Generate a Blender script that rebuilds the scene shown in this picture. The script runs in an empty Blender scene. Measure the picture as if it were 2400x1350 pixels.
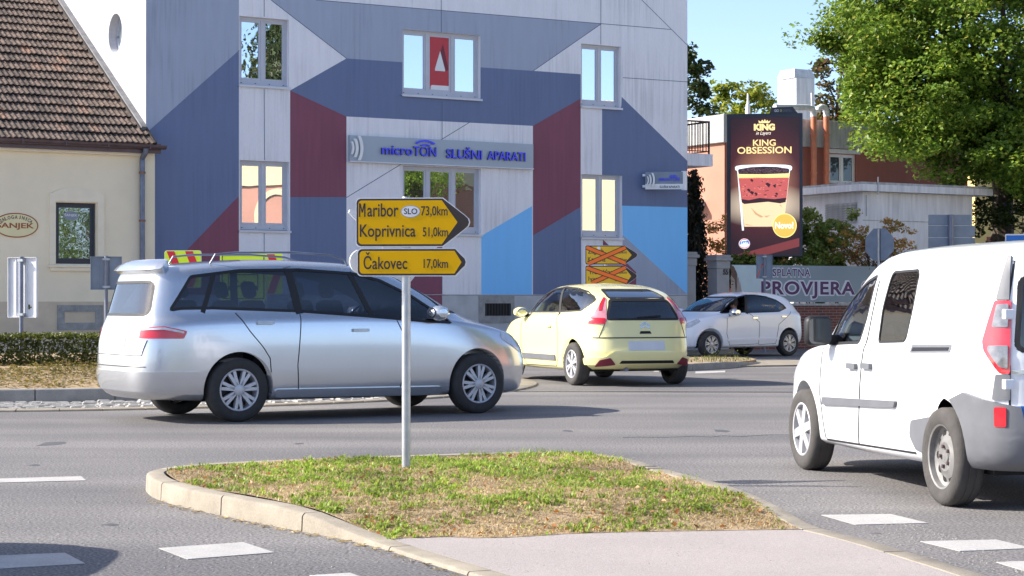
import bpy, bmesh, math, random
import numpy as np
from mathutils import Vector, Matrix
from mathutils.bvhtree import BVHTree
from mathutils.interpolate import poly_3d_calc

sc = bpy.context.scene
COL = sc.collection
random.seed(7)
RNG = np.random.default_rng(11)
R = math.radians

# ------------------------------------------------------------------ camera
F, CX, HY, CH = 4500.0, 1200.0, 705.0, 1.30      # measured on the 2400 x 1350 photograph
cam = bpy.data.objects.new('camera', bpy.data.cameras.new('camera'))
COL.objects.link(cam)
cam.location = (0, 0, CH)
cam.rotation_euler = (R(90), 0, 0)
cam.data.sensor_width = 36
cam.data.lens = 36 * F / 2400
cam.data.shift_y = (HY - 675) / 2400
cam.data.clip_start = 0.1
cam.data.clip_end = 3000
sc.camera = cam

# ------------------------------------------------------------------ light
SUN_EL, SUN_FROM = 34.7, (-1.0, 0.03)
w = bpy.data.worlds.new('World')
sc.world = w
w.use_nodes = True
nt = w.node_tree
bg = nt.nodes['Background']
sky = nt.nodes.new('ShaderNodeTexSky')
sky.sky_type = 'NISHITA'
sky.sun_disc = False
sky.sun_elevation = R(SUN_EL)
sky.sun_rotation = R(-88.3)
sky.air_density = 0.5
sky.dust_density = 1.0
sky.ozone_density = 0.5
nt.links.new(sky.outputs[0], bg.inputs[0])
bg.inputs[1].default_value = 0.13
sun = bpy.data.objects.new('sun', bpy.data.lights.new('sun', 'SUN'))
COL.objects.link(sun)
sun.data.energy = 3.6
sun.data.angle = R(0.5)
sun.data.color = (1.0, 0.94, 0.84)
sd = Vector((SUN_FROM[0], SUN_FROM[1], 0)).normalized() * math.cos(R(SUN_EL)) + Vector((0, 0, math.sin(R(SUN_EL))))
sun.rotation_euler = sd.to_track_quat('Z', 'Y').to_euler()
sun.location = (-20, 10, 30)
sc.view_settings.view_transform = 'Standard'
sc.view_settings.look = 'None'
sc.view_settings.gamma = 1
sc.view_settings.exposure = 1.42
sc.cycles.max_bounces = 8
sc.cycles.transparent_max_bounces = 24

# ------------------------------------------------------------------ photo pixel -> place
def P(px, py, Y):
    return Vector(((px - CX) / F * Y, Y, CH - (py - HY) / F * Y))
def G(px, py, z=0.0):
    Y = F * (CH - z) / (py - HY)
    return Vector(((px - CX) / F * Y, Y, z))
def plane_uz(O, a, px, py, v=0.0):
    """point of the vertical plane through O turned by a, v behind it -> (u, z)"""
    c, s = math.cos(a), math.sin(a)
    k = (px - CX) / F
    u = (k * (O[1] + v * c) - O[0] + v * s) / (c - k * s)
    Y = O[1] + u * s + v * c
    return u, CH - (py - HY) / F * Y
FA = R(31.4)
FO = (-5.57, 43.2)
def FU(px, py, v=0.0): return plane_uz(FO, FA, px, py, v)
def FW(u, v, z=0.0):
    c, s = math.cos(FA), math.sin(FA)
    return Vector((FO[0] + u * c - v * s, FO[1] + u * s + v * c, z))

# ------------------------------------------------------------------ materials
MATS = {}
def lk(t, a, b): t.links.new(a, b)
def mat(name, col, rough=0.6, metal=0.0, var=0.12, scale=4.0, stretch=(1, 1, 1), bump=0.0, bscale=80.0, spec=0.5,
        coat=0.0, var2=0.0, scale2=60.0, emit=0.0, drip=0.0):
    if name in MATS: return MATS[name]
    m = bpy.data.materials.new(name); m.use_nodes = True
    t = m.node_tree; b = t.nodes['Principled BSDF']
    b.inputs['Roughness'].default_value = rough
    b.inputs['Metallic'].default_value = metal
    b.inputs['Specular IOR Level'].default_value = spec
    b.inputs['Coat Weight'].default_value = coat
    b.inputs['Coat Roughness'].default_value = 0.03
    tc = t.nodes.new('ShaderNodeTexCoord'); mp = t.nodes.new('ShaderNodeMapping')
    mp.inputs['Scale'].default_value = stretch
    lk(t, tc.outputs['Object'], mp.inputs['Vector'])
    out = None
    def layer(prev, sc_, amt, det):
        n = t.nodes.new('ShaderNodeTexNoise'); n.inputs['Scale'].default_value = sc_; n.inputs['Detail'].default_value = det
        lk(t, mp.outputs[0], n.inputs['Vector'])
        r = t.nodes.new('ShaderNodeMapRange')
        r.inputs[1].default_value = 0.25; r.inputs[2].default_value = 0.75
        r.inputs[3].default_value = 1 - amt; r.inputs[4].default_value = 1 + amt
        lk(t, n.outputs[0], r.inputs[0])
        x = t.nodes.new('ShaderNodeVectorMath'); x.operation = 'SCALE'
        if prev is None: x.inputs[0].default_value = col[:3]
        else: lk(t, prev, x.inputs[0])
        lk(t, r.outputs[0], x.inputs['Scale'])
        return x.outputs[0]
    if var: out = layer(None, scale, var, 5)
    if var2: out = layer(out, scale2, var2, 2)
    if drip:                                  # rain streaks: thin, long, in patches
        m2 = t.nodes.new('ShaderNodeMapping'); m2.inputs['Scale'].default_value = (9, 9, 0.35); lk(t, tc.outputs['Object'], m2.inputs[0])
        n1 = t.nodes.new('ShaderNodeTexNoise'); n1.inputs['Scale'].default_value = 1.6; n1.inputs['Detail'].default_value = 4; lk(t, m2.outputs[0], n1.inputs['Vector'])
        n3 = t.nodes.new('ShaderNodeTexNoise'); n3.inputs['Scale'].default_value = 0.55; n3.inputs['Detail'].default_value = 2; lk(t, tc.outputs['Object'], n3.inputs['Vector'])
        ml = t.nodes.new('ShaderNodeMath'); ml.operation = 'MULTIPLY'; lk(t, n1.outputs[0], ml.inputs[0]); lk(t, n3.outputs[0], ml.inputs[1])
        r3 = t.nodes.new('ShaderNodeMapRange'); r3.inputs[1].default_value = 0.25; r3.inputs[2].default_value = 0.42; r3.inputs[3].default_value = 1; r3.inputs[4].default_value = 1 - drip; lk(t, ml.outputs[0], r3.inputs[0])
        x = t.nodes.new('ShaderNodeVectorMath'); x.operation = 'SCALE'; lk(t, out, x.inputs[0]); lk(t, r3.outputs[0], x.inputs['Scale']); out = x.outputs[0]
    if out is None: b.inputs['Base Color'].default_value = (*col[:3], 1)
    else: lk(t, out, b.inputs['Base Color'])
    if bump:
        n = t.nodes.new('ShaderNodeTexNoise'); n.inputs['Scale'].default_value = bscale; n.inputs['Detail'].default_value = 3
        lk(t, tc.outputs['Object'], n.inputs['Vector'])
        bp = t.nodes.new('ShaderNodeBump'); bp.inputs['Strength'].default_value = bump; bp.inputs['Distance'].default_value = 0.01
        lk(t, n.outputs[0], bp.inputs['Height']); lk(t, bp.outputs[0], b.inputs['Normal'])
    if emit:
        b.inputs['Emission Strength'].default_value = emit
        if out is None: b.inputs['Emission Color'].default_value = (*col[:3], 1)
        else: lk(t, out, b.inputs['Emission Color'])
    MATS[name] = m
    return m

def leaf_mat(name, c0, c1, c2=None, trans=0.35, rough=0.45):
    m = bpy.data.materials.new(name); m.use_nodes = True
    t = m.node_tree; b = t.nodes['Principled BSDF']; o = t.nodes['Material Output']
    g = t.nodes.new('ShaderNodeNewGeometry'); r = t.nodes.new('ShaderNodeValToRGB')
    r.color_ramp.elements[0].color = (*c0, 1); r.color_ramp.elements[1].color = (*c1, 1)
    if c2:
        e = r.color_ramp.elements.new(0.93); e.color = (*c1, 1); r.color_ramp.elements[-1].color = (*c2, 1)
    lk(t, g.outputs['Random Per Island'], r.inputs[0])
    tc = t.nodes.new('ShaderNodeTexCoord'); cn_ = t.nodes.new('ShaderNodeTexNoise'); cn_.inputs['Scale'].default_value = 0.9; cn_.inputs['Detail'].default_value = 3
    lk(t, tc.outputs['Object'], cn_.inputs['Vector'])
    cr = t.nodes.new('ShaderNodeMapRange'); cr.inputs[1].default_value = 0.3; cr.inputs[2].default_value = 0.7; cr.inputs[3].default_value = 0.62; cr.inputs[4].default_value = 1.35; lk(t, cn_.outputs[0], cr.inputs[0])
    cs = t.nodes.new('ShaderNodeVectorMath'); cs.operation = 'SCALE'; lk(t, r.outputs[0], cs.inputs[0]); lk(t, cr.outputs[0], cs.inputs['Scale'])
    r = cs
    lk(t, r.outputs[0], b.inputs['Base Color'])
    b.inputs['Roughness'].default_value = rough; b.inputs['Specular IOR Level'].default_value = 0.4
    tr = t.nodes.new('ShaderNodeBsdfTranslucent')
    hs = t.nodes.new('ShaderNodeHueSaturation'); hs.inputs['Value'].default_value = 1.6; hs.inputs['Hue'].default_value = 0.49
    lk(t, r.outputs[0], hs.inputs['Color']); lk(t, hs.outputs[0], tr.inputs['Color'])
    mx = t.nodes.new('ShaderNodeMixShader'); mx.inputs[0].default_value = trans
    lk(t, b.outputs[0], mx.inputs[1]); lk(t, tr.outputs[0], mx.inputs[2]); lk(t, mx.outputs[0], o.inputs['Surface'])
    MATS[name] = m
    return m

def glass_mat(name, tint, boost=0.08, rough=0.0, gcol=(1, 1, 1)):
    m = bpy.data.materials.new(name); m.use_nodes = True
    t = m.node_tree; o = t.nodes['Material Output']
    t.nodes.remove(t.nodes['Principled BSDF'])
    tr = t.nodes.new('ShaderNodeBsdfTransparent'); tr.inputs[0].default_value = (*tint, 1)
    gl = t.nodes.new('ShaderNodeBsdfGlossy'); gl.inputs['Roughness'].default_value = rough; gl.inputs[0].default_value = (*gcol, 1)
    fr = t.nodes.new('ShaderNodeFresnel'); fr.inputs['IOR'].default_value = 1.5
    ad = t.nodes.new('ShaderNodeMath'); ad.operation = 'ADD'; ad.use_clamp = True; ad.inputs[1].default_value = boost
    lk(t, fr.outputs[0], ad.inputs[0])
    mx = t.nodes.new('ShaderNodeMixShader')
    lk(t, ad.outputs[0], mx.inputs[0]); lk(t, tr.outputs[0], mx.inputs[1]); lk(t, gl.outputs[0], mx.inputs[2]); lk(t, mx.outputs[0], o.inputs['Surface'])
    MATS[name] = m
    return m

def pane_mat(name, body, fac=0.55, wob=0.0, wscale=3.0):
    """house window glass: reflection over a pale or dark room"""
    m = bpy.data.materials.new(name); m.use_nodes = True
    t = m.node_tree; o = t.nodes['Material Output']; b = t.nodes['Principled BSDF']
    b.inputs['Base Color'].default_value = (*body, 1); b.inputs['Roughness'].default_value = 0.5
    gl = t.nodes.new('ShaderNodeBsdfGlossy'); gl.inputs['Roughness'].default_value = 0.0; gl.inputs[0].default_value = (0.80, 0.84, 0.86, 1)
    if wob:
        tc = t.nodes.new('ShaderNodeTexCoord'); n = t.nodes.new('ShaderNodeTexNoise'); n.inputs['Scale'].default_value = wscale
        lk(t, tc.outputs['Object'], n.inputs['Vector'])
        bp = t.nodes.new('ShaderNodeBump'); bp.inputs['Strength'].default_value = wob; bp.inputs['Distance'].default_value = 0.02
        lk(t, n.outputs[0], bp.inputs['Height']); lk(t, bp.outputs[0], gl.inputs['Normal'])
    mx = t.nodes.new('ShaderNodeMixShader'); mx.inputs[0].default_value = fac
    lk(t, b.outputs[0], mx.inputs[1]); lk(t, gl.outputs[0], mx.inputs[2]); lk(t, mx.outputs[0], o.inputs['Surface'])
    MATS[name] = m
    return m

def asphalt_mat():
    m = bpy.data.materials.new('asphalt'); m.use_nodes = True
    t = m.node_tree; b = t.nodes['Principled BSDF']; b.inputs['Roughness'].default_value = 0.75
    b.inputs['Specular IOR Level'].default_value = 0.35
    tc = t.nodes.new('ShaderNodeTexCoord')
    def noise(s, d, dst=0):
        n = t.nodes.new('ShaderNodeTexNoise'); n.inputs['Scale'].default_value = s; n.inputs['Detail'].default_value = d
        lk(t, tc.outputs['Object'], n.inputs['Vector']); return n
    def ramp(src, p0, c0, p1, c1):
        r = t.nodes.new('ShaderNodeValToRGB'); e = r.color_ramp.elements
        e[0].position = p0; e[0].color = (*c0, 1); e[1].position = p1; e[1].color = (*c1, 1)
        lk(t, src, r.inputs[0]); return r
    base = ramp(noise(0.35, 6).outputs[0], 0.3, (0.140, 0.135, 0.134), 0.7, (0.200, 0.191, 0.185))
    fine = ramp(noise(58, 4).outputs[0], 0.34, (0.35, 0.35, 0.36), 0.68, (1.72, 1.70, 1.68))
    mul = t.nodes.new('ShaderNodeMix'); mul.data_type = 'RGBA'; mul.blend_type = 'MULTIPLY'; mul.inputs[0].default_value = 1
    lk(t, base.outputs[0], mul.inputs['A']); lk(t, fine.outputs[0], mul.inputs['B'])
    # pale chippings
    v = t.nodes.new('ShaderNodeTexVoronoi'); v.inputs['Scale'].default_value = 42
    lk(t, tc.outputs['Object'], v.inputs['Vector'])
    chip = ramp(v.outputs['Distance'], 0.10, (1, 1, 1), 0.16, (0, 0, 0))
    sel = t.nodes.new('ShaderNodeSeparateColor'); lk(t, v.outputs['Color'], sel.inputs[0])
    gt = t.nodes.new('ShaderNodeMath'); gt.operation = 'GREATER_THAN'; gt.inputs[1].default_value = 0.86; lk(t, sel.outputs[0], gt.inputs[0])
    fm = t.nodes.new('ShaderNodeMath'); fm.operation = 'MULTIPLY'; lk(t, gt.outputs[0], fm.inputs[0]); lk(t, chip.outputs[0], fm.inputs[1])
    mx = t.nodes.new('ShaderNodeMix'); mx.data_type = 'RGBA'
    lk(t, fm.outputs[0], mx.inputs[0]); lk(t, mul.outputs['Result'], mx.inputs['A']); mx.inputs['B'].default_value = (0.36, 0.35, 0.34, 1)
    # long tyre-worn streaks
    mp = t.nodes.new('ShaderNodeMapping'); mp.inputs['Scale'].default_value = (0.08, 0.9, 1); lk(t, tc.outputs['Object'], mp.inputs[0])
    n2 = t.nodes.new('ShaderNodeTexNoise'); n2.inputs['Scale'].default_value = 1.0; n2.inputs['Detail'].default_value = 3; lk(t, mp.outputs[0], n2.inputs['Vector'])
    st = ramp(n2.outputs[0], 0.35, (0.80, 0.80, 0.82), 0.65, (1.14, 1.13, 1.12))
    m2 = t.nodes.new('ShaderNodeMix'); m2.data_type = 'RGBA'; m2.blend_type = 'MULTIPLY'; m2.inputs[0].default_value = 1
    lk(t, mx.outputs['Result'], m2.inputs['A']); lk(t, st.outputs[0], m2.inputs['B'])
    lk(t, m2.outputs['Result'], b.inputs['Base Color'])
    bp = t.nodes.new('ShaderNodeBump'); bp.inputs['Strength'].default_value = 0.5; bp.inputs['Distance'].default_value = 0.006
    lk(t, noise(110, 2).outputs[0], bp.inputs['Height']); lk(t, bp.outputs[0], b.inputs['Normal'])
    MATS['asphalt'] = m
    return m

def tile_mat():
    m = bpy.data.materials.new('roof_tiles'); m.use_nodes = True
    t = m.node_tree; b = t.nodes['Principled BSDF']; b.inputs['Roughness'].default_value = 0.85
    tc = t.nodes.new('ShaderNodeTexCoord')
    sp = t.nodes.new('ShaderNodeVectorMath'); sp.operation = 'DIVIDE'; sp.inputs[1].default_value = (0.24, 0.42, 9.0); lk(t, tc.outputs['Object'], sp.inputs[0])
    fl = t.nodes.new('ShaderNodeVectorMath'); fl.operation = 'FLOOR'; lk(t, sp.outputs[0], fl.inputs[0])
    wn = t.nodes.new('ShaderNodeTexWhiteNoise'); wn.noise_dimensions = '2D'; lk(t, fl.outputs[0], wn.inputs['Vector'])
    r = t.nodes.new('ShaderNodeValToRGB'); e = r.color_ramp.elements
    e[0].color = (0.085, 0.062, 0.050, 1); e[1].color = (0.24, 0.135, 0.09, 1); e[1].position = 1
    e.new(0.5).color = (0.135, 0.098, 0.078, 1); e.new(0.94).color = (0.17, 0.12, 0.095, 1)
    lk(t, wn.outputs['Value'], r.inputs[0])
    n = t.nodes.new('ShaderNodeTexNoise'); n.inputs['Scale'].default_value = 14; n.inputs['Detail'].default_value = 6; lk(t, tc.outputs['Object'], n.inputs['Vector'])
    r2 = t.nodes.new('ShaderNodeValToRGB'); r2.color_ramp.elements[0].position = 0.35; r2.color_ramp.elements[1].position = 0.62
    r2.color_ramp.elements[0].color = (0.35, 0.34, 0.30, 1); r2.color_ramp.elements[1].color = (1.1, 1.08, 1.05, 1); lk(t, n.outputs[0], r2.inputs[0])
    mu = t.nodes.new('ShaderNodeMix'); mu.data_type = 'RGBA'; mu.blend_type = 'MULTIPLY'; mu.inputs[0].default_value = 1
    lk(t, r.outputs[0], mu.inputs['A']); lk(t, r2.outputs[0], mu.inputs['B']); lk(t, mu.outputs['Result'], b.inputs['Base Color'])
    MATS['roof_tiles'] = m
    return m

def brick_mat():
    m = bpy.data.materials.new('brick'); m.use_nodes = True
    t = m.node_tree; b = t.nodes['Principled BSDF']; b.inputs['Roughness'].default_value = 0.85
    tc = t.nodes.new('ShaderNodeTexCoord'); mp = t.nodes.new('ShaderNodeMapping'); mp.inputs['Rotation'].default_value = (R(90), 0, 0)
    lk(t, tc.outputs['Object'], mp.inputs[0])
    br = t.nodes.new('ShaderNodeTexBrick'); br.inputs['Scale'].default_value = 1.0
    br.inputs['Brick Width'].default_value = 0.25; br.inputs['Row Height'].default_value = 0.075; br.inputs['Mortar Size'].default_value = 0.008
    br.inputs['Color1'].default_value = (0.20, 0.055, 0.04, 1); br.inputs['Color2'].default_value = (0.11, 0.04, 0.035, 1); br.inputs['Mortar'].default_value = (0.25, 0.2, 0.18, 1)
    lk(t, mp.outputs[0], br.inputs[0]); lk(t, br.outputs[0], b.inputs['Base Color'])
    MATS['brick'] = m
    return m

def screen_mat():
    """the lit picture behind the lettering of the LED screen: maroon with a warm glow around the cup"""
    m = bpy.data.materials.new('screen_picture'); m.use_nodes = True
    t = m.node_tree; b = t.nodes['Principled BSDF']; b.inputs['Base Color'].default_value = (0.01, 0.01, 0.01, 1); b.inputs['Roughness'].default_value = 0.4
    tc = t.nodes.new('ShaderNodeTexCoord')
    def blob(loc, scl):
        mp = t.nodes.new('ShaderNodeMapping'); mp.vector_type = 'TEXTURE'; mp.inputs['Location'].default_value = loc; mp.inputs['Scale'].default_value = scl
        lk(t, tc.outputs['Object'], mp.inputs[0])
        g = t.nodes.new('ShaderNodeTexGradient'); g.gradient_type = 'SPHERICAL'; lk(t, mp.outputs[0], g.inputs[0]); return g.outputs[1]
    a, c = blob((0, 0, 1.95), (1.5, 9, 1.9)), blob((0, 0, 1.35), (1.45, 9, 0.62))
    r = t.nodes.new('ShaderNodeValToRGB'); e = r.color_ramp.elements
    e[0].color = (0.020, 0.004, 0.008, 1); e[1].color = (0.50, 0.22, 0.13, 1); e[1].position = 0.85
    e.new(0.35).color = (0.065, 0.010, 0.014, 1)
    lk(t, a, r.inputs[0])
    mx = t.nodes.new('ShaderNodeMix'); mx.data_type = 'RGBA'; mx.inputs['B'].default_value = (1.0, 0.86, 0.66, 1)
    lk(t, c, mx.inputs[0]); lk(t, r.outputs[0], mx.inputs['A'])
    lk(t, mx.outputs['Result'], b.inputs['Emission Color']); b.inputs['Emission Strength'].default_value = 0.42
    MATS['screen_picture'] = m
    return m
def screen_ink(name, col, s=0.42): return mat(name, col, 0.5, var=0.0, emit=s)

asphalt_mat(); tile_mat(); brick_mat(); screen_mat()
STR = (3.0, 3.0, 0.35)
mat('white_render', (0.79, 0.785, 0.815), 0.85, drip=0.18, var=0.05, scale=2.2, stretch=STR, var2=0.05, scale2=30, bump=0.25, bscale=150)
mat('white_render_dimmed', (0.47, 0.465, 0.49), 0.85, var=0.06, scale=2.0, stretch=STR, var2=0.04, scale2=25, bump=0.25, bscale=150, drip=0.12)  # white render darkened in its colour to offset bright sun on the gable
mat('slate_light', (0.36, 0.405, 0.51), 0.85, drip=0.18, var=0.06, scale=2, stretch=STR, var2=0.03, bump=0.25, bscale=150)
mat('slate_dark', (0.148, 0.190, 0.322), 0.85, drip=0.1, var=0.05, scale=2, stretch=STR, var2=0.03, bump=0.25, bscale=150)
mat('maroon', (0.235, 0.080, 0.118), 0.85, drip=0.1, var=0.05, scale=2, stretch=STR, var2=0.03, bump=0.25, bscale=150)
mat('sky_blue_paint', (0.215, 0.56, 0.97), 0.85, var=0.03, scale=2, stretch=STR, var2=0.02, bump=0.25, bscale=150)
mat('joint', (0.10, 0.13, 0.20), 0.9, var=0)
mat('plinth_grey', (0.47, 0.48, 0.49), 0.85, var=0.15, scale=3, var2=0.08, bump=0.3)
mat('old_cement', (0.30, 0.30, 0.29), 0.9, var=0.3, scale=5, var2=0.15, bump=0.4)
mat('frame_white', (0.50, 0.52, 0.58), 0.5, var=0.05)
mat('sill_metal', (0.62, 0.63, 0.68), 0.45, var=0.08)
mat('black_hole', (0.012, 0.012, 0.014), 0.9, var=0.3)
mat('dark_frame', (0.02, 0.026, 0.04), 0.4, var=0.1)
mat('beige_render', (0.84, 0.74, 0.55), 0.85, var=0.06, scale=1.5, var2=0.04, bump=0.25, bscale=120)
mat('beige_trim', (0.84, 0.75, 0.58), 0.85, var=0.06, bump=0.15)
mat('beige_plinth', (0.60, 0.50, 0.37), 0.85, var=0.10, bump=0.25)
mat('gutter_brown', (0.11, 0.075, 0.08), 0.4, var=0.2, scale=6, metal=0.3)
mat('pipe_grey', (0.17, 0.19, 0.25), 0.45, var=0.25, scale=6, metal=0.3)
mat('rust', (0.25, 0.11, 0.06), 0.8, var=0.4, scale=14)
mat('zinc', (0.50, 0.50, 0.50), 0.4, metal=0.7, var=0.15, scale=7)
mat('lead_grey', (0.19, 0.19, 0.195), 0.6, var=0.3, scale=6, stretch=(1, 1, 1))
mat('galvanised', (0.42, 0.44, 0.46), 0.42, metal=0.55, var=0.12, scale=12)
mat('grey_sign_back', (0.22, 0.26, 0.32), 0.5, metal=0.3, var=0.12, scale=5)
mat('pale_sign_back', (0.66, 0.67, 0.70), 0.5, metal=0.0, var=0.08, scale=5)
mat('sign_yellow', (0.70, 0.385, 0.0), 0.45, var=0.05, scale=3, spec=0.15)
mat('sign_yellow_old', (0.74, 0.45, 0.01), 0.45, var=0.08, scale=3)
mat('sign_ink', (0.030, 0.018, 0.015), 0.45, var=0)
mat('sign_white', (0.72, 0.73, 0.76), 0.5, var=0.04)
mat('orange_tape', (0.88, 0.17, 0.01), 0.5, var=0.06, scale=6)
mat('fluo_yellow', (0.60, 0.80, 0.01), 0.4, var=0.04, emit=0.0)
mat('sign_red', (0.55, 0.01, 0.02), 0.4, var=0.05)
mat('sign_blue', (0.02, 0.16, 0.55), 0.4, var=0.05)
mat('concrete_kerb', (0.275, 0.24, 0.19), 0.9, var=0.22, scale=5, var2=0.14, scale2=90, bump=0.4, bscale=160)
mat('concrete_grey', (0.27, 0.265, 0.25), 0.9, var=0.18, scale=5, var2=0.1, bump=0.3)
mat('pavement_pink', (0.34, 0.30, 0.285), 0.9, var=0.07, scale=1.2, var2=0.28, scale2=130, bump=0.5, bscale=170)
mat('road_paint', (0.40, 0.385, 0.37), 0.8, var=0.10, scale=5, var2=0.18, scale2=90, bump=0.3, bscale=150)
mat('cobble', (0.30, 0.29, 0.275), 0.85, var=0.35, scale=9, var2=0.15, bump=0.5, bscale=60)
mat('soil', (0.33, 0.24, 0.145), 0.95, var=0.3, scale=7, var2=0.35, scale2=90, bump=0.8, bscale=70)
mat('tar_stain', (0.085, 0.083, 0.085), 0.6, var=0.25, scale=9, var2=0.3, scale2=70)
mat('terrain', (0.13, 0.12, 0.08), 0.95, var=0.3)
mat('bark', (0.085, 0.065, 0.045), 0.9, var=0.4, scale=14, bump=0.7, bscale=30)
mat('tyre', (0.032, 0.031, 0.031), 0.8, var=0.2, scale=20, bump=0.2)
mat('tyre_dusty', (0.060, 0.055, 0.052), 0.9, var=0.2, scale=12, bump=0.3)
mat('rim_silver', (0.50, 0.50, 0.52), 0.38, metal=0.3, var=0.06)
mat('rim_dark', (0.05, 0.05, 0.055), 0.5, metal=0.5, var=0.2)
mat('rim_steel', (0.20, 0.195, 0.19), 0.6, metal=0.3, var=0.3, scale=12)
mat('black_plastic', (0.014, 0.014, 0.016), 0.5, var=0.15, spec=0.3)
mat('grey_plastic', (0.13, 0.135, 0.15), 0.5, var=0.10, scale=8)
mat('rubber', (0.012, 0.012, 0.013), 0.6, var=0)
mat('interior', (0.03, 0.031, 0.036), 0.8, var=0.2)
mat('seat_cloth', (0.05, 0.052, 0.062), 0.9, var=0.2, scale=20)
mat('chrome', (0.75, 0.76, 0.78), 0.12, metal=1.0, var=0)
mat('lamp_red', (0.55, 0.008, 0.02), 0.15, var=0.1, coat=1)
mat('lamp_grey', (0.15, 0.155, 0.17), 0.12, var=0.45, scale=22, coat=1)
mat('lamp_pink', (0.55, 0.22, 0.26), 0.15, var=0.2, scale=12, coat=1)
mat('lamp_clear', (0.55, 0.56, 0.60), 0.12, var=0.25, scale=14, coat=1)
mat('lamp_amber', (0.8, 0.22, 0.02), 0.2, var=0, coat=1)
mat('plate', (0.60, 0.62, 0.66), 0.4, var=0.06)
mat('paint_silver', (0.60, 0.62, 0.65), 0.24, metal=0.75, var=0.02, coat=1.0)
mat('paint_cream', (0.80, 0.74, 0.36), 0.26, metal=0.0, var=0.02, coat=0.8)
mat('paint_white', (0.74, 0.75, 0.78), 0.32, var=0.015, coat=0.8)
mat('paint_pearl', (0.88, 0.89, 0.93), 0.3, var=0.015, coat=0.8)
mat('paint_blue', (0.05, 0.09, 0.22), 0.3, metal=0.3, var=0.02, coat=1.0)
mat('letter_blue', (0.06, 0.08, 0.95), 0.35, var=0.03)
mat('letter_dark', (0.015, 0.02, 0.05), 0.4, var=0)
mat('board_grey', (0.36, 0.43, 0.50), 0.4, var=0.04, scale=1)
mat('white_plastic', (0.78, 0.79, 0.80), 0.35, var=0.03)
mat('poster_red', (0.50, 0.035, 0.05), 0.5, var=0.05)
mat('poster_dark', (0.16, 0.012, 0.03), 0.5, var=0.05)
mat('oval_cream', (0.78, 0.70, 0.40), 0.6, var=0.04)
mat('oval_brown', (0.33, 0.09, 0.03), 0.6, var=0.05)
mat('salmon', (0.44, 0.215, 0.15), 0.85, var=0.07, scale=1, var2=0.03)
mat('brick_red_render', (0.34, 0.115, 0.08), 0.85, var=0.08, scale=1, stretch=STR, var2=0.03)
mat('cream_render', (0.57, 0.50, 0.32), 0.85, var=0.05)
mat('yellow_render', (0.78, 0.58, 0.22), 0.85, var=0.06)
mat('orange_pipe', (0.58, 0.20, 0.11), 0.5, var=0.15, scale=5)
mat('old_white', (0.70, 0.70, 0.72), 0.8, drip=0.15, var=0.16, scale=2.5, stretch=STR, var2=0.08, bump=0.25)
mat('weathered', (0.40, 0.40, 0.40), 0.85, var=0.3, scale=3, stretch=STR, var2=0.12)
mat('iron', (0.035, 0.028, 0.028), 0.6, var=0.2)
mat('billboard_case', (0.030, 0.036, 0.055), 0.45, var=0.15)
mat('banner_grey', (0.23, 0.29, 0.33), 0.6, var=0.06, scale=1.5)
mat('banner_pale', (0.50, 0.62, 0.66), 0.6, var=0.05)
mat('banner_purple', (0.085, 0.025, 0.105), 0.6, var=0.05)
mat('banner_white', (0.62, 0.64, 0.72), 0.6, var=0.03)
mat('photo_skin', (0.34, 0.29, 0.27), 0.6, var=0.1, scale=6)
mat('photo_hair', (0.10, 0.055, 0.045), 0.6, var=0.3, scale=9)
mat('skin', (0.55, 0.30, 0.21), 0.55, var=0.06)
mat('hair_brown', (0.05, 0.028, 0.018), 0.6, var=0.2)
mat('shirt_dark', (0.03, 0.035, 0.06), 0.9, var=0.1)
mat('letter_side', (0.012, 0.014, 0.05), 0.5, var=0)
mat('pillar_stone', (0.33, 0.33, 0.34), 0.85, var=0.12, scale=3, var2=0.08, bump=0.2)
mat('stone_chip', (0.25, 0.235, 0.215), 0.85, var=0.3, scale=30)
mat('blind', (0.75, 0.77, 0.78), 0.8, var=0.03)
leaf_mat('leaf_tree', (0.07, 0.15, 0.016), (0.22, 0.31, 0.045), (0.40, 0.38, 0.07), trans=0.42)
leaf_mat('leaf_yellowgreen', (0.13, 0.19, 0.02), (0.26, 0.28, 0.03), (0.33, 0.26, 0.03))
leaf_mat('leaf_dark', (0.022, 0.045, 0.012), (0.06, 0.085, 0.02))
leaf_mat('leaf_reddish', (0.05, 0.08, 0.02), (0.14, 0.09, 0.035), (0.22, 0.08, 0.04))
leaf_mat('leaf_maple', (0.22, 0.22, 0.04), (0.48, 0.25, 0.07), (0.55, 0.15, 0.08), trans=0.45)
leaf_mat('leaf_hedge', (0.035, 0.06, 0.010), (0.12, 0.13, 0.025), (0.19, 0.17, 0.04))
leaf_mat('leaf_heather', (0.10, 0.095, 0.025), (0.24, 0.20, 0.055), (0.27, 0.13, 0.07))
leaf_mat('leaf_conifer', (0.014, 0.022, 0.012), (0.045, 0.038, 0.022), trans=0.15)
leaf_mat('leaf_ivy', (0.09, 0.16, 0.025), (0.28, 0.33, 0.08), (0.36, 0.16, 0.05))
leaf_mat('grass_blade', (0.13, 0.22, 0.02), (0.30, 0.40, 0.06), (0.52, 0.44, 0.18))
leaf_mat('splitter_blade', (0.05, 0.08, 0.015), (0.14, 0.16, 0.03), (0.25, 0.22, 0.08))
leaf_mat('dry_grass', (0.33, 0.25, 0.12), (0.52, 0.42, 0.22), (0.28, 0.10, 0.025), trans=0.2)
leaf_mat('dry_leaf', (0.22, 0.08, 0.02), (0.42, 0.20, 0.05), trans=0.2)
glass_mat('glass_tinted', (0.26, 0.30, 0.38), 0.05)
glass_mat('glass_clear', (0.42, 0.47, 0.50), 0.18)
glass_mat('glass_green', (0.20, 0.26, 0.22), 0.12)
glass_mat('glass_blue', (0.12, 0.16, 0.24), 0.34)
pane_mat('pane_mirror', (0.30, 0.36, 0.38), 0.70, 0.03, 1.0)
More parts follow.
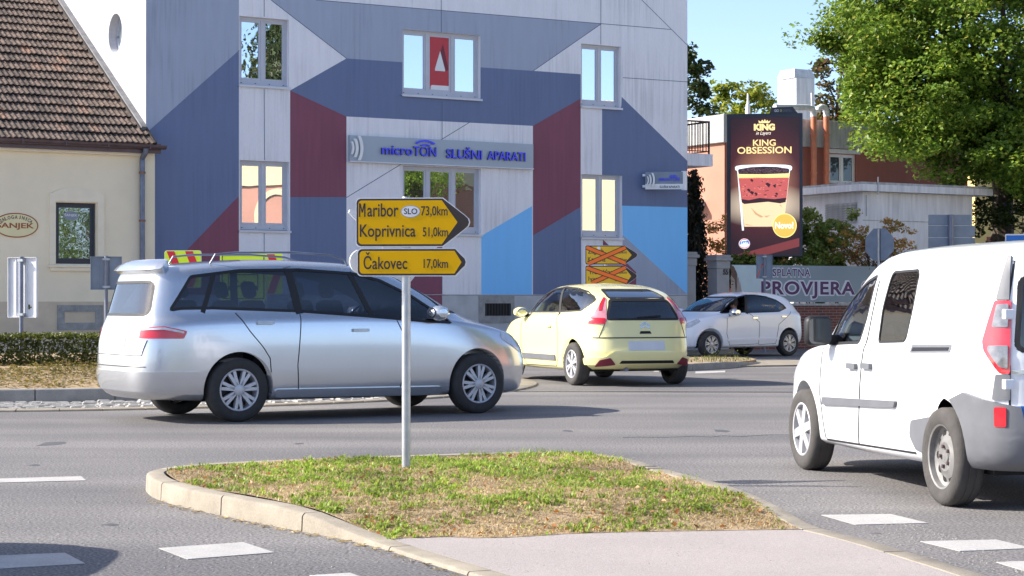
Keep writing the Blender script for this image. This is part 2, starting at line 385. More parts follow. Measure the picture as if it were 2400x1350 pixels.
pane_mat('pane_blind', (0.62, 0.72, 0.76), 0.55)
pane_mat('pane_wavy', (0.03, 0.035, 0.02), 0.78, 0.12, 3)
pane_mat('pane_dark', (0.015, 0.017, 0.02), 0.35, 0.12, 3)
pane_mat('pane_dim', (0.02, 0.024, 0.026), 0.06)
pane_mat('mirror_dark', (0.01, 0.01, 0.012), 0.45)

# ------------------------------------------------------------------ mesh helpers
class MB:
    def __init__(s): s.v = []; s.f = []; s.m = []
    def add(s, vs, fs, mi=0, M=None):
        o = len(s.v)
        s.v += [tuple(M @ Vector(p)) if M is not None else tuple(p) for p in vs]
        s.f += [tuple(i + o for i in f) for f in fs]
        s.m += [mi] * len(fs)
        return s
    def box(s, a, b, mi=0, M=None):
        x0, y0, z0 = a; x1, y1, z1 = b
        return s.add([(x0, y0, z0), (x1, y0, z0), (x1, y1, z0), (x0, y1, z0), (x0, y0, z1), (x1, y0, z1), (x1, y1, z1), (x0, y1, z1)],
                     [(0, 3, 2, 1), (4, 5, 6, 7), (0, 1, 5, 4), (1, 2, 6, 5), (2, 3, 7, 6), (3, 0, 4, 7)], mi, M)
    def prism(s, poly, d0, d1, M=None, mi=0, back=True):
        """poly in the local xy plane, pushed from d0 to d1 along local z"""
        n = len(poly)
        ar = sum(poly[i][0] * poly[(i + 1) % n][1] - poly[(i + 1) % n][0] * poly[i][1] for i in range(n))
        if ar < 0: poly = poly[::-1]
        vs = [(p[0], p[1], d0) for p in poly] + [(p[0], p[1], d1) for p in poly]
        fs = [tuple(range(n, 2 * n))] + ([tuple(reversed(range(n)))] if back else [])
        fs += [(i, (i + 1) % n, n + (i + 1) % n, n + i) for i in range(n)]
        return s.add(vs, fs, mi, M)
    def tube(s, path, r, n=8, mi=0, cap=True):
        path = [Vector(p) for p in path]; k = len(path)
        rs = r if isinstance(r, (list, tuple)) else [r] * k
        up = None; vs = []
        for i, p in enumerate(path):
            d = (path[min(i + 1, k - 1)] - path[max(i - 1, 0)]).normalized()
            if up is None: up = Vector((0, 0, 1)) if abs(d.z) < 0.9 else Vector((1, 0, 0))
            a = d.cross(up).normalized(); b = a.cross(d).normalized(); up = b
            vs += [p + (a * math.cos(2 * math.pi * j / n) + b * math.sin(2 * math.pi * j / n)) * rs[i] for j in range(n)]
        fs = [(i * n + j, i * n + (j + 1) % n, (i + 1) * n + (j + 1) % n, (i + 1) * n + j) for i in range(k - 1) for j in range(n)]
        if cap: fs += [tuple(reversed(range(n))), tuple(range((k - 1) * n, k * n))]
        return s.add(vs, fs, mi)
    def lathe(s, prof, n=32, mi=0, M=None, close=False):
        """prof = (radius, height) pairs turned about local z"""
        vs = [(r_ * math.cos(2 * math.pi * j / n), r_ * math.sin(2 * math.pi * j / n), h) for r_, h in prof for j in range(n)]
        k = len(prof); fs = [(i * n + j, i * n + (j + 1) % n, (i + 1) * n + (j + 1) % n, (i + 1) * n + j) for i in range(k - 1) for j in range(n)]
        if close: fs += [tuple(reversed(range(n))), tuple(range((k - 1) * n, k * n))]
        return s.add(vs, fs, mi, M)
    def text(s, txt, M, box, mi=0, d0=0.0, d1=0.003, bold=0.0, shear=0.0, spacing=1.0, side=None):
        """lettering fitted to box (x0, y0, x1, y1) of the local xy plane"""
        vs, fs = text_geo(txt, bold, shear, spacing)
        xs = [p[0] for p in vs]; ys = [p[1] for p in vs]
        kx = (box[2] - box[0]) / (max(xs) - min(xs)); ky = (box[3] - box[1]) / (max(ys) - min(ys))
        x0, y0 = min(xs), min(ys)
        pts = [(box[0] + (p[0] - x0) * kx, box[1] + (p[1] - y0) * ky) for p in vs]
        n = len(pts); edges = {}
        for f in fs:
            for i in range(len(f)):
                a, b = f[i], f[(i + 1) % len(f)]
                if (b, a) in edges: del edges[(b, a)]
                else: edges[(a, b)] = 1
        allv = [(p[0], p[1], d1) for p in pts] + [(p[0], p[1], d0) for p in pts]
        s.add(allv, list(fs) + [(a, a + n, b + n, b) for a, b in edges], mi, M)
        if side is not None: s.m[len(s.m) - len(edges):] = [side] * len(edges)
        return s
    def build(s, name, mats, parent=None, smooth=False, label=None, bevel=0.0, angle=35, recalc=False):
        me = bpy.data.meshes.new(name)
        me.from_pydata(s.v, [], s.f)
        if isinstance(mats, str): mats = [mats]
        for m in mats: me.materials.append(MATS[m])
        me.polygons.foreach_set('material_index', s.m)
        if bevel or recalc:
            bm = bmesh.new(); bm.from_mesh(me)
            if recalc: bmesh.ops.recalc_face_normals(bm, faces=bm.faces)
            if bevel:
                es = [e for e in bm.edges if len(e.link_faces) == 2 and e.calc_face_angle(0) > R(30)]
                bmesh.ops.bevel(bm, geom=es, offset=bevel, segments=2, profile=0.5, affect='EDGES', clamp_overlap=True)
            bm.to_mesh(me); bm.free()
        if smooth: smooth_by_angle(me, angle)
        me.update()
        o = bpy.data.objects.new(name, me); COL.objects.link(o)
        if parent: o.parent = parent
        if label: o['label'] = label
        return o

def smooth_by_angle(me, angle=35):
    bm = bmesh.new(); bm.from_mesh(me)
    for f in bm.faces: f.smooth = True
    for e in bm.edges: e.smooth = not (len(e.link_faces) == 2 and e.calc_face_angle(0) > R(angle))
    bm.to_mesh(me); bm.free()

_TX = {}
def text_geo(txt, bold, shear, spacing):
    key = (txt, bold, shear, spacing)
    if key in _TX: return _TX[key]
    cu = bpy.data.curves.new('lettering', 'FONT'); cu.body = txt; cu.offset = bold; cu.shear = shear; cu.space_character = spacing
    cu.resolution_u = 4
    o = bpy.data.objects.new('lettering', cu); COL.objects.link(o)
    bpy.context.view_layer.update()
    dg = bpy.context.evaluated_depsgraph_get()
    me = bpy.data.meshes.new_from_object(o.evaluated_get(dg))
    vs = [tuple(v.co[:2]) for v in me.vertices]; fs = []
    for p in me.polygons:
        a = p.vertices[:]
        if p.normal.z < 0: a = a[::-1]
        fs.append(tuple(a))
    bpy.data.objects.remove(o); bpy.data.meshes.remove(me)
    _TX[key] = (vs, fs)
    return vs, fs

def tag(o, label, cat, group=None):
    o['label'] = label; o['category'] = cat
    if group: o['group'] = group
    return o
def thing(name, label, cat, loc=(0, 0, 0), rz=0.0, group=None):
    o = bpy.data.objects.new(name, None); COL.objects.link(o)
    o.empty_display_size = 0.3; o.location = loc; o.rotation_euler = (0, 0, rz)
    return tag(o, label, cat, group)
def struct(o): o['kind'] = 'structure'; return o
def stuff(o, label, cat): o['kind'] = 'stuff'; return tag(o, label, cat)
def copy_tree(o, parent=None):
    c = o.copy(); COL.objects.link(c)
    if parent: c.parent = parent
    for ch in list(o.children): copy_tree(ch, c)
    return c
def front(x=0, y=0, z=0):     # local x -> X, local y -> Z, local z -> -Y (towards the viewer)
    return Matrix(((1, 0, 0, x), (0, 0, -1, y), (0, 1, 0, z), (0, 0, 0, 1)))
def rrect(x0, y0, x1, y1, r=0.05, n=5):
    o = []
    for cx, cy, a in ((x1 - r, y1 - r, 0), (x0 + r, y1 - r, 90), (x0 + r, y0 + r, 180), (x1 - r, y0 + r, 270)):
        o += [(cx + r * math.cos(R(a + 90 * i / n)), cy + r * math.sin(R(a + 90 * i / n))) for i in range(n + 1)]
    return o
def ell(cx, cy, rx, ry, n=32, a0=0, a1=360):
    full = a1 - a0 == 360
    return [(cx + rx * math.cos(R(a0 + (a1 - a0) * i / (n if full else n - 1))), cy + ry * math.sin(R(a0 + (a1 - a0) * i / (n if full else n - 1)))) for i in range(n)]
def ring(outer, inner):       # polygon between two arcs
    return outer + inner[::-1]

# ------------------------------------------------------------------ foliage helpers (numpy)
def rand_rot(n, tilt=None):
    a = RNG.uniform(0, 2 * np.pi, n)
    u = RNG.normal(size=(n, 3)); u /= np.linalg.norm(u, axis=1)[:, None]
    h = RNG.normal(size=(n, 3)); t = np.cross(u, h); t /= np.linalg.norm(t, axis=1)[:, None]
    return u, t
def leaves(name, pts, size, matn, parent=None, wid=0.62, up=0.35, sizes=None, down=False):
    n = len(pts)
    nrm, ax = rand_rot(n)
    nrm[:, 2] = np.abs(nrm[:, 2]) + up; nrm /= np.linalg.norm(nrm, axis=1)[:, None]
    if down: ax = ax * 0.45 + np.array([0, 0, -1.0])
    ax = ax - nrm * np.sum(ax * nrm, axis=1)[:, None]; ax /= np.linalg.norm(ax, axis=1)[:, None]
    sd_ = np.cross(nrm, ax)
    s = (RNG.uniform(0.65, 1.3, n) * size)[:, None] if sizes is None else sizes[:, None]
    V = np.empty((n, 4, 3))
    V[:, 0] = pts - ax * s * 0.5
    V[:, 1] = pts + sd_ * s * wid * 0.5 + nrm * s * 0.12
    V[:, 2] = pts + ax * s * 0.5
    V[:, 3] = pts - sd_ * s * wid * 0.5 + nrm * s * 0.12
    b = np.arange(n) * 4
    tri = np.stack([b, b + 1, b + 2, b, b + 2, b + 3], axis=1).reshape(-1)
    me = bpy.data.meshes.new(name)
    me.vertices.add(n * 4); me.vertices.foreach_set('co', V.reshape(-1))
    me.loops.add(n * 6); me.loops.foreach_set('vertex_index', tri.astype(np.int32))
    me.polygons.add(n * 2); me.polygons.foreach_set('loop_start', (np.arange(n * 2) * 3).astype(np.int32))
    me.update(calc_edges=True); me.validate()
    me.materials.append(MATS[matn])
    o = bpy.data.objects.new(name, me); COL.objects.link(o)
    if parent: o.parent = parent
    return o
def clump_points(blobs, per, clump_r, leaves_per, rim=0.55):
    """clumps on and inside ellipsoids (cx, cy, cz, rx, ry, rz); leaves gathered around each clump"""
    C = []
    vol = [(b[3] * b[4] * b[5]) ** .72 for b in blobs]
    for b, v in zip(blobs, vol):
        k = max(3, int(per * v / sum(vol)))
        d = RNG.normal(size=(k, 3)); d /= np.linalg.norm(d, axis=1)[:, None]
        r = RNG.uniform(rim, 1.0, k) ** 0.6
        C.append(np.array(b[:3]) + d * r[:, None] * np.array(b[3:6]))
    C = np.concatenate(C)
    cr = RNG.uniform(0.55, 1.25, len(C)) * clump_r
    q = RNG.normal(size=(len(C), leaves_per, 3)); q /= np.linalg.norm(q, axis=2)[:, :, None]
    q *= (RNG.uniform(0.15, 1, (len(C), leaves_per)) ** 0.5)[:, :, None]
    q[:, :, 2] *= 0.62
    return (C[:, None, :] + q * cr[:, None, None]).reshape(-1, 3), C
def make_tree(name, label, cat, base, blobs, trunk_h, trunk_r, leafm, nclump, clump_r, lpc, lsize, limbs=9, group=None, lean=(0, 0), rim=0.55):
    global RNG
    RNG = np.random.default_rng(len(label) * 7 + int(nclump)); random.seed(len(label) + int(nclump))
    t = thing(name, label, cat, base, 0, group)
    pts, C = clump_points(blobs, nclump, clump_r, lpc, rim)
    leaves('crown', pts, lsize, leafm, t)
    mb = MB()
    top = Vector((lean[0], lean[1], trunk_h))
    mb.tube([(0, 0, -0.2), (lean[0] * .2, lean[1] * .2, trunk_h * .35), (lean[0] * .6, lean[1] * .6, trunk_h * .7), top], [trunk_r * 1.25, trunk_r, trunk_r * .8, trunk_r * .5], 10)
    for i in range(limbs):
        c = Vector(C[int(RNG.integers(len(C)))])
        s0 = top * random.uniform(0.55, 1.0)
        mid = (s0 + c) / 2 + Vector((random.uniform(-.3, .3), random.uniform(-.3, .3), random.uniform(0, .4)))
        mb.tube([s0, mid, c], [trunk_r * .42, trunk_r * .25, trunk_r * .06], 6)
        for j in range(2):
            c2 = Vector(C[int(np.argmin(np.linalg.norm(C - np.array(mid + Vector((random.uniform(-2, 2), random.uniform(-2, 2), random.uniform(-1, 1)))), axis=1)))])
            mb.tube([mid, (mid + c2) / 2 + Vector((0, 0, .15)), c2], [trunk_r * .2, trunk_r * .12, trunk_r * .04], 5)
    mb.build('trunk', 'bark', t, smooth=True)
    return t

# ================================================================== the setting
def sheet(name, pts, z, matn, thick=None):
    mb = MB()
    mb.prism([(p[0], p[1]) for p in pts], (z - thick) if thick else z - 0.003, z)
    return struct(mb.build(name, matn))
g_ = MB(); g_.add([(-600, -200, -0.03), (600, -200, -0.03), (600, 900, -0.03), (-600, 900, -0.03)], [(0, 1, 2, 3)])
struct(g_.build('ground', 'terrain'))
r_ = MB(); r_.add([(-70, -30, 0), (70, -30, 0), (70, 70, 0), (-70, 70, 0)], [(0, 1, 2, 3)])
struct(r_.build('road', 'asphalt'))

# painted markings
mk = MB()
def mark(px):
    pts = [G(*p)[:2] for p in px]
    mk.prism([(p[0], p[1]) for p in pts], 0.001, 0.004)
mark([(372, 1286), (570, 1272), (643, 1296), (440, 1312)])
mark([(-60, 1306), (152, 1297), (200, 1322), (-20, 1335)])
mark([(725, 1350), (820, 1344), (900, 1372), (800, 1384)])
mark([(-80, 1125), (190, 1117), (202, 1127), (-80, 1134)])
mark([(1925, 1208), (2088, 1206), (2175, 1227), (2005, 1231)])
mark([(2157, 1270), (2335, 1266), (2420, 1286), (2250, 1293)])
mark([(2335, 1319), (2520, 1312), (2600, 1335), (2420, 1345)])
mark([(1630, 871), (1700, 869), (1700, 873), (1630, 876)])
struct(mk.build('road_marking', 'road_paint'))
jt = MB()
jt.prism([(p[0], p[1]) for p in [G(1150, 917), G(2400, 919.5), G(2400, 921), G(1150, 918.6)]], 0.0005, 0.0022)
cp = [(1462 + 34 * i + random.uniform(-6, 6), 1027 - 0.6 * i + random.uniform(-2, 2)) for i in range(14)]
for a, b in zip(cp[:-1], cp[1:]):
    p, q = G(*a), G(*b)
    jt.prism([(p.x, p.y), (q.x, q.y), (q.x, q.y + .012), (p.x, p.y + .012)], 0.0005, 0.002)
struct(jt.build('road_joint', 'black_plastic'))
pt = MB()
def blot(px, py, rx, ry):
    p = G(px, py); k = 22; ph = random.uniform(0, 6)
    pt.prism([(p.x + rx * math.cos(2 * math.pi * i / k) * (1 + .22 * math.sin(3 * 2 * math.pi * i / k + ph)), p.y + ry * math.sin(2 * math.pi * i / k) * (1 + .25 * math.sin(2 * 2 * math.pi * i / k + ph))) for i in range(k)], .0004, .0014)
for q_ in [(120, 1040, .10, .30), (1330, 1010, .05, .12), (260, 1230, .05, .05), (1690, 1010, .07, .2), (80, 1090, .05, .08), (700, 1040, .04, .08), (1220, 955, .06, .15), (2050, 1250, .03, .04)]: blot(*q_)
struct(pt.build('oil_stain', 'tar_stain'))

# ------------------------------------------------------------------ kerbs
def resample(path, step):
    """path of (x, y, h); equal steps"""
    out = [path[0]]; acc = 0.0
    for a, b in zip(path[:-1], path[1:]):
        L = math.hypot(b[0] - a[0], b[1] - a[1]); d = step - acc
        while d <= L:
            f = d / L; out.append(tuple(a[i] + (b[i] - a[i]) * f for i in range(3))); d += step
        acc = (acc + L) % step if L >= (step - acc) else acc + L
    out.append(path[-1])
    return out
def smooth_path(path, it=2):
    for _ in range(it):
        q = [path[0]]
        for a, b in zip(path[:-1], path[1:]):
            q.append(tuple(a[i] * .75 + b[i] * .25 for i in range(3))); q.append(tuple(a[i] * .25 + b[i] * .75 for i in range(3)))
        q.append(path[-1]); path = q
    return path
def kerb_mesh(path, width, side, stone=1.0, gap=0.007, base=-0.03):
    """stones along the outer foot of the kerb; the kerb lies on `side` (+1 left of travel)"""
    mb = MB(); pts = resample(path, 0.125); n = len(pts)
    nr = []
    for i in range(n):
        a, b = pts[max(i - 1, 0)], pts[min(i + 1, n - 1)]
        d = Vector((b[0] - a[0], b[1] - a[1], 0)).normalized(); nr.append(Vector((-d.y, d.x, 0)) * side)
    per = max(2, int(round(stone / 0.125)))
    inner = [Vector((pts[i][0], pts[i][1], 0)) + nr[i] * width for i in range(n)]
    for s0 in range(0, n - 1, per):
        idx = list(range(s0, min(s0 + per, n - 1) + 1))
        vs = []
        for q, i in enumerate(idx):
            p = Vector((pts[i][0], pts[i][1], 0)); h = pts[i][2]
            if q == 0 and s0: p2 = Vector((pts[i + 1][0], pts[i + 1][1], 0)); sh = (p2 - p).normalized() * gap
            elif q == len(idx) - 1: p2 = Vector((pts[i - 1][0], pts[i - 1][1], 0)); sh = (p2 - p).normalized() * gap
            else: sh = Vector((0, 0, 0))
            b = min(0.018, h * .5)
            for off, z in ((0, base), (0.006, h - b), (0.006 + b * .45, h - b * .3), (0.006 + b, h), (width - b, h), (width, h - b), (width, base)):
                v = p + nr[i] * off + sh; vs.append((v.x, v.y, z + random.uniform(-.001, .001)))
        k = 7; m = len(idx)
        fs = [(q * k + j, (q + 1) * k + j, (q + 1) * k + j + 1, q * k + j + 1) for q in range(m - 1) for j in range(k - 1)]
        fs += [tuple(range(k - 1, -1, -1)), tuple(range((m - 1) * k, m * k))]
        if side < 0: fs = [f[::-1] for f in fs]
        mb.add(vs, fs)
    return mb, inner

KH = 0.12
kp = [(1330, 1420, .02), (1100, 1352, .02), (962, 1308, .02), (852, 1273, .022), (690, 1243, KH), (560, 1217, KH), (430, 1190, KH), (362, 1170, KH), (341, 1153, KH)]
path = [(*G(a, b)[:2], h) for a, b, h in kp]
for a, b in [(341, 1104), (372, 1097), (440, 1088), (560, 1081), (740, 1074), (960, 1066), (1150, 1060), (1290, 1057.5), (1400, 1062), (1447, 1068), (1493, 1077), (1580, 1103), (1680, 1128)]:
    path.append((*G(a, b, KH)[:2], KH))
for a, b, h in [(1740, 1146, .105), (1800, 1170, .085), (1855, 1200, .06), (1900, 1226, .03)]: path.append((*G(a, b, h)[:2], h))
for a, b in [(1922, 1237), (2035, 1264), (2162, 1301), (2325, 1351), (2560, 1425)]: path.append((*G(a, b, .02)[:2], .02))
path = smooth_path(path, 2)
kmb, kin = kerb_mesh(path, 0.14, -1)
struct(kmb.build('kerb', 'concrete_kerb', smooth=True, angle=40, recalc=True))

# grass island: soil sheet sloping from kerb top to the pavement edge
gb = [(868, 1262), (950, 1254), (1050, 1251), (1110, 1254), (1180, 1253), (1243, 1250), (1320, 1245), (1387, 1242), (1490, 1240), (1600, 1238), (1730, 1236), (1867, 1234)]
gbw = [G(a, b, .035) for a, b in gb]
near = [Vector((p.x, p.y, 0)) for p in kin]
iL = min(range(len(near)), key=lambda i: (near[i] - Vector((gbw[0].x, gbw[0].y, 0))).length)
iR = min(range(len(near) // 2, len(near)), key=lambda i: (near[i] - Vector((gbw[-1].x, gbw[-1].y, 0))).length)
isl = near[iL:iR + 1]
poly_isl = [(p.x, p.y) for p in isl] + [(p.x, p.y) for p in gbw[::-1]]
YF = min(p.y for p in gbw)
def soil_z(x, y):
    # distance to the pavement edge decides the height
    d = min((Vector((x, y, 0)) - Vector((p.x, p.y, 0))).length for p in GBF)
    t = min(1, d / 0.9)
    return 0.020 + 0.093 * t * t * (3 - 2 * t) + 0.012 * math.sin(x * 3.1) * math.sin(y * 2.3) * t
GBF = []
for a, b in zip(gbw[:-1], gbw[1:]):
    for i in range(4): GBF.append(a.lerp(b, i / 4))
def inside(x, y, poly):
    c = False; j = len(poly) - 1
    for i in range(len(poly)):
        if (poly[i][1] > y) != (poly[j][1] > y) and x < (poly[j][0] - poly[i][0]) * (y - poly[i][1]) / (poly[j][1] - poly[i][1]) + poly[i][0]: c = not c
        j = i
    return c
def grid_fill(poly, step):
    bm = bmesh.new()
    f = bm.faces.new([bm.verts.new((p[0], p[1], 0)) for p in poly])
    bmesh.ops.triangulate(bm, faces=[f])
    for ax in (0, 1):
        lo = min(p[ax] for p in poly); hi = max(p[ax] for p in poly)
        k = math.floor(lo / step) + 1
        while k * step < hi:
            co = [0, 0, 0]; no = [0, 0, 0]; co[ax] = k * step; no[ax] = 1
            bmesh.ops.bisect_plane(bm, geom=bm.verts[:] + bm.edges[:] + bm.faces[:], plane_co=co, plane_no=no, dist=1e-5); k += 1
    bmesh.ops.remove_doubles(bm, verts=bm.verts, dist=1e-5)
    return bm
bm = grid_fill(poly_isl, 0.12)
for v in bm.verts: v.co.z = soil_z(v.co.x, v.co.y)
bmesh.ops.recalc_face_normals(bm, faces=bm.faces)
if sum(f.normal.z for f in bm.faces) < 0: bmesh.ops.reverse_faces(bm, faces=bm.faces)
me = bpy.data.meshes.new('soil'); bm.to_mesh(me); bm.free(); me.materials.append(MATS['soil'])
for p in me.polygons: p.use_smooth = True
o = bpy.data.objects.new('soil', me); COL.objects.link(o); struct(o)

# pavement in front of the grass
pv = [(p.x, p.y + .10) for p in gbw]
pv += [(p.x, p.y) for p in near[iR:]] + [(3.6, 7.2), (-1.5, 7.2)] + [(p.x, p.y) for p in near[:iL + 1]]
sheet('pavement', pv, 0.018, 'pavement_pink', 0.05)
# grass
def pip_many(P_, poly):
    x, y = P_[:, 0], P_[:, 1]; c = np.zeros(len(P_), bool); j = len(poly) - 1
    for i in range(len(poly)):
        xi, yi = poly[i]; xj, yj = poly[j]
        if yi != yj:
            m = ((yi > y) != (yj > y)) & (x < (xj - xi) * (y - yi) / (yj - yi) + xi); c ^= m
        j = i
    return c
def patch_noise(P_, s, seed):
    rg = np.random.default_rng(seed); v = np.zeros(len(P_))
    for k in range(6):
        a = rg.uniform(0, 2 * np.pi); f = s * rg.uniform(.6, 1.8); ph = rg.uniform(0, 6.28)
        v += np.sin((P_[:, 0] * np.cos(a) + P_[:, 1] * np.sin(a)) * f + ph)
    return v / 6
def blades(name, base, hgt, wid, lean, matn):
    n = len(base); a = RNG.uniform(0, 2 * np.pi, n)
    d = np.stack([np.cos(a), np.sin(a), np.zeros(n)], 1); s = np.stack([-np.sin(a), np.cos(a), np.zeros(n)], 1)
    h = hgt[:, None]; l = (lean * RNG.uniform(.3, 1.2, n))[:, None] * h
    z = np.array([0, 0, 1.0])
    V = np.empty((n, 5, 3)); w_ = (wid * RNG.uniform(.7, 1.3, n))[:, None]
    V[:, 0] = base - s * w_; V[:, 1] = base + s * w_
    V[:, 2] = base + z * h * .6 + d * l * .35 + s * w_ * .75; V[:, 3] = base + z * h * .6 + d * l * .35 - s * w_ * .75
    V[:, 4] = base + z * h * (1 - .25 * lean) + d * l
    b = np.arange(n) * 5
    tri = np.stack([b, b + 1, b + 2, b, b + 2, b + 3, b + 3, b + 2, b + 4], 1).reshape(-1)
    me = bpy.data.meshes.new(name); me.vertices.add(n * 5); me.vertices.foreach_set('co', V.reshape(-1))
    me.loops.add(n * 9); me.loops.foreach_set('vertex_index', tri.astype(np.int32))
    me.polygons.add(n * 3); me.polygons.foreach_set('loop_start', (np.arange(n * 3) * 3).astype(np.int32))
    me.update(calc_edges=True); me.materials.append(MATS[matn])
    o = bpy.data.objects.new(name, me); COL.objects.link(o); return o
xs = [p[0] for p in poly_isl]; ys = [p[1] for p in poly_isl]
GBA = np.array([p[:2] for p in GBF])
def soil_zn(P_):
    d = np.min(np.linalg.norm(P_[:, None, :2] - GBA[None], axis=2), axis=1); t = np.clip(d / .9, 0, 1)
    return 0.020 + 0.093 * t * t * (3 - 2 * t) + 0.012 * np.sin(P_[:, 0] * 3.1) * np.sin(P_[:, 1] * 2.3) * t, d
def scatter(n):
    P_ = np.stack([RNG.uniform(min(xs), max(xs), n), RNG.uniform(min(ys), max(ys), n)], 1)
    return P_[pip_many(P_, poly_isl)]
T = scatter(7000)
pn = patch_noise(T, 4.5, 3) + .5 * patch_noise(T, 11, 5)
zz, dd = soil_zn(T)
green = np.clip(.64 + 1.3 * pn - .34 * np.clip(T[:, 0] - .2, 0, 3) - .9 * np.clip(.35 - dd, 0, 1) + .16 * np.clip(T[:, 1] - 13, -1, 2), 0.03, 1)
keep = RNG.uniform(0, 1, len(T)) < green
Tg = T[keep]
def tuft(Tp, per, spread):
    B = np.repeat(Tp, per, axis=0) + RNG.normal(size=(len(Tp) * per, 2)) * spread
    B = B[pip_many(B, poly_isl)]
    z_, d_ = soil_zn(B)
    return np.concatenate([B, (z_ - .004)[:, None]], 1)
B = tuft(Tg, 9, .022)
stuff(blades('grass', B, RNG.uniform(.014, .046, len(B)) * RNG.uniform(.7, 1.25, len(B)), .0042, 1.3, 'grass_blade'), 'short patchy green grass on the small kerbed traffic island', 'grass')
Tw = Tg[RNG.uniform(0, 1, len(Tg)) < .24]; B = tuft(Tw, 6, .014)
stuff(blades('broad_grass', B, RNG.uniform(.03, .065, len(B)), .0062, 1.15, 'grass_blade'), 'broader fresh green grass tufts standing out of the island turf', 'grass')
Td = scatter(9000); B = tuft(Td, 9, .05)
stuff(blades('dry_grass', B, RNG.uniform(.010, .034, len(B)), .0030, 1.7, 'dry_grass'), 'straw coloured dry grass and thatch between the green tufts of the island', 'dry grass')
# tall weeds at the rim
B = []
for a, b in [(1240, 1064), (1262, 1062), (1285, 1062), (1310, 1064), (1190, 1066), (1390, 1072), (1430, 1080), (1530, 1112), (1610, 1126), (1120, 1068), (1465, 1085)]:
    p = G(a, b, .11); k = 18
    B.append(np.stack([RNG.normal(p.x, .05, k), RNG.normal(p.y, .05, k), np.full(k, .10)], 1))
B = np.concatenate(B)
stuff(blades('weeds', B, RNG.uniform(.03, .085, len(B)), .0028, .8, 'grass_blade'), 'taller weeds along the far kerb of the traffic island', 'weeds')
# ground-hugging clover in the right corner
q = scatter(16000); q = q[(q[:, 0] > 1.05)]
pn = patch_noise(q, 5, 9); z_, d_ = soil_zn(q)
q = q[(pn + .55 * np.clip(q[:, 0] - 1.2, 0, 1) > .10) & (d_ < 1.15) & (d_ > .05)]
z_, d_ = soil_zn(q)
stuff(leaves('clover', np.concatenate([q, (z_ + RNG.uniform(.004, .03, len(q)))[:, None]], 1), .026, 'leaf_yellowgreen', up=1.2), 'low yellow-green clover in the right corner of the island', 'clover')
q = scatter(1500); z_, d_ = soil_zn(q); q = q[RNG.uniform(0, 1, len(q)) < np.where(d_ < .5, .8, .22)]; z_, d_ = soil_zn(q)
stuff(leaves('fallen_leaves', np.concatenate([q, (z_ + .012)[:, None]], 1), .038, 'dry_leaf', up=.6), 'brown fallen leaves scattered on the island grass', 'fallen leaves')
# litter of needles at the foot of the kerb, and loose chippings on the asphalt
L_ = []
for i in range(260):
    t = random.betavariate(2, 2); j = int(iL * .9 + 2)
    q0 = path[min(len(path) - 1, 4 + int(t * 26))]
    L_.append((q0[0] - random.uniform(.0, .07), q0[1] - random.uniform(.02, .09), .008))
stuff(leaves('needle_litter', np.array(L_), .035, 'dry_grass', wid=.25, up=2), 'dry needles and leaf litter gathered at the foot of the kerb', 'litter')
pm = MB()
def pebble(x, y, r):
    k = 5; a0 = random.uniform(0, 6)
    vs = [(x + r * math.cos(a0 + 2 * math.pi * i / k) * random.uniform(.7, 1.2), y + r * math.sin(a0 + 2 * math.pi * i / k) * random.uniform(.7, 1.2), 0.0) for i in range(k)] + [(x, y, r * random.uniform(.5, 1))]
    pm.add(vs, [(i, (i + 1) % k, k) for i in range(k)])
for i in range(700):
    px, py = random.uniform(0, 900), 1130 + random.betavariate(1.3, 1.6) * 230
    p = G(px, py)
    if not inside(p.x, p.y, poly_isl) and not inside(p.x, p.y, pv): pebble(p.x, p.y, random.choice((.003, .004, .005, .008)))
for i in range(800):
    t = random.random(); px = 1560 + t * 850; py = 1110 + t * t * 160 + t * 60 + random.betavariate(1, 3) * 120
    p = G(px, py)
    if not inside(p.x, p.y, poly_isl) and not inside(p.x, p.y, pv): pebble(p.x, p.y, random.uniform(.003, .008))
for i in range(500):
    p = G(random.uniform(0, 2400), random.uniform(990, 1100))
    if not inside(p.x, p.y, poly_isl): pebble(p.x, p.y, random.uniform(.003, .008))
for i in range(260):
    p = G(random.uniform(900, 2300), random.uniform(1262, 1350))
    if inside(p.x, p.y, pv):
        n0 = len(pm.v); pebble(p.x, p.y, random.uniform(.002, .005)); pm.v[n0:] = [(a, b, c + .018) for a, b, c in pm.v[n0:]]
stuff(pm.build('chippings', 'stone_chip', recalc=False), 'loose pale stone chippings lying on the grey asphalt', 'stone chippings')

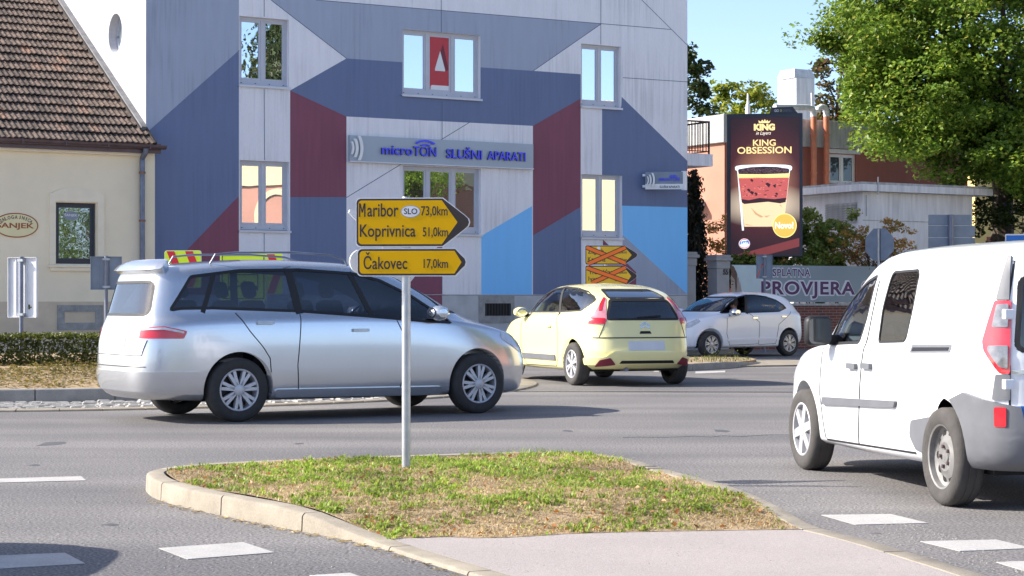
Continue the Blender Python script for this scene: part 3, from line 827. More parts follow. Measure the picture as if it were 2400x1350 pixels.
# ------------------------------------------------------------------ roundabout island
RC, RK, RA = Vector((-7.2, 29.9, 0)), 5.65, 7.6
cir = [(RC.x + RK * math.cos(R(a)), RC.y + RK * math.sin(R(a)), .18) for a in range(-200, 62, 3)]
kmb, _ = kerb_mesh(cir, .15, 1, 1.0)
struct(kmb.build('roundabout_kerb', 'concrete_grey', smooth=True, angle=40, recalc=True))
cir = [(RC.x + RA * math.cos(R(a)), RC.y + RA * math.sin(R(a)), .025) for a in range(-200, 62, 2)]
kmb, _ = kerb_mesh(cir, .30, 1, .5)
struct(kmb.build('roundabout_edging', 'concrete_kerb', smooth=True, angle=40, recalc=True))
cb = MB(); rr = RA - .37
while rr > RK + .1:
    n = int(2 * math.pi * rr / .17); off = random.random()
    for i in range(n):
        a = 2 * math.pi * (i + off) / n
        if not (-math.pi * .98 < math.atan2(math.sin(a), math.cos(a)) < .6): continue
        rc = rr + random.uniform(-.012, .012); wa = .17 * random.uniform(.36, .47); wb = random.uniform(.045, .056); h = random.uniform(.018, .045)
        M = Matrix.Translation((RC.x + rc * math.cos(a), RC.y + rc * math.sin(a), 0)) @ Matrix.Rotation(a + math.pi / 2 + random.uniform(-.1, .1), 4, 'Z')
        e = .014
        cb.add([(-wa, -wb, 0), (wa, -wb, 0), (wa, wb, 0), (-wa, wb, 0), (-wa, -wb, h - e), (wa, -wb, h - e), (wa, wb, h - e), (-wa, wb, h - e),
                (-wa + e, -wb + e, h), (wa - e, -wb + e, h), (wa - e, wb - e, h), (-wa + e, wb - e, h)],
               [(0, 1, 5, 4), (1, 2, 6, 5), (2, 3, 7, 6), (3, 0, 4, 7), (4, 5, 9, 8), (5, 6, 10, 9), (6, 7, 11, 10), (7, 4, 8, 11), (8, 9, 10, 11)], 0, M)
    rr -= .125
struct(cb.build('cobble_apron', 'cobble'))
rb = MB(); rb.lathe([(RA - .3, .008), (RK - .1, .008)], 96, 0, Matrix.Translation(RC)); struct(rb.build('apron_bed', 'concrete_kerb', recalc=True))
def mound_z(r): return .17 + .30 * max(0, 1 - (r / 5.5) ** 2)
md = MB(); md.lathe([(RK - .14, .0)] + [(r, mound_z(r)) for r in (5.5, 5.2, 4.8, 4.2, 3.6, 3, 2, 1, .01)], 72, 0, Matrix.Translation(RC)); struct(md.build('island_soil', 'soil', smooth=True, recalc=True))
n = 26000
a = RNG.uniform(-np.pi, .2, n); r = np.sqrt(RNG.uniform(2.2 ** 2, 5.42 ** 2, n))
q = np.stack([RC.x + r * np.cos(a), RC.y + r * np.sin(a), .17 + .30 * np.clip(1 - (r / 5.5) ** 2, 0, 1)], 1)
pn = patch_noise(q, 2.6, 21)
q[:, 2] += RNG.uniform(0, 1, n) * np.clip(.07 + .09 * pn, .015, .2)
q = q[(pn > -.25) | (RNG.uniform(0, 1, n) < .35)]
stuff(leaves('heather', q, .055, 'leaf_heather', wid=.4, up=.9), 'olive and brown low heather covering the roundabout island', 'ground cover')

# clipped hedge on the island
hd = thing('hedge', 'clipped low dark green hedge on the roundabout island', 'hedge', (-6.6, 27.45, .3), R(2))
n = 15000; LX, LY, LZ = 2.3, .42, .50
f = RNG.uniform(0, 1, n)
q = np.stack([RNG.uniform(-LX, LX, n), RNG.uniform(-LY, LY, n), RNG.uniform(0.02, LZ, n)], 1)
top = f < .33; q[top, 2] = LZ + RNG.normal(0, .018, top.sum())
fr = (f >= .33) & (f < .75); q[fr, 1] = -LY + np.abs(RNG.normal(0, .035, fr.sum()))
q[:, 0] += RNG.normal(0, .03, n)
leaves('foliage', q, .052, 'leaf_hedge', hd, up=.25)
st = MB()
for i in range(26):
    x = -LX + .1 + i * .178; st.tube([(x, random.uniform(-.2, .2), -.1), (x + random.uniform(-.1, .1), random.uniform(-.3, .3), .42)], [.014, .006], 5)
st.build('stems', 'bark', hd)

# pavement strip along the painted building, and the splitter island by the side road
c0 = [FW(-14, -2.2), FW(11.6, -2.2), FW(11.6, .6), FW(-14, .6)]
sheet('side_pavement', [p[:2] for p in c0], .10, 'concrete_grey', .14)
sp = [G(1545, 872), G(1640, 868), G(1715, 863), G(1795, 854.5), G(1765, 848), G(1640, 846), G(1560, 850)]
spath = smooth_path([(p.x, p.y, .13 if i < 3 else .03) for i, p in enumerate(sp)] + [(sp[0].x, sp[0].y, .13)], 1)
kmb, sin_ = kerb_mesh(spath, .13, 1)
struct(kmb.build('splitter_kerb', 'concrete_grey', smooth=True, angle=40, recalc=True))
sheet('splitter_soil', [(p.x, p.y) for p in sin_[:-1]], .10, 'soil', .12)
q = np.array([[random.uniform(3.1, 4.9), random.uniform(37.2, 41), 0] for _ in range(900)])
q = q[pip_many(q, [(p.x, p.y) for p in sin_[:-1]])]; q[:, 2] = .09
stuff(blades('splitter_grass', q, RNG.uniform(.03, .10, len(q)), .005, .8, 'splitter_blade'), 'thin grass on the far kerbed islet before the white hatchback', 'grass')
q = q[::14].copy(); q[:, 2] = .24
stuff(leaves('yellow_flowers', q, .035, 'leaf_yellowgreen', up=2), 'tiny yellow flowers above the grass of the far islet', 'flowers')
sheet('far_pavement', [tuple(G(a, b, .03)[:2]) for a, b in [(1690, 858), (1800, 856), (2000, 853), (2000, 846), (1800, 842), (1690, 843)]], .03, 'concrete_kerb', .05)

# ================================================================== painted building
B_ = thing('mural_building', 'tall building painted with grey, navy, maroon and sky blue geometric fields', 'building', (FO[0], FO[1], 0), FA)
UL = FU(342, 300)[0]; UR = FU(1611, 300)[0]
PZ = FU(1200, 691)[1]                       # top of the plinth
ZT = 11.5
def uzp(px): return [FU(a, b) for a, b in px]
WIN = [  # top left, bottom right, panes, glass
    ((561, 37), (677, 209), 2, 'pane_wavy', 'upper window at the left, reflecting a conifer'),
    ((943, 68), (1126, 236), 3, 'pane_mirror', 'upper middle window with a red poster in its central pane'),
    ((1362, 102), (1455, 257), 2, 'pane_mirror', 'upper window at the right, reflecting pale sky'),
    ((562, 375), (678, 545), 2, 'pane_mirror', 'lower window at the left, reflecting a salmon wall'),
    ((944, 388), (1127, 553), 3, 'pane_wavy', 'lower middle window, partly behind the yellow signpost'),
    ((1363, 408), (1458, 561), 2, 'pane_mirror', 'lower window at the right, reflecting a cream wall')]
rects = []
for tl, br, k, gm, lb in WIN:
    (u0, z1), (u1, z0) = FU(*tl), FU(*br)
    rects.append((u0, z0, u1, z1))
FIELDS = [
    ('slate_light', [(340, -400), (560, -400), (560, 118), (340, 314)]),
    ('slate_dark', [(560, 118), (560, 459), (340, 690), (330, 690), (330, 323)]),
    ('maroon', [(560, 459), (560, 690), (338, 690)]),
    ('slate_light', [(635, 0), (622, -9), (740, 0), (1409, 56), (1250, 166), (812, 137)]),
    ('slate_dark', [(680, 212), (812, 137), (1250, 166), (1361, 174), (1361, 231), (1249, 295), (812, 273)]),
    ('maroon', [(680, 212), (812, 273), (812, 462), (680, 462)]),
    ('slate_dark', [(680, 462), (812, 462), (812, 690), (680, 690)]),
    ('maroon', [(1036, 565), (1036, 690), (940, 690)]),
    ('sky_blue_paint', [(1247, 483), (1247, 690.5), (1128, 690), (1128, 553)]),
    ('maroon', [(1249, 295), (1361, 231), (1361, 485), (1249, 552)]),
    ('slate_dark', [(1249, 552), (1361, 485), (1363, 690.5), (1249, 690.5)]),
    ('slate_dark', [(1411, 250), (1456, 250), (1457, 227), (1612, 378), (1612, 486), (1458, 482), (1458, 412), (1411, 412)]),
    ('sky_blue_paint', [(1458, 482), (1612, 486), (1612, 691), (1459, 550)]),
    ('slate_light', [(1459, 550), (1612, 691), (1491, 690.8), (1459, 690.8)]),
    ('maroon', [(1413, 561), (1491, 638), (1491, 690.8), (1413, 690.8)])]
bm = bmesh.new()
bm.faces.new([bm.verts.new((u, 0, z)) for u, z in ((UL, PZ), (UR, PZ), (UR, ZT), (UL, ZT))])
def cut(p, q):
    d = Vector((q[0] - p[0], 0, q[1] - p[1]))
    if d.length < 1e-4: return
    bmesh.ops.bisect_plane(bm, geom=bm.verts[:] + bm.edges[:] + bm.faces[:], plane_co=(p[0], 0, p[1]), plane_no=(d.z, 0, -d.x), dist=1e-5)
for _, px in FIELDS:
    q = uzp(px)
    for a, b in zip(q, q[1:] + q[:1]): cut(a, b)
for u0, z0, u1, z1 in rects:
    cut((u0, z0), (u0, z1)); cut((u1, z0), (u1, z1)); cut((u0, z0), (u1, z0)); cut((u0, z1), (u1, z1))
names = ['white_render', 'slate_light', 'slate_dark', 'maroon', 'sky_blue_paint', 'joint']
polys = [(names.index(m), uzp(px)) for m, px in FIELDS]
dele = []
for f in bm.faces:
    c = f.calc_center_median()
    if any(u0 < c.x < u1 and z0 < c.z < z1 for u0, z0, u1, z1 in rects): dele.append(f); continue
    for mi, q in polys:
        if inside(c.x, c.z, q): f.material_index = mi
bmesh.ops.delete(bm, geom=dele, context='FACES')
for f in bm.faces:
    if f.normal.y > 0: f.normal_flip()
me = bpy.data.meshes.new('facade'); bm.to_mesh(me); bm.free()
wall = MB()
wall.add([tuple(v.co) for v in me.vertices], [tuple(p.vertices) for p in me.polygons], 0)
wall.m = [p.material_index for p in me.polygons]
for u0, z0, u1, z1 in rects:                 # reveals
    d = .17
    for a, b in (((u0, z0), (u0, z1)), ((u0, z1), (u1, z1)), ((u1, z1), (u1, z0)), ((u1, z0), (u0, z0))):
        wall.add([(a[0], 0, a[1]), (b[0], 0, b[1]), (b[0], d, b[1]), (a[0], d, a[1])], [(0, 1, 2, 3)], 0)
def seam(p, q, wd=.0075):
    a, b = FU(*p), FU(*q); d = Vector((b[0] - a[0], b[1] - a[1])).normalized() * wd; n_ = Vector((-d.y, d.x))
    wall.add([(a[0] + n_.x, -.003, a[1] + n_.y), (b[0] + n_.x, -.003, b[1] + n_.y), (b[0] - n_.x, -.003, b[1] - n_.y), (a[0] - n_.x, -.003, a[1] - n_.y)], [(3, 2, 1, 0)], 5)
for s_ in [((619, -60), (619, 39)), ((619, 209), (620, 375)), ((619, 546), (619, 690)), ((1034, -60), (1034, 76)), ((1036, 237), (1036, 325)), ((1408, -60), (1408, 104)),
           ((740, 0), (1572, 69)), ((1409, 56), (1250, 166)), ((1500, -4), (1611, 106)), ((635, 0), (812, 137)), ((1100, 287), (812, 463)), ((1460, 182), (1611, 192)),
           ((1036, 553), (1036, 690)), ((560, 118), (560, 120))]: seam(*s_)
wall.build('facade', names, B_)
pl = MB(); pl.box((UL, .0, -.1), (UR, .25, PZ - .012)); pl.build('plinth', 'plinth_grey', B_)
pm2 = MB(); a, b = FU(1036, 692), FU(925, 740); pm2.box((FU(915, 700)[0], -.006, .1), (a[0], .0, PZ - .014)); pm2.build('plinth_paint', 'maroon', B_)
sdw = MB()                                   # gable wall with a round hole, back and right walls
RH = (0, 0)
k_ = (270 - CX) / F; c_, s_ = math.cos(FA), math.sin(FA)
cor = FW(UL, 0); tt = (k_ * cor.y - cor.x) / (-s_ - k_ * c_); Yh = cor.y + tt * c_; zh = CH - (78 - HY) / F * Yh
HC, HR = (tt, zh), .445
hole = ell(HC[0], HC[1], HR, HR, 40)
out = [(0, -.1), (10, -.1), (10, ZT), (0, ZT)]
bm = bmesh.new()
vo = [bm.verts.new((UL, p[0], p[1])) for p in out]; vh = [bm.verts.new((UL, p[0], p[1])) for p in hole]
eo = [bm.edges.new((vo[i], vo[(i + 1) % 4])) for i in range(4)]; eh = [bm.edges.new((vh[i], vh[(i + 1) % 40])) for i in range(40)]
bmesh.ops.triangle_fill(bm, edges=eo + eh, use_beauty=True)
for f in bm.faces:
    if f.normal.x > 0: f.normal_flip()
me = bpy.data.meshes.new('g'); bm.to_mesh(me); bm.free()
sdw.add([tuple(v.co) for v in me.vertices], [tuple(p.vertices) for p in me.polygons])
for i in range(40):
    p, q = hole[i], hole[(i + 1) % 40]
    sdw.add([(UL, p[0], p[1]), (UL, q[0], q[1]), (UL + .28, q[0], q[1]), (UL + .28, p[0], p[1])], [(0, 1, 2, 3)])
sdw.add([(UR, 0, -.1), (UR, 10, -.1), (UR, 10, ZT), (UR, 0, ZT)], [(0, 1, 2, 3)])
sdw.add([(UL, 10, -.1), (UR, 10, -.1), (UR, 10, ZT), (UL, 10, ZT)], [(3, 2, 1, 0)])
sdw.build('side_wall', 'white_render_dimmed', B_)
rf = MB(); rf.box((UL - .25, -.25, ZT), (UR + .25, 10.25, ZT + .3)); rf.build('roof', 'weathered', B_)
pw = MB(); MH = Matrix(((0, 0, -1, UL), (1, 0, 0, 0), (0, 1, 0, 0), (0, 0, 0, 1)))      # plane of the gable, z outwards
pw.prism(ring(ell(HC[0], HC[1], HR, HR, 41), ell(HC[0], HC[1], HR - .07, HR - .07, 41)), -.24, -.19, MH)
pw.box((UL + .2, HC[0] - .02, HC[1] - HR), (UL + .235, HC[0] + .02, HC[1] + HR))
ob = pw.build('porthole_window', 'frame_white', B_, smooth=True)
pp = MB(); pp.prism(ell(HC[0], HC[1], HR - .06, HR - .06, 40), -.23, -.215, MH); pp.build('pane', 'pane_mirror', ob)

def window(parent, rect, npane, glass, v0, label=None, frame='frame_white', sill=True, fw=.055, bottom=.11):
    u0, z0, u1, z1 = rect
    mb = MB()
    d0, d1 = v0 - .02, v0 + .05
    if sill: zb = z0 + .05
    else: zb = z0
    mb.box((u0, d0, z1 - fw), (u1, d1, z1)); mb.box((u0, d0, zb), (u1, d1, zb + bottom))
    mb.box((u0, d0, zb + bottom), (u0 + fw, d1, z1 - fw)); mb.box((u1 - fw, d0, zb + bottom), (u1, d1, z1 - fw))
    wid = (u1 - u0 - fw) / npane
    panes = MB()
    for i in range(npane):
        a, b = u0 + fw / 2 + wid * i, u0 + fw / 2 + wid * (i + 1)
        if i: mb.box((a - .035, d0 - .004, zb + bottom), (a + .035, d1, z1 - fw))
        s = .05                              # casement
        x0, x1, y0, y1 = a + .034, b - .034, zb + bottom, z1 - fw
        if i == 0: x0 = u0 + fw
        if i == npane - 1: x1 = u1 - fw
        mb.box((x0, d0 + .012, y0), (x0 + s, d1, y1)); mb.box((x1 - s, d0 + .012, y0), (x1, d1, y1))
        mb.box((x0 + s, d0 + .012, y0), (x1 - s, d1, y0 + s)); mb.box((x0 + s, d0 + .012, y1 - s), (x1 - s, d1, y1))
        g = MB(); g.box((x0 + s, d0 + .035, y0 + s), (x1 - s, d0 + .043, y1 - s)); panes.v and None
        yield_p.append((x0 + s, y0 + s, x1 - s, y1 - s))
        gs.append(g)
    for i in range(npane * 2):
        xx = u0 + .09 + (u1 - u0 - .18) * i / (npane * 2 - 1)
        mb.box((xx - .014, d0 - .004, zb + .035), (xx + .014, d0, zb + .05), 1)
    o = mb.build('window', [frame, 'black_hole'], parent, label=label)
    for g in gs: g.build('pane', glass, o)
    if sill:
        sb = MB(); sb.box((u0 - .03, -.05, z0 + .012), (u1 + .03, v0 - .02, z0 + .035)); sb.box((u0 - .03, -.055, z0 - .015), (u1 + .03, -.05, z0 + .035))
        sb.build('sill', 'sill_metal', o)
    return o
for (tl, br, k, gm, lb), rc in zip(WIN, rects):
    yield_p, gs = [], []
    o = window(B_, rc, k, gm, .13, lb)
    if 'poster' in lb:
        x0, y0, x1, y1 = yield_p[1]
        po = MB(); Mp = front(0, .140, 0)
        po.prism([(x0, y0), (x1, y0), (x1, y1), (x0, y1)], .0, .008, Mp, 0)
        W_, H_ = x1 - x0, y1 - y0
        q = lambda a, b: (x0 + W_ * a, y0 + H_ * b)
        po.prism([q(.70, .88), q(.55, .72), q(.86, .36), q(.99, .40)], .008, .010, Mp, 1)
        po.prism([q(.55, .74), q(.80, .40), q(.80, .36), q(.28, .36), q(.28, .40)], .010, .012, Mp, 2)
        po.prism([q(.05, .0), q(1, .0), q(1, .085), q(.12, .085), q(.06, .06)], .008, .010, Mp, 2)
        po.build('poster', ['poster_red', 'poster_dark', 'blind'], o)
# basement vent
u0, z1 = FU(1122, 693); u1, z0 = FU(1205, 757)
vm = MB(); x0, zt = FU(1136, 711); x1, zb = FU(1197, 740)
vm.box((u0, -.02, z0), (x0, 0, z1)); vm.box((x1, -.02, z0), (u1, 0, z1)); vm.box((x0, -.02, zt), (x1, 0, z1)); vm.box((x0, -.02, z0), (x1, 0, zb))
vm.box((x0, -.004, zb), (x1, -.001, zt), 1)
for i in range(9):
    x = x0 + (x1 - x0) * (i + .5) / 9; vm.box((x - .008, -.014, zb), (x + .008, -.006, zt), 2)
vm.build('basement_vent', ['old_cement', 'black_hole', 'iron'], B_)
# balcony on the right flank
bl = MB(); zs0, zs1 = FU(1612, 385)[1], FU(1612, 356)[1]
bl.box((UR + .002, .3, zs0), (UR + 1.05, 3.2, zs1)); bo = bl.build('balcony', 'white_render', B_)
ra = MB(); zr = FU(1612, 277)[1]
for x, y in [(UR + .98, .38), (UR + .98, 3.1)]: ra.box((x - .02, y - .02, zs1), (x + .02, y + .02, zr))
ra.box((UR, .36, zr - .04), (UR + 1.0, .40, zr)); ra.box((UR + .96, .4, zr - .04), (UR + 1.0, 3.12, zr)); ra.box((UR, .37, zs1 + .06), (UR + .98, .39, zs1 + .085)); ra.box((UR + .97, .4, zs1 + .06), (UR + .99, 3.1, zs1 + .085))
for i in range(8): ra.box((UR + .06 + i * .118, .372, zs1 + .085), (UR + .074 + i * .118, .388, zr - .04))
for i in range(22): ra.box((UR + .972, .5 + i * .12, zs1 + .085), (UR + .988, .514 + i * .12, zr - .04))
ra.build('railing', 'iron', bo)

# shop board on the facade
def waves(mb, u, z, H, Mx, mi, n=3, sc=1.0, side=None):
    for i in range(n):
        h = H * (.52, .76, 1.0)[i]; x = u + (0, .155, .37)[i] * H * 1.0
        th = (.085, .12, .13)[i] * H
        R_ = h * 1.05; a = math.degrees(math.asin(min(1, h / 2 / R_)))
        o_ = [(x - R_ + R_ * math.cos(R(t)) + th, z + R_ * math.sin(R(t))) for t in np.linspace(-a, a, 14)]
        i_ = [(x - R_ + R_ * math.cos(R(t)), z + R_ * math.sin(R(t))) for t in np.linspace(-a, a, 14)]
        mb.prism(ring(o_, i_), .015, .06, Mx, mi)
S_ = thing('shop_sign_board', 'long grey fascia board with raised blue letters above the lower middle window', 'shop sign', (FO[0], FO[1], 0), FA)
bu0, bz1 = FU(820, 318, -.1); bu1, bz0 = FU(1250, 394, -.1); bz1 = FU(1250, 338, -.1)[1]
bz0b = FU(820, 377, -.1)[1]; bz0 = (bz0 + bz0b) / 2; bz1 = (bz1 + FU(820, 317, -.1)[1]) / 2
m_ = MB(); m_.box((bu0, -.10, bz0), (bu1, -.004, bz1)); m_.build('board', 'board_grey', S_)
m_ = MB(); m_.box((bu0, -.125, bz0 - .03), (bu1, -.004, bz0 - .002)); m_.build('ledge', 'sill_metal', S_)
Mb = front(0, -.10, 0); Hb = bz1 - bz0
def bbox(px0, py0, px1, py1, v=-.15):
    a, b = FU(px0, py0, v); c, d = FU(px1, py1, v)
    return a, b, c, d
m_ = MB()
t0 = FU(895, 0, -.15)[0]; t1 = FU(1023, 0, -.15)[0]
m_.text('micro', Mb, (t0, bz0 + Hb * .30, t0 + (t1 - t0) * .56, bz0 + Hb * .66), 0, .012, .055, bold=.012, side=1)
m_.text('TON', Mb, (t0 + (t1 - t0) * .575, bz0 + Hb * .29, t1, bz0 + Hb * .68), 0, .012, .055, bold=.006, side=1)
cx = t0 + (t1 - t0) * .80
for r_i, r_o, a in ((.13, .165, 42), (.235, .285, 48)):
    m_.prism(ring([(cx + r_o * 1.25 * math.sin(R(t)), bz0 + Hb * .56 + r_o * .8 * math.cos(R(t))) for t in np.linspace(-a, a, 14)],
                  [(cx + r_i * 1.25 * math.sin(R(t)), bz0 + Hb * .56 + r_i * .8 * math.cos(R(t))) for t in np.linspace(-a, a, 14)]), .012, .05, Mb, 0)
t0 = FU(1047, 0, -.15)[0]; t1 = FU(1130, 0, -.15)[0]
m_.text('SLUŠNI', Mb, (t0, bz0 + Hb * .26, t1, bz0 + Hb * .735), 0, .012, .055, bold=.012, side=1)
t0 = FU(1143, 0, -.15)[0]; t1 = FU(1232, 0, -.15)[0]
m_.text('APARATI', Mb, (t0, bz0 + Hb * .27, t1, bz0 + Hb * .635), 0, .012, .055, bold=.012, side=1)
m_.build('lettering', ['letter_blue', 'letter_side'], S_)
m_ = MB(); waves(m_, FU(826, 0, -.15)[0], (bz0 + bz1) / 2, Hb * .96, Mb, 0); m_.build('sound_wave_emblem', 'white_plastic', S_)

# projecting sign
Q_ = thing('projecting_sign', 'small grey and white box sign sticking out at the right end of the facade', 'shop sign', FW(FU(1507, 430)[0], -.10), FA - R(34))
m_ = MB(); zc = FU(1550, 424, -.4)[1]
m_.box((0, -.07, zc - .21), (.95, .07, zc + .23)); m_.build('sign_box', 'grey_sign_back', Q_, bevel=.01)
m_ = MB(); m_.box((.0, -.076, zc - .21), (.95, -.071, zc - .075)); m_.build('white_band', 'white_plastic', Q_)
m_ = MB(); m_.tube([(.98, 0, zc - .23), (.98, 0, zc + .25)], .075, 14); m_.build('end_tube', 'white_plastic', Q_, smooth=True)
m_ = MB(); Mq = front(0, -.076, 0)
m_.text('microTON', Mq, (.34, zc + .0, .86, zc + .10), 0, .0, .02, bold=.01)
for r_o in (.10, .15): m_.prism(ring([(.70 + r_o * math.sin(R(t)), zc + .04 + r_o * .75 * math.cos(R(t))) for t in np.linspace(-45, 45, 10)], [(.70 + (r_o - .022) * math.sin(R(t)), zc + .04 + (r_o - .022) * .75 * math.cos(R(t))) for t in np.linspace(-45, 45, 10)]), 0, .02, Mq, 0)
m_.text('SLUŠNI APARATI', Mq, (.36, zc - .18, .86, zc - .105), 1, .0, .006, bold=.01)
m_.build('lettering', ['letter_blue', 'letter_dark'], Q_)
m_ = MB(); waves(m_, .06, zc + .02, .36, Mq, 0); m_.build('sound_wave_emblem', 'white_plastic', Q_)
for z in (zc + .15, zc - .13): m_ = MB(); m_.box((-.07, -.03, z - .03), (0, .03, z + .03)); m_.build('bracket', 'white_plastic', Q_)

# ================================================================== pawnbroker's house
HV = -.35
H_ = thing('house', 'low beige house with a steep brown tiled roof at the left edge', 'house', (FO[0], FO[1], 0), FA)
def HU(a, b, v=HV): return FU(a, b, v)
hr = HU(363, 400)[0]; hl = -9.5
ez = HU(363, 346)[1]; hp = HU(100, 707)[1]
wt = HU(131, 474); wb_ = HU(226, 619)
wx0, wz1, wx1, wz0 = wt[0], wt[1], wb_[0], wb_[1]
m_ = MB()
for a, b in (((hl, -.1), (wx0, ez)), ((wx1, -.1), (hr, ez)), ((wx0, -.1), (wx1, wz0)), ((wx0, wz1), (wx1, ez))): m_.box((a[0], HV, a[1]), (b[0], HV + .3, b[1]))
m_.build('wall', 'beige_render', H_)
m_ = MB(); vx0, vz1 = HU(133, 715); vx1, vz0 = HU(240, 773); m_.box((hl, HV - .02, -.1), (hr - .004, HV - .001, hp)); m_.build('plinth', 'beige_plinth', H_)
m_ = MB(); ix0, iz1 = HU(150, 731); ix1, iz0 = HU(222, 756)
yv = HV - .021
m_.box((vx0, yv - .02, vz0), (ix0, yv, vz1)); m_.box((ix1, yv - .02, vz0), (vx1, yv, vz1)); m_.box((ix0, yv - .02, iz1), (ix1, yv, vz1)); m_.box((ix0, yv - .02, vz0), (ix1, yv, iz0)); m_.box((ix0, yv - .004, iz0), (ix1, yv - .001, iz1), 1)
m_.build('cellar_vent', ['old_cement', 'beige_plinth'], H_)
yield_p, gs = [], []
wo = window(H_, (wx0, wz0, wx1, wz1), 1, 'pane_dark', HV + .12, frame='dark_frame', sill=False, fw=.05, bottom=.07)
m_ = MB(); zc_ = HU(170, 505)[1]; uc = HU(171, 505)[0]; Mw = front(0, HV + .132, 0)
m_.prism(ell(uc, zc_, .165, .10, 28), 0, .003, Mw, 0); m_.text('ŠANJEK', Mw, (uc - .14, zc_ - .03, uc + .14, zc_ + .05), 1, .003, .005, bold=.01)
m_.build('window_sticker', ['grey_sign_back', 'sign_white'], wo)
# arched surround, sill
sx0, sx1 = HU(115, 500)[0], HU(243, 500)[0]; sz = HU(120, 453)[1]; az = HU(180, 440)[1]
arc = [(sx0, wz0 - .02), (sx0, sz), (sx0 + .06, sz)] + [(sx0 + .06 + (sx1 - sx0 - .12) * t, sz + .01 + (az - sz) * math.sin(math.pi * t) ** .8) for t in np.linspace(.02, .98, 18)] + [(sx1 - .06, sz), (sx1, sz), (sx1, wz0 - .02), (wx1 + .02, wz0 - .02), (wx1 + .02, wz1 + .02), (wx0 - .02, wz1 + .02), (wx0 - .02, wz0 - .02)]
m_ = MB(); m_.prism(arc, .001, .040, front(0, HV, 0)); m_.build('window_surround', 'beige_trim', H_)
m_ = MB(); kz = HU(180, 620)[1]; m_.box((sx0 - .03, HV - .10, kz - .06), (sx1 + .03, HV + .1, kz - .015)); m_.box((sx0 + .02, HV - .06, kz - .14), (sx1 - .02, HV, kz - .06)); m_.build('window_sill', 'beige_trim', H_, bevel=.006)
m_ = MB(); m_.box((hl, HV - .12, ez - .20), (hr - .25, HV, ez)); m_.box((hl, HV - .17, ez - .085), (hr + .01, HV - .12, ez + .06)); m_.build('cornice', 'beige_trim', H_)
# gutter
m_ = MB(); gz = HU(300, 344)[1] + .03; gy = HV - .30
prof = [(gy + .085 * math.cos(R(t)), gz + .085 * math.sin(R(t))) for t in np.linspace(180, 360, 11)] + [(gy + .076 * math.cos(R(t)), gz + .076 * math.sin(R(t))) for t in np.linspace(360, 180, 11)]
m_.prism(prof, hl, hr + .12, Matrix(((0, 0, 1, 0), (1, 0, 0, 0), (0, 1, 0, 0), (0, 0, 0, 1))))
m_.prism([(gy + .085 * math.cos(R(t)), gz + .085 * math.sin(R(t))) for t in np.linspace(180, 360, 11)], hr + .12, hr + .13, Matrix(((0, 0, 1, 0), (1, 0, 0, 0), (0, 1, 0, 0), (0, 0, 0, 1))))
for i in range(9):
    x = hr - .25 - i * .92; m_.box((x - .012, gy - .092, gz - .09), (x + .012, gy - .086, gz + .015))
m_.box((hl, HV - .21, gz - .17), (hr + .06, HV - .175, gz + .04))
gt = m_.build('gutter', 'gutter_brown', H_, smooth=True, recalc=True)
m_ = MB(); dx = HU(330, 450)[0]
m_.tube([(dx, gy, gz - .07), (dx, gy + .02, gz - .16), (dx, HV - .10, gz - .27), (dx, HV - .09, gz - .34), (dx, HV - .09, 2.2)], .058, 12)
m_.tube([(dx, HV - .09, 2.2), (dx, HV - .09, .1)], .062, 12)
for z in (gz - .6, 3.0, 1.75): m_.tube([(dx, HV - .09, z), (dx, HV - .09, z + .04)], .072, 12, 1)
m_.build('downpipe', ['pipe_grey', 'rust'], H_, smooth=True)
# tiled roof: each course a wavy strip with a step
ro = bpy.data.objects.new('roof', None)
SL = math.atan2(3.74 * 1.075, 6.0 * 1.08); CO, NR_ = .42, 19
rv, rfc = [], []
u_end = hr - .10; ncol = int((u_end - hl) / .12 * 6)
us = np.linspace(hl, u_end, ncol)
wave = .020 * np.sin(us / .12 * 2 * math.pi)
wave = np.where(wave > 0, wave, wave * .35)
nv_ = len(us)
for j in range(NR_):
    jig = np.repeat(RNG.uniform(-.012, .012, nv_ // 12 + 1), 12)[:nv_]; jz = np.repeat(RNG.uniform(-.006, .006, nv_ // 12 + 1), 12)[:nv_]
    for a, lift in ((j * CO - .03, .030), (j * CO - .028, .048), ((j + 1) * CO, .0)):
        for i in range(nv_): rv.append((us[i], a + (jig[i] if lift else 0), wave[i] * (1 if lift > .04 or lift == 0 else .8) + lift + (jz[i] if lift > .04 else 0)))
    b0 = j * 3 * nv_
    for s in range(2):
        for i in range(nv_ - 1): rfc.append((b0 + s * nv_ + i, b0 + s * nv_ + i + 1, b0 + (s + 1) * nv_ + i + 1, b0 + (s + 1) * nv_ + i))
m_ = MB(); m_.add(rv, rfc)
ro = m_.build('roof', 'roof_tiles', H_, smooth=True, angle=50)
ro.location = (0, HV - .22, gz + .02); ro.rotation_euler = (SL, 0, 0)
m_ = MB(); m_.box((hl, 0, -.1), (u_end, NR_ * CO, -.03)); m_.build('roof_deck', 'bark', ro)
m_ = MB(); m_.box((u_end + .004, -.02, -.12), (u_end + .05, NR_ * CO, .07)); m_.build('verge_flashing', 'iron', ro)
m_ = MB(); m_.box((UL - .13, .62, -.12), (UL - .006, NR_ * CO, .115)); m_.build('verge_apron', 'lead_grey', ro)
m_ = MB(); m_.box((UL - .17, .62, -.12), (UL - .131, NR_ * CO, .075)); m_.build('verge_flashing', 'iron', ro)
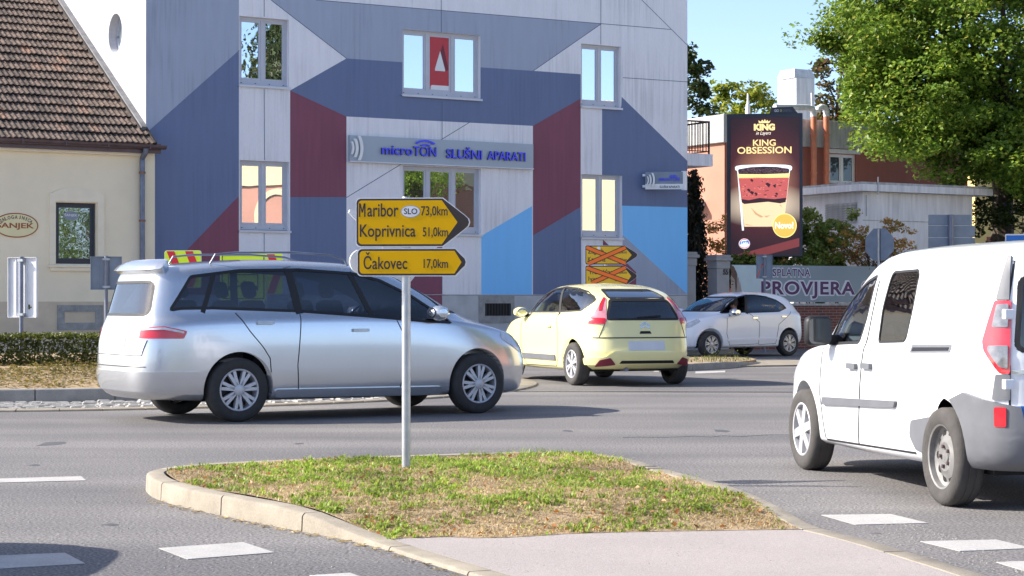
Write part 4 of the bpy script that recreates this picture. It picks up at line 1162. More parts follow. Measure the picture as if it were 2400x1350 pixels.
# oval sign
O_ = thing('oval_shop_sign', 'cream oval pawnshop sign with brown border on the beige wall', 'shop sign', (FO[0], FO[1], 0), FA)
ou, oz = HU(37, 528); orx = HU(89, 528)[0] - ou; orz = HU(37, 499)[1] - oz
Mo = front(0, HV - .002, 0)
m_ = MB(); m_.prism(ell(ou, oz, orx, orz, 48), 0, .02, Mo, 0); m_.prism(ring(ell(ou, oz, orx, orz, 49, 0, 359.9), ell(ou, oz, orx - .022, orz - .022, 49, 0, 359.9)), .02, .024, Mo, 1); m_.build('panel', ['oval_cream', 'oval_brown'], O_)
m_ = MB(); m_.text('ŠANJEK', Mo, (ou - orx * .88, oz - orz * .36, ou + orx * .80, oz + orz * .30), 0, .02, .026, bold=.018)
for i, chx in enumerate('ZALOGAJNICA'):
    t = 152 - 124 * i / 10; e = (orx - .115, orz - .09)
    px_, pz_ = ou + e[0] * math.cos(R(t)), oz + e[1] * math.sin(R(t)); rot = math.atan2(e[1] * math.cos(R(t)), -e[0] * math.sin(R(t))) + math.pi
    M2 = Mo @ Matrix.Translation((px_, pz_, 0)) @ Matrix.Rotation(rot, 4, 'Z')
    wd_ = .008 if chx == 'I' else .016 if chx == 'J' else .027
    m_.text(chx, M2, (-wd_, -.035, wd_, .04), 1, .02, .026, bold=.01)
m_.build('lettering', ['oval_brown', 'gutter_brown'], O_)

# ================================================================== road signs
def arrow_poly(x0, z0, x1, z1, tip, r=.03):
    zc = (z0 + z1) / 2; b = (x1 - r * .2, z1)
    return [(x0 + r, z0), (x1, z0)] + [(tip - .035, zc - .05), (tip - .008, zc - .025), (tip, zc), (tip - .008, zc + .025), (tip - .035, zc + .05)] + [(x1, z1), (x0 + r, z1)] + [(x0 + r - r * math.sin(R(t)), z1 - r + r * math.cos(R(t))) for t in (30, 60, 90)] + [(x0 + r - r * math.cos(R(t)), z0 + r - r * math.sin(R(t))) for t in (0, 30, 60)]
SY = 13.40; SS = F / SY
X_ = thing('direction_signpost', 'grey pole on the grass island carrying two yellow arrow signs', 'signpost', G(952, 1098, .115), R(-4))
PX0 = X_.location.x
def sx(px): return (px - 952) / SS
def sz_(py): return CH - (py - HY) / SS - .115
m_ = MB(); m_.tube([(0, 0, -.2), (0, 0, sz_(462))], .031, 20); m_.lathe([(.0, .012), (.028, .010), (.034, 0), (.034, -.02)], 20, 0, Matrix.Translation((0, 0, sz_(462)))); m_.build('pole', 'galvanised', X_, smooth=True)
def arrow_sign(parent, name, x0, y0, x1, y1, tip, texts, oval=None, yel='sign_yellow', yo=-.035, border=.013, sx=None, sz=None, xs=None, band=None):
    a, b, c, d = sx(x0), sz(y1), sx(x1), sz(y0); t = sx(tip); Mx = front(0, yo, 0)
    m_ = MB(); m_.prism(arrow_poly(a, b, c, d, t), -.028, 0, Mx, 0)
    p = m_.build(name, 'sign_white', parent)
    k = .006
    m_ = MB(); m_.prism(arrow_poly(a + k, b + k, c - k * .5, d - k, t - k), .0, .002, Mx, 0)
    h = (d - b) / 2; zc = (b + d) / 2; e = border + k
    tp = c + (t - c) * .54
    r_ = .025
    yp = [(a + e + r_, b + e), (c - .008, b + e), (tp, zc), (c - .008, d - e), (a + e + r_, d - e)] + [(a + e + r_ - r_ * math.sin(R(q)), d - e - r_ + r_ * math.cos(R(q))) for q in (30, 60, 90)] + [(a + e + r_ - r_ * math.cos(R(q)), b + e + r_ - r_ * math.sin(R(q))) for q in (0, 30, 60)]
    m_.prism(yp, .002, .0035, Mx, 1)
    m_.build('arrow_field', ['sign_ink', yel], p)
    m_ = MB()
    if oval:
        ox0, oy0, ox1, oy1 = oval; cx, cz, rx, rz = (sx(ox0) + sx(ox1)) / 2, (sz(oy0) + sz(oy1)) / 2, (sx(ox1) - sx(ox0)) / 2, (sz(oy0) - sz(oy1)) / 2
        m_.prism(ell(cx, cz, rx, rz, 36), .0035, .0045, Mx, 1); m_.prism(ring(ell(cx, cz, rx, rz, 37, 0, 359.9), ell(cx, cz, rx - .004, rz - .004, 37, 0, 359.9)), .0045, .0050, Mx, 2)
        m_.text('SLO', Mx, (cx - rx * .66, cz - rz * .46, cx + rx * .70, cz + rz * .50), 0, .0045, .0055, bold=.012)
    for s, bx in texts:
        if s[0] == 'M':                       # the narrow M of the road lettering, then the rest of the word
            a0, b0, a1, b1 = sx(bx[0]), sz(bx[3]), sx(bx[0] + 15.5), sz(bx[1] - .0); w_ = a1 - a0; t_ = w_ * .20
            for q_ in ([(a0, b0), (a0 + t_, b0), (a0 + t_, b1), (a0, b1)], [(a1 - t_, b0), (a1, b0), (a1, b1), (a1 - t_, b1)],
                       [(a0 + t_ * .2, b1), (a0 + t_ * 1.25, b1), (a0 + w_ * .5 + t_ * .42, b0 + (b1 - b0) * .32), (a0 + w_ * .5 - t_ * .42, b0 + (b1 - b0) * .32)],
                       [(a1 - t_ * .2, b1), (a1 - t_ * 1.25, b1), (a0 + w_ * .5 - t_ * .42, b0 + (b1 - b0) * .32), (a0 + w_ * .5 + t_ * .42, b0 + (b1 - b0) * .32)]): m_.prism(q_, .0035, .0048, Mx, 0)
            s = s[1:]; bx = (bx[0] + 20, bx[1], bx[2], bx[3])
        m_.text(s, Mx, (sx(bx[0]), sz(bx[3]), sx(bx[2]), sz(bx[1])), 0, .0035, .0048, bold=.010)
    m_.build('lettering', ['sign_ink', 'sign_white', 'grey_sign_back'], p)
    if xs:
        m_ = MB()
        for i, (p0, p1) in enumerate(xs):
            A, Bq = Vector((sx(p0[0]), sz(p0[1]))), Vector((sx(p1[0]), sz(p1[1]))); dd_ = (Bq - A).normalized(); nn = Vector((-dd_.y, dd_.x))
            for wd, mi, lo in ((.052, 1, .006 + i * .003), (.036, 0, .0075 + i * .003)):
                m_.prism([tuple(A + nn * wd), tuple(Bq + nn * wd), tuple(Bq - nn * wd), tuple(A - nn * wd)], lo - .0015, lo, Mx, mi)
        m_.build('crossing_tape', ['orange_tape', 'sign_ink'], p)
    return p
arrow_sign(X_, 'arrow_sign', 833, 461, 1041, 577.5, 1105, [('Maribor', (841, 474, 935, 506)), ('73,0km', (989, 481, 1052, 507)), ('Koprivnica', (843, 524, 976, 563)), ('51,0km', (993, 531, 1053, 556.5))], (940.5, 479, 987, 508), sx=sx, sz=sz_)
arrow_sign(X_, 'arrow_sign', 836, 580.5, 1071, 647, 1097, [('Čakovec', (852, 590, 956, 630.5)), ('17,0km', (995, 606, 1053, 631))], sx=sx, sz=sz_)
for y in (500, 545, 612): m_ = MB(); m_.box((-.045, -.036, sz_(y) - .018), (.045, .034, sz_(y) + .018)); m_.build('clamp', 'galvanised', X_)
for shp in (0, 1):                            # the backs of two more signs behind, facing the other road
    m_ = MB(); Mx = front(0, .27, 0) @ Matrix.Rotation(R(25), 4, 'Y')
    if shp == 0: m_.prism([(-.455, sz_(487)), (.37, sz_(487)), (.38, sz_(494)), (.02, sz_(640)), (-.02, sz_(640)), (-.465, sz_(494))], -.02, 0, Mx); nm = 'yield_sign'
    else: m_.prism([(.30, sz_(582)), (.30, sz_(641))] + [(-.36 + .088 * math.cos(R(t)), sz_(611) + .088 * math.sin(R(t))) for t in np.linspace(250, 110, 10)], -.05, -.03, Mx); nm = 'arrow_sign'
    m_.build(nm, 'sign_white', X_)

def back_sign(name, label, cat, px, top, bot, wpx, Y, ground_z, matn, yaw, group=None, fold=True, extra=None):
    b = P(px, HY, Y); t = thing(name, label, cat, (b.x, b.y, ground_z), R(yaw), group)
    s = F / Y; z1 = CH - (top - HY) / s - ground_z; z0 = CH - (bot - HY) / s - ground_z; hw = wpx / s / 2 / max(.3, math.cos(R(yaw)))
    m_ = MB(); m_.tube([(0, 0, -.3), (0, 0, z1 + .01)], .03, 14); m_.build('pole', 'pipe_grey', t, smooth=True)
    m_ = MB(); m_.box((-hw, .045, z0), (hw, .055, z1))
    e = .03
    for a, b_ in (((-hw, .012, z0), (-hw + .006, .045, z1)), ((hw - .006, .012, z0), (hw, .045, z1)), ((-hw, .012, z1 - .006), (hw, .045, z1)), ((-hw, .012, z0), (hw, .045, z0 + .006))): m_.box(a, b_)
    for x in (-hw * .52, hw * .22): m_.box((x, .03, z0 + .02), (x + .018, .045, z1 - .02))
    sh = m_.build('sheet', matn, t)
    for z in (z1 - .045, z0 + .045): m_ = MB(); m_.box((-.05, -.036, z - .018), (.05, .034, z + .018)); m_.box((-.065, .02, z - .012), (.065, .044, z + .012)); m_.build('clamp', 'galvanised', t)
    if extra: extra(t, hw, z0, z1)
    return t
def green_sticker(t, hw, z0, z1):
    m_ = MB(); m_.box((hw * .35, .043, z0 + .12), (hw * .48, .0445, z0 + .19)); m_.box((hw * .48, .043, z0 + .14), (hw * .60, .0445, z0 + .16)); m_.build('sticker', 'leaf_hedge', t)
back_sign('chevron_sign', 'white sheet metal back of a road sign above the hedge at the far left', 'road sign', 50, 603, 744, 76, 28.4, .2, 'pale_sign_back', -24, 'signs on the roundabout island', extra=green_sticker)
back_sign('chevron_sign', 'grey shaded sign back between the house window and the silver minivan', 'road sign', 249, 601, 679, 70, 31.0, .2, 'grey_sign_back', 14, 'signs on the roundabout island')
def graffiti(t, hw, z0, z1):
    m_ = MB(); pts = [(-hw * .9, .0, z0 + .03), (-hw * .55, 0, z0 + (z1 - z0) * .35), (-hw * .2, 0, z0 + (z1 - z0) * .62), (-hw * .62, 0, z0 + (z1 - z0) * .55)]
    for a, b in zip(pts[:-1], pts[1:]):
        d = (Vector(b) - Vector(a)).normalized() * .0; m_.add([(a[0] - .02, .043, a[2]), (a[0] + .02, .043, a[2]), (b[0] + .02, .043, b[2]), (b[0] - .02, .043, b[2])], [(0, 1, 2, 3)])
    m_.build('graffiti', 'lamp_red', t)
back_sign('chevron_sign', 'blue-grey sign back with red graffiti in front of the banner', 'road sign', 1792, 597, 653, 38, 48.6, 0, 'grey_sign_back', 3, extra=graffiti)

def chevron(px0, px1, top, bot, Y, label, panel=False):
    c = P((px0 + px1) / 2, HY, Y); gz_ = .3; t = thing('chevron_sign', label, 'road sign', (c.x, c.y, gz_), R(-5), 'signs on the roundabout island')
    s = F / Y; hw = (px1 - px0) / s / 2; z1 = CH - (top - HY) / s - gz_; z0 = CH - (bot - HY) / s - gz_
    m_ = MB(); m_.tube([(0, .045, -.4), (0, .045, z1 - .05)], .03, 12); m_.build('pole', 'galvanised', t, smooth=True)
    m_ = MB(); m_.prism(rrect(-hw, z0, hw, z1, .04), 0, .025, front(0, .01, 0)); p = m_.build('panel', 'pale_sign_back', t)
    Mx = front(0, -.015, 0); m_ = MB(); m_.prism(rrect(-hw + .006, z0 + .006, hw - .006, z1 - .006, .036), 0, .002, Mx, 0)
    zc = (z0 + z1) / 2; h = z1 - .012; l = z0 + .012
    for k in (-.88, .12):
        x = hw * k; m_.prism([(x, h), (x + hw * .42, h), (x + hw * .80, zc), (x + hw * .42, l), (x, l), (x + hw * .38, zc)], .002, .0035, Mx, 1)
    m_.build('chevron_field', ['fluo_yellow', 'sign_red'], p)
    return t
chevron(385, 473, 587, 675, 31.2, 'yellow-green chevron sign with red arrow just above the minivan roof')
chevron(578, 664, 594, 690, 32.0, 'second yellow-green chevron sign, half behind the bright yellow panel')
c = P(570, HY, 31.3); t = thing('warning_sign', 'fluorescent yellow panel with a black border seen through the minivan windows', 'road sign', (c.x, c.y, .3), R(-5))
s = F / 31.3; hw = 55 / s; z1 = CH + 112 / s - .3; z0 = CH - 0 / s - .3
m_ = MB(); m_.tube([(0, .05, -.4), (0, .05, z1)], .03, 12); m_.build('pole', 'galvanised', t, smooth=True)
m_ = MB(); m_.prism(rrect(-hw, z0, hw, z1, .04), 0, .025, front(0, .015, 0)); p = m_.build('panel', 'pale_sign_back', t)
Mx = front(0, -.01, 0); m_ = MB(); m_.prism(rrect(-hw + .006, z0 + .006, hw - .006, z1 - .006, .036), 0, .002, Mx, 0)
m_.prism(ring(rrect(-hw + .03, z0 + .03, hw - .03, z1 - .03, .03) + [(hw - .03, z1 - .06)], rrect(-hw + .045, z0 + .045, hw - .045, z1 - .045, .02) + [(hw - .045, z1 - .065)]), .002, .003, Mx, 1)
for a, b in (((-.22, z0 + .23), (.22, z0 + .25)), ((-.25, z0 + .17), (-.15, z0 + .24)), ((.15, z0 + .17), (.25, z0 + .24)), ((-.25, z0 + .25), (-.235, z0 + .42)), ((.235, z0 + .25), (.25, z0 + .42)), ((-.25, z0 + .42), (.25, z0 + .435)), ((-.14, z0 + .31), (-.08, z0 + .34))): m_.prism([a, (b[0], a[1]), b, (a[0], b[1])], .002, .003, Mx, 1)
m_.build('pictogram', ['fluo_yellow', 'sign_ink'], p)

# crossed-out signs in front of the building
ZY = 41.0; ZS = F / ZY
Z_ = thing('direction_signpost', 'weathered yellow arrow signs crossed out with orange tape before the building', 'signpost', (P(1420, HY, ZY).x, ZY, 0), 0)
zx = lambda px: (px - 1420) / ZS
zz_ = lambda py: CH - (py - HY) / ZS
m_ = MB(); m_.tube([(0, .05, -.1), (0, .05, zz_(578))], .04, 12); m_.build('pole', 'galvanised', Z_, smooth=True)
arrow_sign(Z_, 'arrow_sign', 1371, 575, 1464, 620.5, 1494, [('Zagreb', (1377.5, 583, 1415, 598)), ('55,0km', (1441, 587.5, 1469, 595.5)), ('Krapina', (1377.5, 602, 1419, 617)), ('18,0km', (1441, 605, 1469.5, 613))], yel='sign_yellow_old', border=.02, sx=zx, sz=zz_,
           xs=[((1375, 580), (1466, 617)), ((1378, 618.5), (1466, 580))])
arrow_sign(Z_, 'arrow_sign', 1371, 622.5, 1463, 672, 1493, [('Trakošćan', (1380, 630.5, 1436, 643)), ('35,0km', (1441, 634.5, 1469, 643)), ('Ivanec', (1379, 648, 1416, 658)), ('21,0km', (1441, 651, 1469, 660))], yel='sign_yellow_old', border=.02, sx=zx, sz=zz_,
           xs=[((1386, 664), (1466, 627)), ((1376, 628), (1470, 661))])
m_ = MB(); m_.prism(ell(zx(1403.5), zz_(581.5), .034, .034, 20), .0, .012, front(0, -.035, 0)); m_.build('sticker', 'sign_white', Z_)

# ================================================================== wall, pillars, banner
V0 = .25
def WU(a, b): return FU(a, b, V0)
def pillar(px0, px1, top, label, num=False):
    u0, zt = WU(px0, top); u1, _ = WU(px1, top); um = (u0 + u1) / 2; hw = (u1 - u0) / 2 * .80
    p0 = FW(um, V0 + hw)
    t = thing('gate_pillar', label, 'pillar', p0, FA, 'gate pillars')
    m_ = MB(); m_.box((-hw, -hw, -.1), (hw, hw, zt - .36)); m_.box((-hw - .02, -hw - .02, zt - .36), (hw + .02, hw + .02, zt - .16)); m_.build('shaft', 'pillar_stone', t, bevel=.012)
    m_ = MB(); m_.box((-hw - .07, -hw - .07, zt - .155), (hw + .07, hw + .07, zt - .07)); m_.box((-hw - .03, -hw - .03, zt - .07), (hw + .03, hw + .03, zt)); m_.build('cap', 'pillar_stone', t, bevel=.012)
    if num:
        z = WU(px1, 605)[1]; m_ = MB(); Mx = front(0, -hw - .001, 0); m_.text('55', Mx, (-hw * .05, zt - .52, hw * .80, zt - .36 - .02), 0, 0, .012, bold=.03); m_.build('house_number', 'iron', t)
    return t
pillar(1607, 1634, 590, 'grey stone gate pillar against the corner of the painted building')
pillar(1677, 1713, 597, 'grey stone gate pillar bearing the number 55', True)
bw0, bw1 = WU(1716, 710)[0], WU(1716, 710)[0] + 8.0
bt = WU(1900, 712)[1]
Bk = thing('brick_wall', 'low red brick garden wall under the banner', 'wall', FW(bw0, V0 + .05), FA)
m_ = MB(); m_.box((0, 0, -.1), (8, .25, bt - .05)); m_.build('brickwork', 'brick', Bk)
m_ = MB(); m_.box((-.02, -.04, bt - .05), (8.02, .29, bt + .01)); m_.build('coping', 'weathered', Bk)
Bn = thing('banner', 'long grey advertising banner with purple words and a listening woman', 'banner', (FO[0], FO[1], 0), FA)
nz1, nz0 = WU(1850, 622)[1], WU(1850, 708)[1]
m_ = MB(); m_.box((bw0 - .02, V0, nz0), (bw1 - .3, V0 + .02, nz1)); m_.build('cloth', 'banner_grey', Bn)
Mn = front(0, V0, 0)
m_ = MB()
pu = WU(1792, 650)[0]; m_.prism([(bw0, nz0 + .01), (pu - .25, nz0 + .01), (pu + .02, nz0 + .3), (pu - .05, nz1 - .2), (pu - .1, nz1 - .01), (bw0, nz1 - .01)], .001, .002, Mn); m_.build('pale_panel', 'banner_pale', Bn)
def bu(px): return WU(px, 650)[0]
def bz(py, px=1850): return WU(px, py)[1]
m_ = MB()
for txt, x0, x1, y0, y1, bo in [('BESPLATNA', 1788, 1899, 630, 648, .02), ('PROVJERA', 1784, 2004, 659, 700, .045), ('SLUHA', 2020, 2156, 659, 700, .045)]:
    e = .045 if bo < .03 else .055
    m_.text(txt, Mn, (bu(x0) - e * .7, bz(y1) - e * .7, bu(x1) + e * .7, bz(y0) + e * .7), 1, .002, .003, bold=bo + (.04 if bo < .03 else .055), spacing=1.12)
    m_.text(txt, Mn, (bu(x0), bz(y1), bu(x1), bz(y0)), 0, .003, .0045, bold=bo * .6, spacing=1.12)
m_.build('lettering', ['banner_purple', 'banner_white'], Bn)
m_ = MB()                                    # the printed woman with a hand behind her ear
fu = bu(1713); h = nz1 - nz0
m_.prism([(fu, nz0 + .02), (fu + .30, nz0 + .02), (fu + .27, nz0 + h * .45), (fu + .2, nz0 + h * .78), (fu + .1, nz0 + h * .95), (fu, nz1 - .01)], .002, .003, Mn, 1)
m_.prism([(fu, nz0 + .02), (fu + .13, nz0 + .02), (fu + .155, nz0 + h * .3), (fu + .12, nz0 + h * .6), (fu, nz0 + h * .72)], .003, .004, Mn, 0)
m_.prism([(fu + .17, nz0 + .02), (fu + .36, nz0 + .02), (fu + .355, nz0 + h * .3), (fu + .30, nz0 + h * .56), (fu + .285, nz0 + h * .56), (fu + .275, nz0 + h * .4), (fu + .26, nz0 + h * .66), (fu + .235, nz0 + h * .67), (fu + .235, nz0 + h * .45), (fu + .215, nz0 + h * .69), (fu + .195, nz0 + h * .68), (fu + .2, nz0 + h * .4), (fu + .165, nz0 + h * .25)], .004, .005, Mn, 0)
m_.prism(ell(fu + .05, nz0 + h * .47, .035, .014, 16), .004, .005, Mn, 1)
m_.prism(ell(fu + .055, nz0 + h * .20, .05, .012, 16), .004, .005, Mn, 1)
m_.prism([(fu + .01, nz0 + h * .555), (fu + .10, nz0 + h * .545), (fu + .10, nz0 + h * .565), (fu + .01, nz0 + h * .58)], .004, .005, Mn, 1)
m_.build('portrait', ['photo_skin', 'photo_hair'], Bn)
m_ = MB()
for i in range(12): m_.tube([(bw0 + .3 + i * .62, V0 + .06, bt), (bw0 + .3 + i * .62, V0 + .06, nz1 - .02)], .015, 6)
m_.build('fixing_rail', 'zinc', Bn)

# ================================================================== lit advertising screen
BY = 52.6; BS = F / BY
L_ = thing('advertising_screen', 'tall lit advertising screen showing a layered dessert cup', 'billboard', (P(1792, HY, BY).x, BY, 0), R(-9))
ax = lambda px: (px - 1792) / BS
ab = lambda py: CH - (py - HY) / BS
z0, z1 = ab(602), ab(266)
m_ = MB(); m_.box((ax(1704), .0, z0), (ax(1880), .38, z1)); m_.build('case', 'billboard_case', L_, bevel=.012)
m_ = MB(); m_.box((-.25, .1, -.2), (.25, .3, z0)); m_.build('post', 'billboard_case', L_)
m_ = MB(); m_.prism([(ax(1803), z1), (ax(1809), ab(251.5)), (ax(1857), ab(250.5)), (ax(1869), z1)], -.34, -.04, front()); hc = m_.build('header', 'billboard_case', L_)
m_ = MB(); Mh = front(0, .04, 0)
m_.text('GO', Mh, (ax(1814.5), ab(262.5), ax(1825), ab(256.5)), 0, 0, .006, bold=.03); m_.prism(ell(ax(1830), ab(259.5), .042, .042, 20), 0, .006, Mh, 1)
m_.text('2', Mh, (ax(1828.7), ab(261.5), ax(1831.3), ab(257.5)), 0, .006, .009, bold=.02); m_.text('DIGITAL', Mh, (ax(1835), ab(262), ax(1855), ab(257)), 2, 0, .005)
m_.build('lettering', ['sign_white', 'leaf_yellowgreen', 'pipe_grey'], hc)
sx0, sx1, sb, stp = ax(1713), ax(1873), ab(597), ab(275)
m_ = MB(); m_.box((sx0, -.012, 0), (sx1, -.002, stp - sb)); scn = m_.build('screen', 'screen_picture', L_); scn.location = (0, 0, sb)
for nm, c in [('ink_gold', (1.0, .74, .30)), ('ink_cream', (1.0, .90, .72)), ('ink_white', (.86, .93, .96)), ('ink_pink', (.50, .10, .09)), ('ink_pink_light', (.62, .18, .15)), ('ink_black', (.03, .012, .018)), ('ink_bead', (.14, .09, .10)), ('ink_yellow', (1.0, .80, .30)), ('ink_custard', (.86, .62, .36)), ('ink_tan', (.60, .34, .17)), ('ink_badge', (.72, .46, .08)), ('ink_badge_rim', (.95, .76, .25)), ('ink_sash', (.17, .035, .035)), ('ink_blue', (.03, .20, .60)), ('ink_red', (.70, .02, .05))]: screen_ink(nm, c)
INK = ['ink_gold', 'ink_cream', 'ink_white', 'ink_pink', 'ink_pink_light', 'ink_black', 'ink_bead', 'ink_yellow', 'ink_custard', 'ink_tan', 'ink_badge', 'ink_badge_rim', 'ink_sash', 'ink_blue', 'ink_red']
m_ = MB(); Ma = front(0, -.0125, 0)
X = lambda px: ax(px)
Zs = lambda py: ab(py) - sb
def poly(pts, lv, ink): m_.prism([(X(a), Zs(b)) for a, b in pts], 0, .0012 * lv, Ma, INK.index(ink), back=False)
def disc(a, b, ra, rb, lv, ink, n=32): m_.prism(ell(X(a), Zs(b), ra / BS, rb / BS, n), 0, .0012 * lv, Ma, INK.index(ink), back=False)
def word(s, x0, y0, x1, y1, lv, ink, bold, shear=0.0): m_.text(s, Ma, (X(x0), Zs(y1), X(x1), Zs(y0)), INK.index(ink), 0, .0012 * lv, bold=bold, shear=shear)
poly([(1728, 596.5), (1872.5, 558), (1872.5, 578), (1800, 596.5)], 1, 'ink_sash')
word('KING', 1767, 290, 1816, 306, 1, 'ink_gold', .06)
poly([(1779, 288.5), (1777.5, 282), (1784, 285.5), (1786, 280.5), (1790.5, 284.5), (1792.5, 279), (1795, 284.5), (1799, 281), (1800, 285.5), (1806, 282.5), (1803, 288.5)], 1, 'ink_gold')
word('in Layers', 1772, 307.5, 1807, 318.5, 1, 'ink_cream', .0, .35)
word('KING', 1765, 327, 1818, 342, 1, 'ink_gold', .015)
word('OBSESSION', 1728.5, 344, 1854.5, 360, 1, 'ink_gold', .015)
poly([(1728, 397), (1739.5, 540), (1744, 540), (1733, 400)], 1, 'ink_white'); poly([(1851.5, 397), (1839.5, 500), (1836, 500), (1847, 400)], 1, 'ink_white')
poly([(1730, 406), (1850, 406), (1836, 531), (1745, 531)], 2, 'ink_custard')
poly([(1729.5, 407), (1850.5, 407), (1848.5, 417), (1731.5, 417)], 3, 'ink_yellow')
poly([(1731, 415), (1849, 413), (1842.5, 469), (1738, 469)], 3, 'ink_pink')
poly([(1738, 466), (1755, 469), (1780, 464), (1815, 467), (1842, 464), (1841, 474), (1828, 477), (1800, 473), (1765, 476), (1745, 478), (1739, 474)], 4, 'ink_black')
poly([(1729.5, 396), (1738, 394), (1765, 391.5), (1790, 390.5), (1820, 391.5), (1842, 394), (1850.5, 397), (1848, 407), (1790, 408.5), (1732, 407.5)], 4, 'ink_black')
rs = random.Random(3)
for i in range(260): disc(rs.uniform(1732, 1848), rs.uniform(394, 406.5), rs.uniform(.7, 1.2), rs.uniform(.6, 1.0), 5, 'ink_bead', 6)
for i in range(70):
    a, b = rs.uniform(1737, 1843), rs.uniform(419, 462); disc(a, b, rs.uniform(1, 4), rs.uniform(.5, 1.6), 4, rs.choice(['ink_pink_light', 'ink_pink_light', 'ink_black']) if rs.random() < .75 else 'ink_pink', 7)
for a, b, r in [(1762, 423, 4), (1800, 434, 6), (1815, 437, 4), (1755, 446, 4.5), (1762, 452, 5), (1772, 455, 4), (1820, 455, 3.5), (1818, 460, 3)]: poly([(a - r, b - r * .4), (a - r * .2, b - r), (a + r, b - r * .3), (a + r * .4, b + r)], 5, 'ink_black')
for pts in ([(1760, 486), (1775, 500), (1790, 508), (1783, 510), (1770, 502)], [(1790, 506), (1806, 505), (1796, 510)], [(1745, 524), (1768, 529), (1750, 528)], [(1829, 480), (1834, 487), (1826, 481)]): poly(pts, 3, 'ink_tan')
rim = [(1723, 392), (1726, 388.5), (1740, 386.5), (1790, 385.2), (1840, 386.8), (1853, 389), (1856, 393), (1855, 399), (1850, 401), (1848, 396), (1820, 391.5), (1790, 390.5), (1760, 391.5), (1732, 396), (1729, 400), (1724, 398)]
poly(rim, 6, 'ink_white')
disc(1838.5, 529, 28, 28.5, 3, 'ink_badge_rim', 40); disc(1838.5, 529, 26, 26.5, 4, 'ink_badge', 40)
word('Novo!', 1816, 520, 1859, 536.5, 5, 'ink_cream', .035)
disc(1745, 571, 13, 12, 3, 'ink_white'); disc(1745, 571, 12, 11, 4, 'ink_red'); disc(1745, 571, 11.2, 9, 5, 'ink_white'); poly([(1734, 573), (1735, 566), (1755, 564), (1756, 572)], 6, 'ink_blue')
word('Ledo', 1737.5, 566, 1753.5, 572.5, 7, 'ink_white', .03)
pc = m_.build('picture', INK, scn); pc.location = (0, 0, 0)

# ================================================================== buildings behind
def local(O, a): return lambda px, py, v=0.0: plane_uz(O, a, px, py, v)
SO = (P(1698, HY, 60).x, 60.0); SU = local(SO, FA)
D_ = thing('salmon_building', 'flat roofed salmon and brick red building behind the advertising screen', 'building', (SO[0], SO[1], 0), FA)
zt = SU(1698, 268)[1]; zb = SU(1900, 345)[1]; UE = SU(2268, 345)[0]
wx0, wz1 = SU(1944, 360); wx1, wz0 = SU(2006, 432)
m_ = MB()
for a, b in (((0, -.1), (wx0, zb)), ((wx1, -.1), (UE, zb)), ((wx0, -.1), (wx1, wz0)), ((wx0, wz1), (wx1, zb))): m_.add([(a[0], 0, a[1]), (b[0], 0, a[1]), (b[0], 0, b[1]), (a[0], 0, b[1])], [(0, 1, 2, 3)], 1)
m_.add([(0, 0, -.1), (0, 9, -.1), (0, 9, zb), (0, 0, zb)], [(3, 2, 1, 0)], 0)
for a, b in (((wx0, wz0), (wx0, wz1)), ((wx0, wz1), (wx1, wz1)), ((wx1, wz1), (wx1, wz0)), ((wx1, wz0), (wx0, wz0))): m_.add([(a[0], 0, a[1]), (b[0], 0, b[1]), (b[0], .2, b[1]), (a[0], .2, a[1])], [(0, 1, 2, 3)], 1)
m_.build('wall', ['salmon', 'brick_red_render'], D_)
m_ = MB(); m_.box((-.12, -.12, zb), (UE, 9.1, zt)); m_.build('roof_band', 'weathered', D_, bevel=.02)
m_ = MB(); m_.box((wx0 - .05, -.06, wz1 + .02), (wx1 + .15, .02, zb - .02)); m_.build('lintel', 'old_white', D_)
m_ = MB(); m_.box((-.55, 1.0, SU(1690, 470)[1] - .12), (-.002, 1.5, SU(1690, 470)[1] + .02)); m_.build('vent_hood', 'old_white', D_)
yield_p, gs = [], []; window(D_, (wx0, wz0, wx1, wz1), 2, 'pane_dim', .08, frame='white_plastic', sill=False, fw=.05, bottom=.05)
m_ = MB(); u, z = SU(1907, 253, -.35)
m_.tube([(u - 1.6, -.35, z - .06), (u - .25, -.35, z), (u - .07, -.35, z - .03), (u, -.35, z - .12), (u, -.35, z - .28)], .10, 14, 0); m_.tube([(u, -.35, z - .28), (u, -.35, 2.0)], .095, 14, 1)
for q in (z - .9, z - 2.1): m_.tube([(u, -.35, q), (u, -.35, q + .06)], .115, 14, 1)
m_.build('stove_pipe', ['old_white', 'orange_pipe'], D_, smooth=True)
m_ = MB(); u, z = SU(1937, 253, -.35)
m_.tube([(u - .36, -.35, z - .14), (u - .34, -.35, z - .04), (u - .22, -.35, z + .02), (u - .06, -.35, z), (u, -.35, z - .1), (u, -.35, z - .28)], .10, 14, 0); m_.tube([(u, -.35, z - .28), (u, -.35, 2.0)], .095, 14, 1)
for q in (z - .9, z - 2.1): m_.tube([(u, -.35, q), (u, -.35, q + .06)], .115, 14, 1)
m_.build('stove_pipe', ['old_white', 'orange_pipe'], D_, smooth=True)
m_ = MB(); vch = 4.0
u0 = SU(1866, 200, vch)[0]; u1 = SU(1909, 200, vch)[0]; z1_ = SU(1866, 160, vch)[1]
m_.box((u0, vch, zt), (u1, vch + 1.0, z1_ - .32)); m_.lathe([(.0, z1_), ((u1 - u0) * .66, z1_), ((u1 - u0) * .80, z1_ - .26), ((u1 - u0) * .78, z1_ - .32)], 4, 0, Matrix.Translation(((u0 + u1) / 2, vch + .5, 0)) @ Matrix.Rotation(R(45), 4, 'Z')); m_.build('chimney', 'old_white', D_)
m_ = MB(); u, z = SU(1753, 262, 2); m_.tube([(u, 2, zt), (u, 2, z + .25), (u, 2, z + .26), (u, 2, z + .6)], [.09, .07, .04, .03], 8); m_.build('finial', 'old_white', D_)
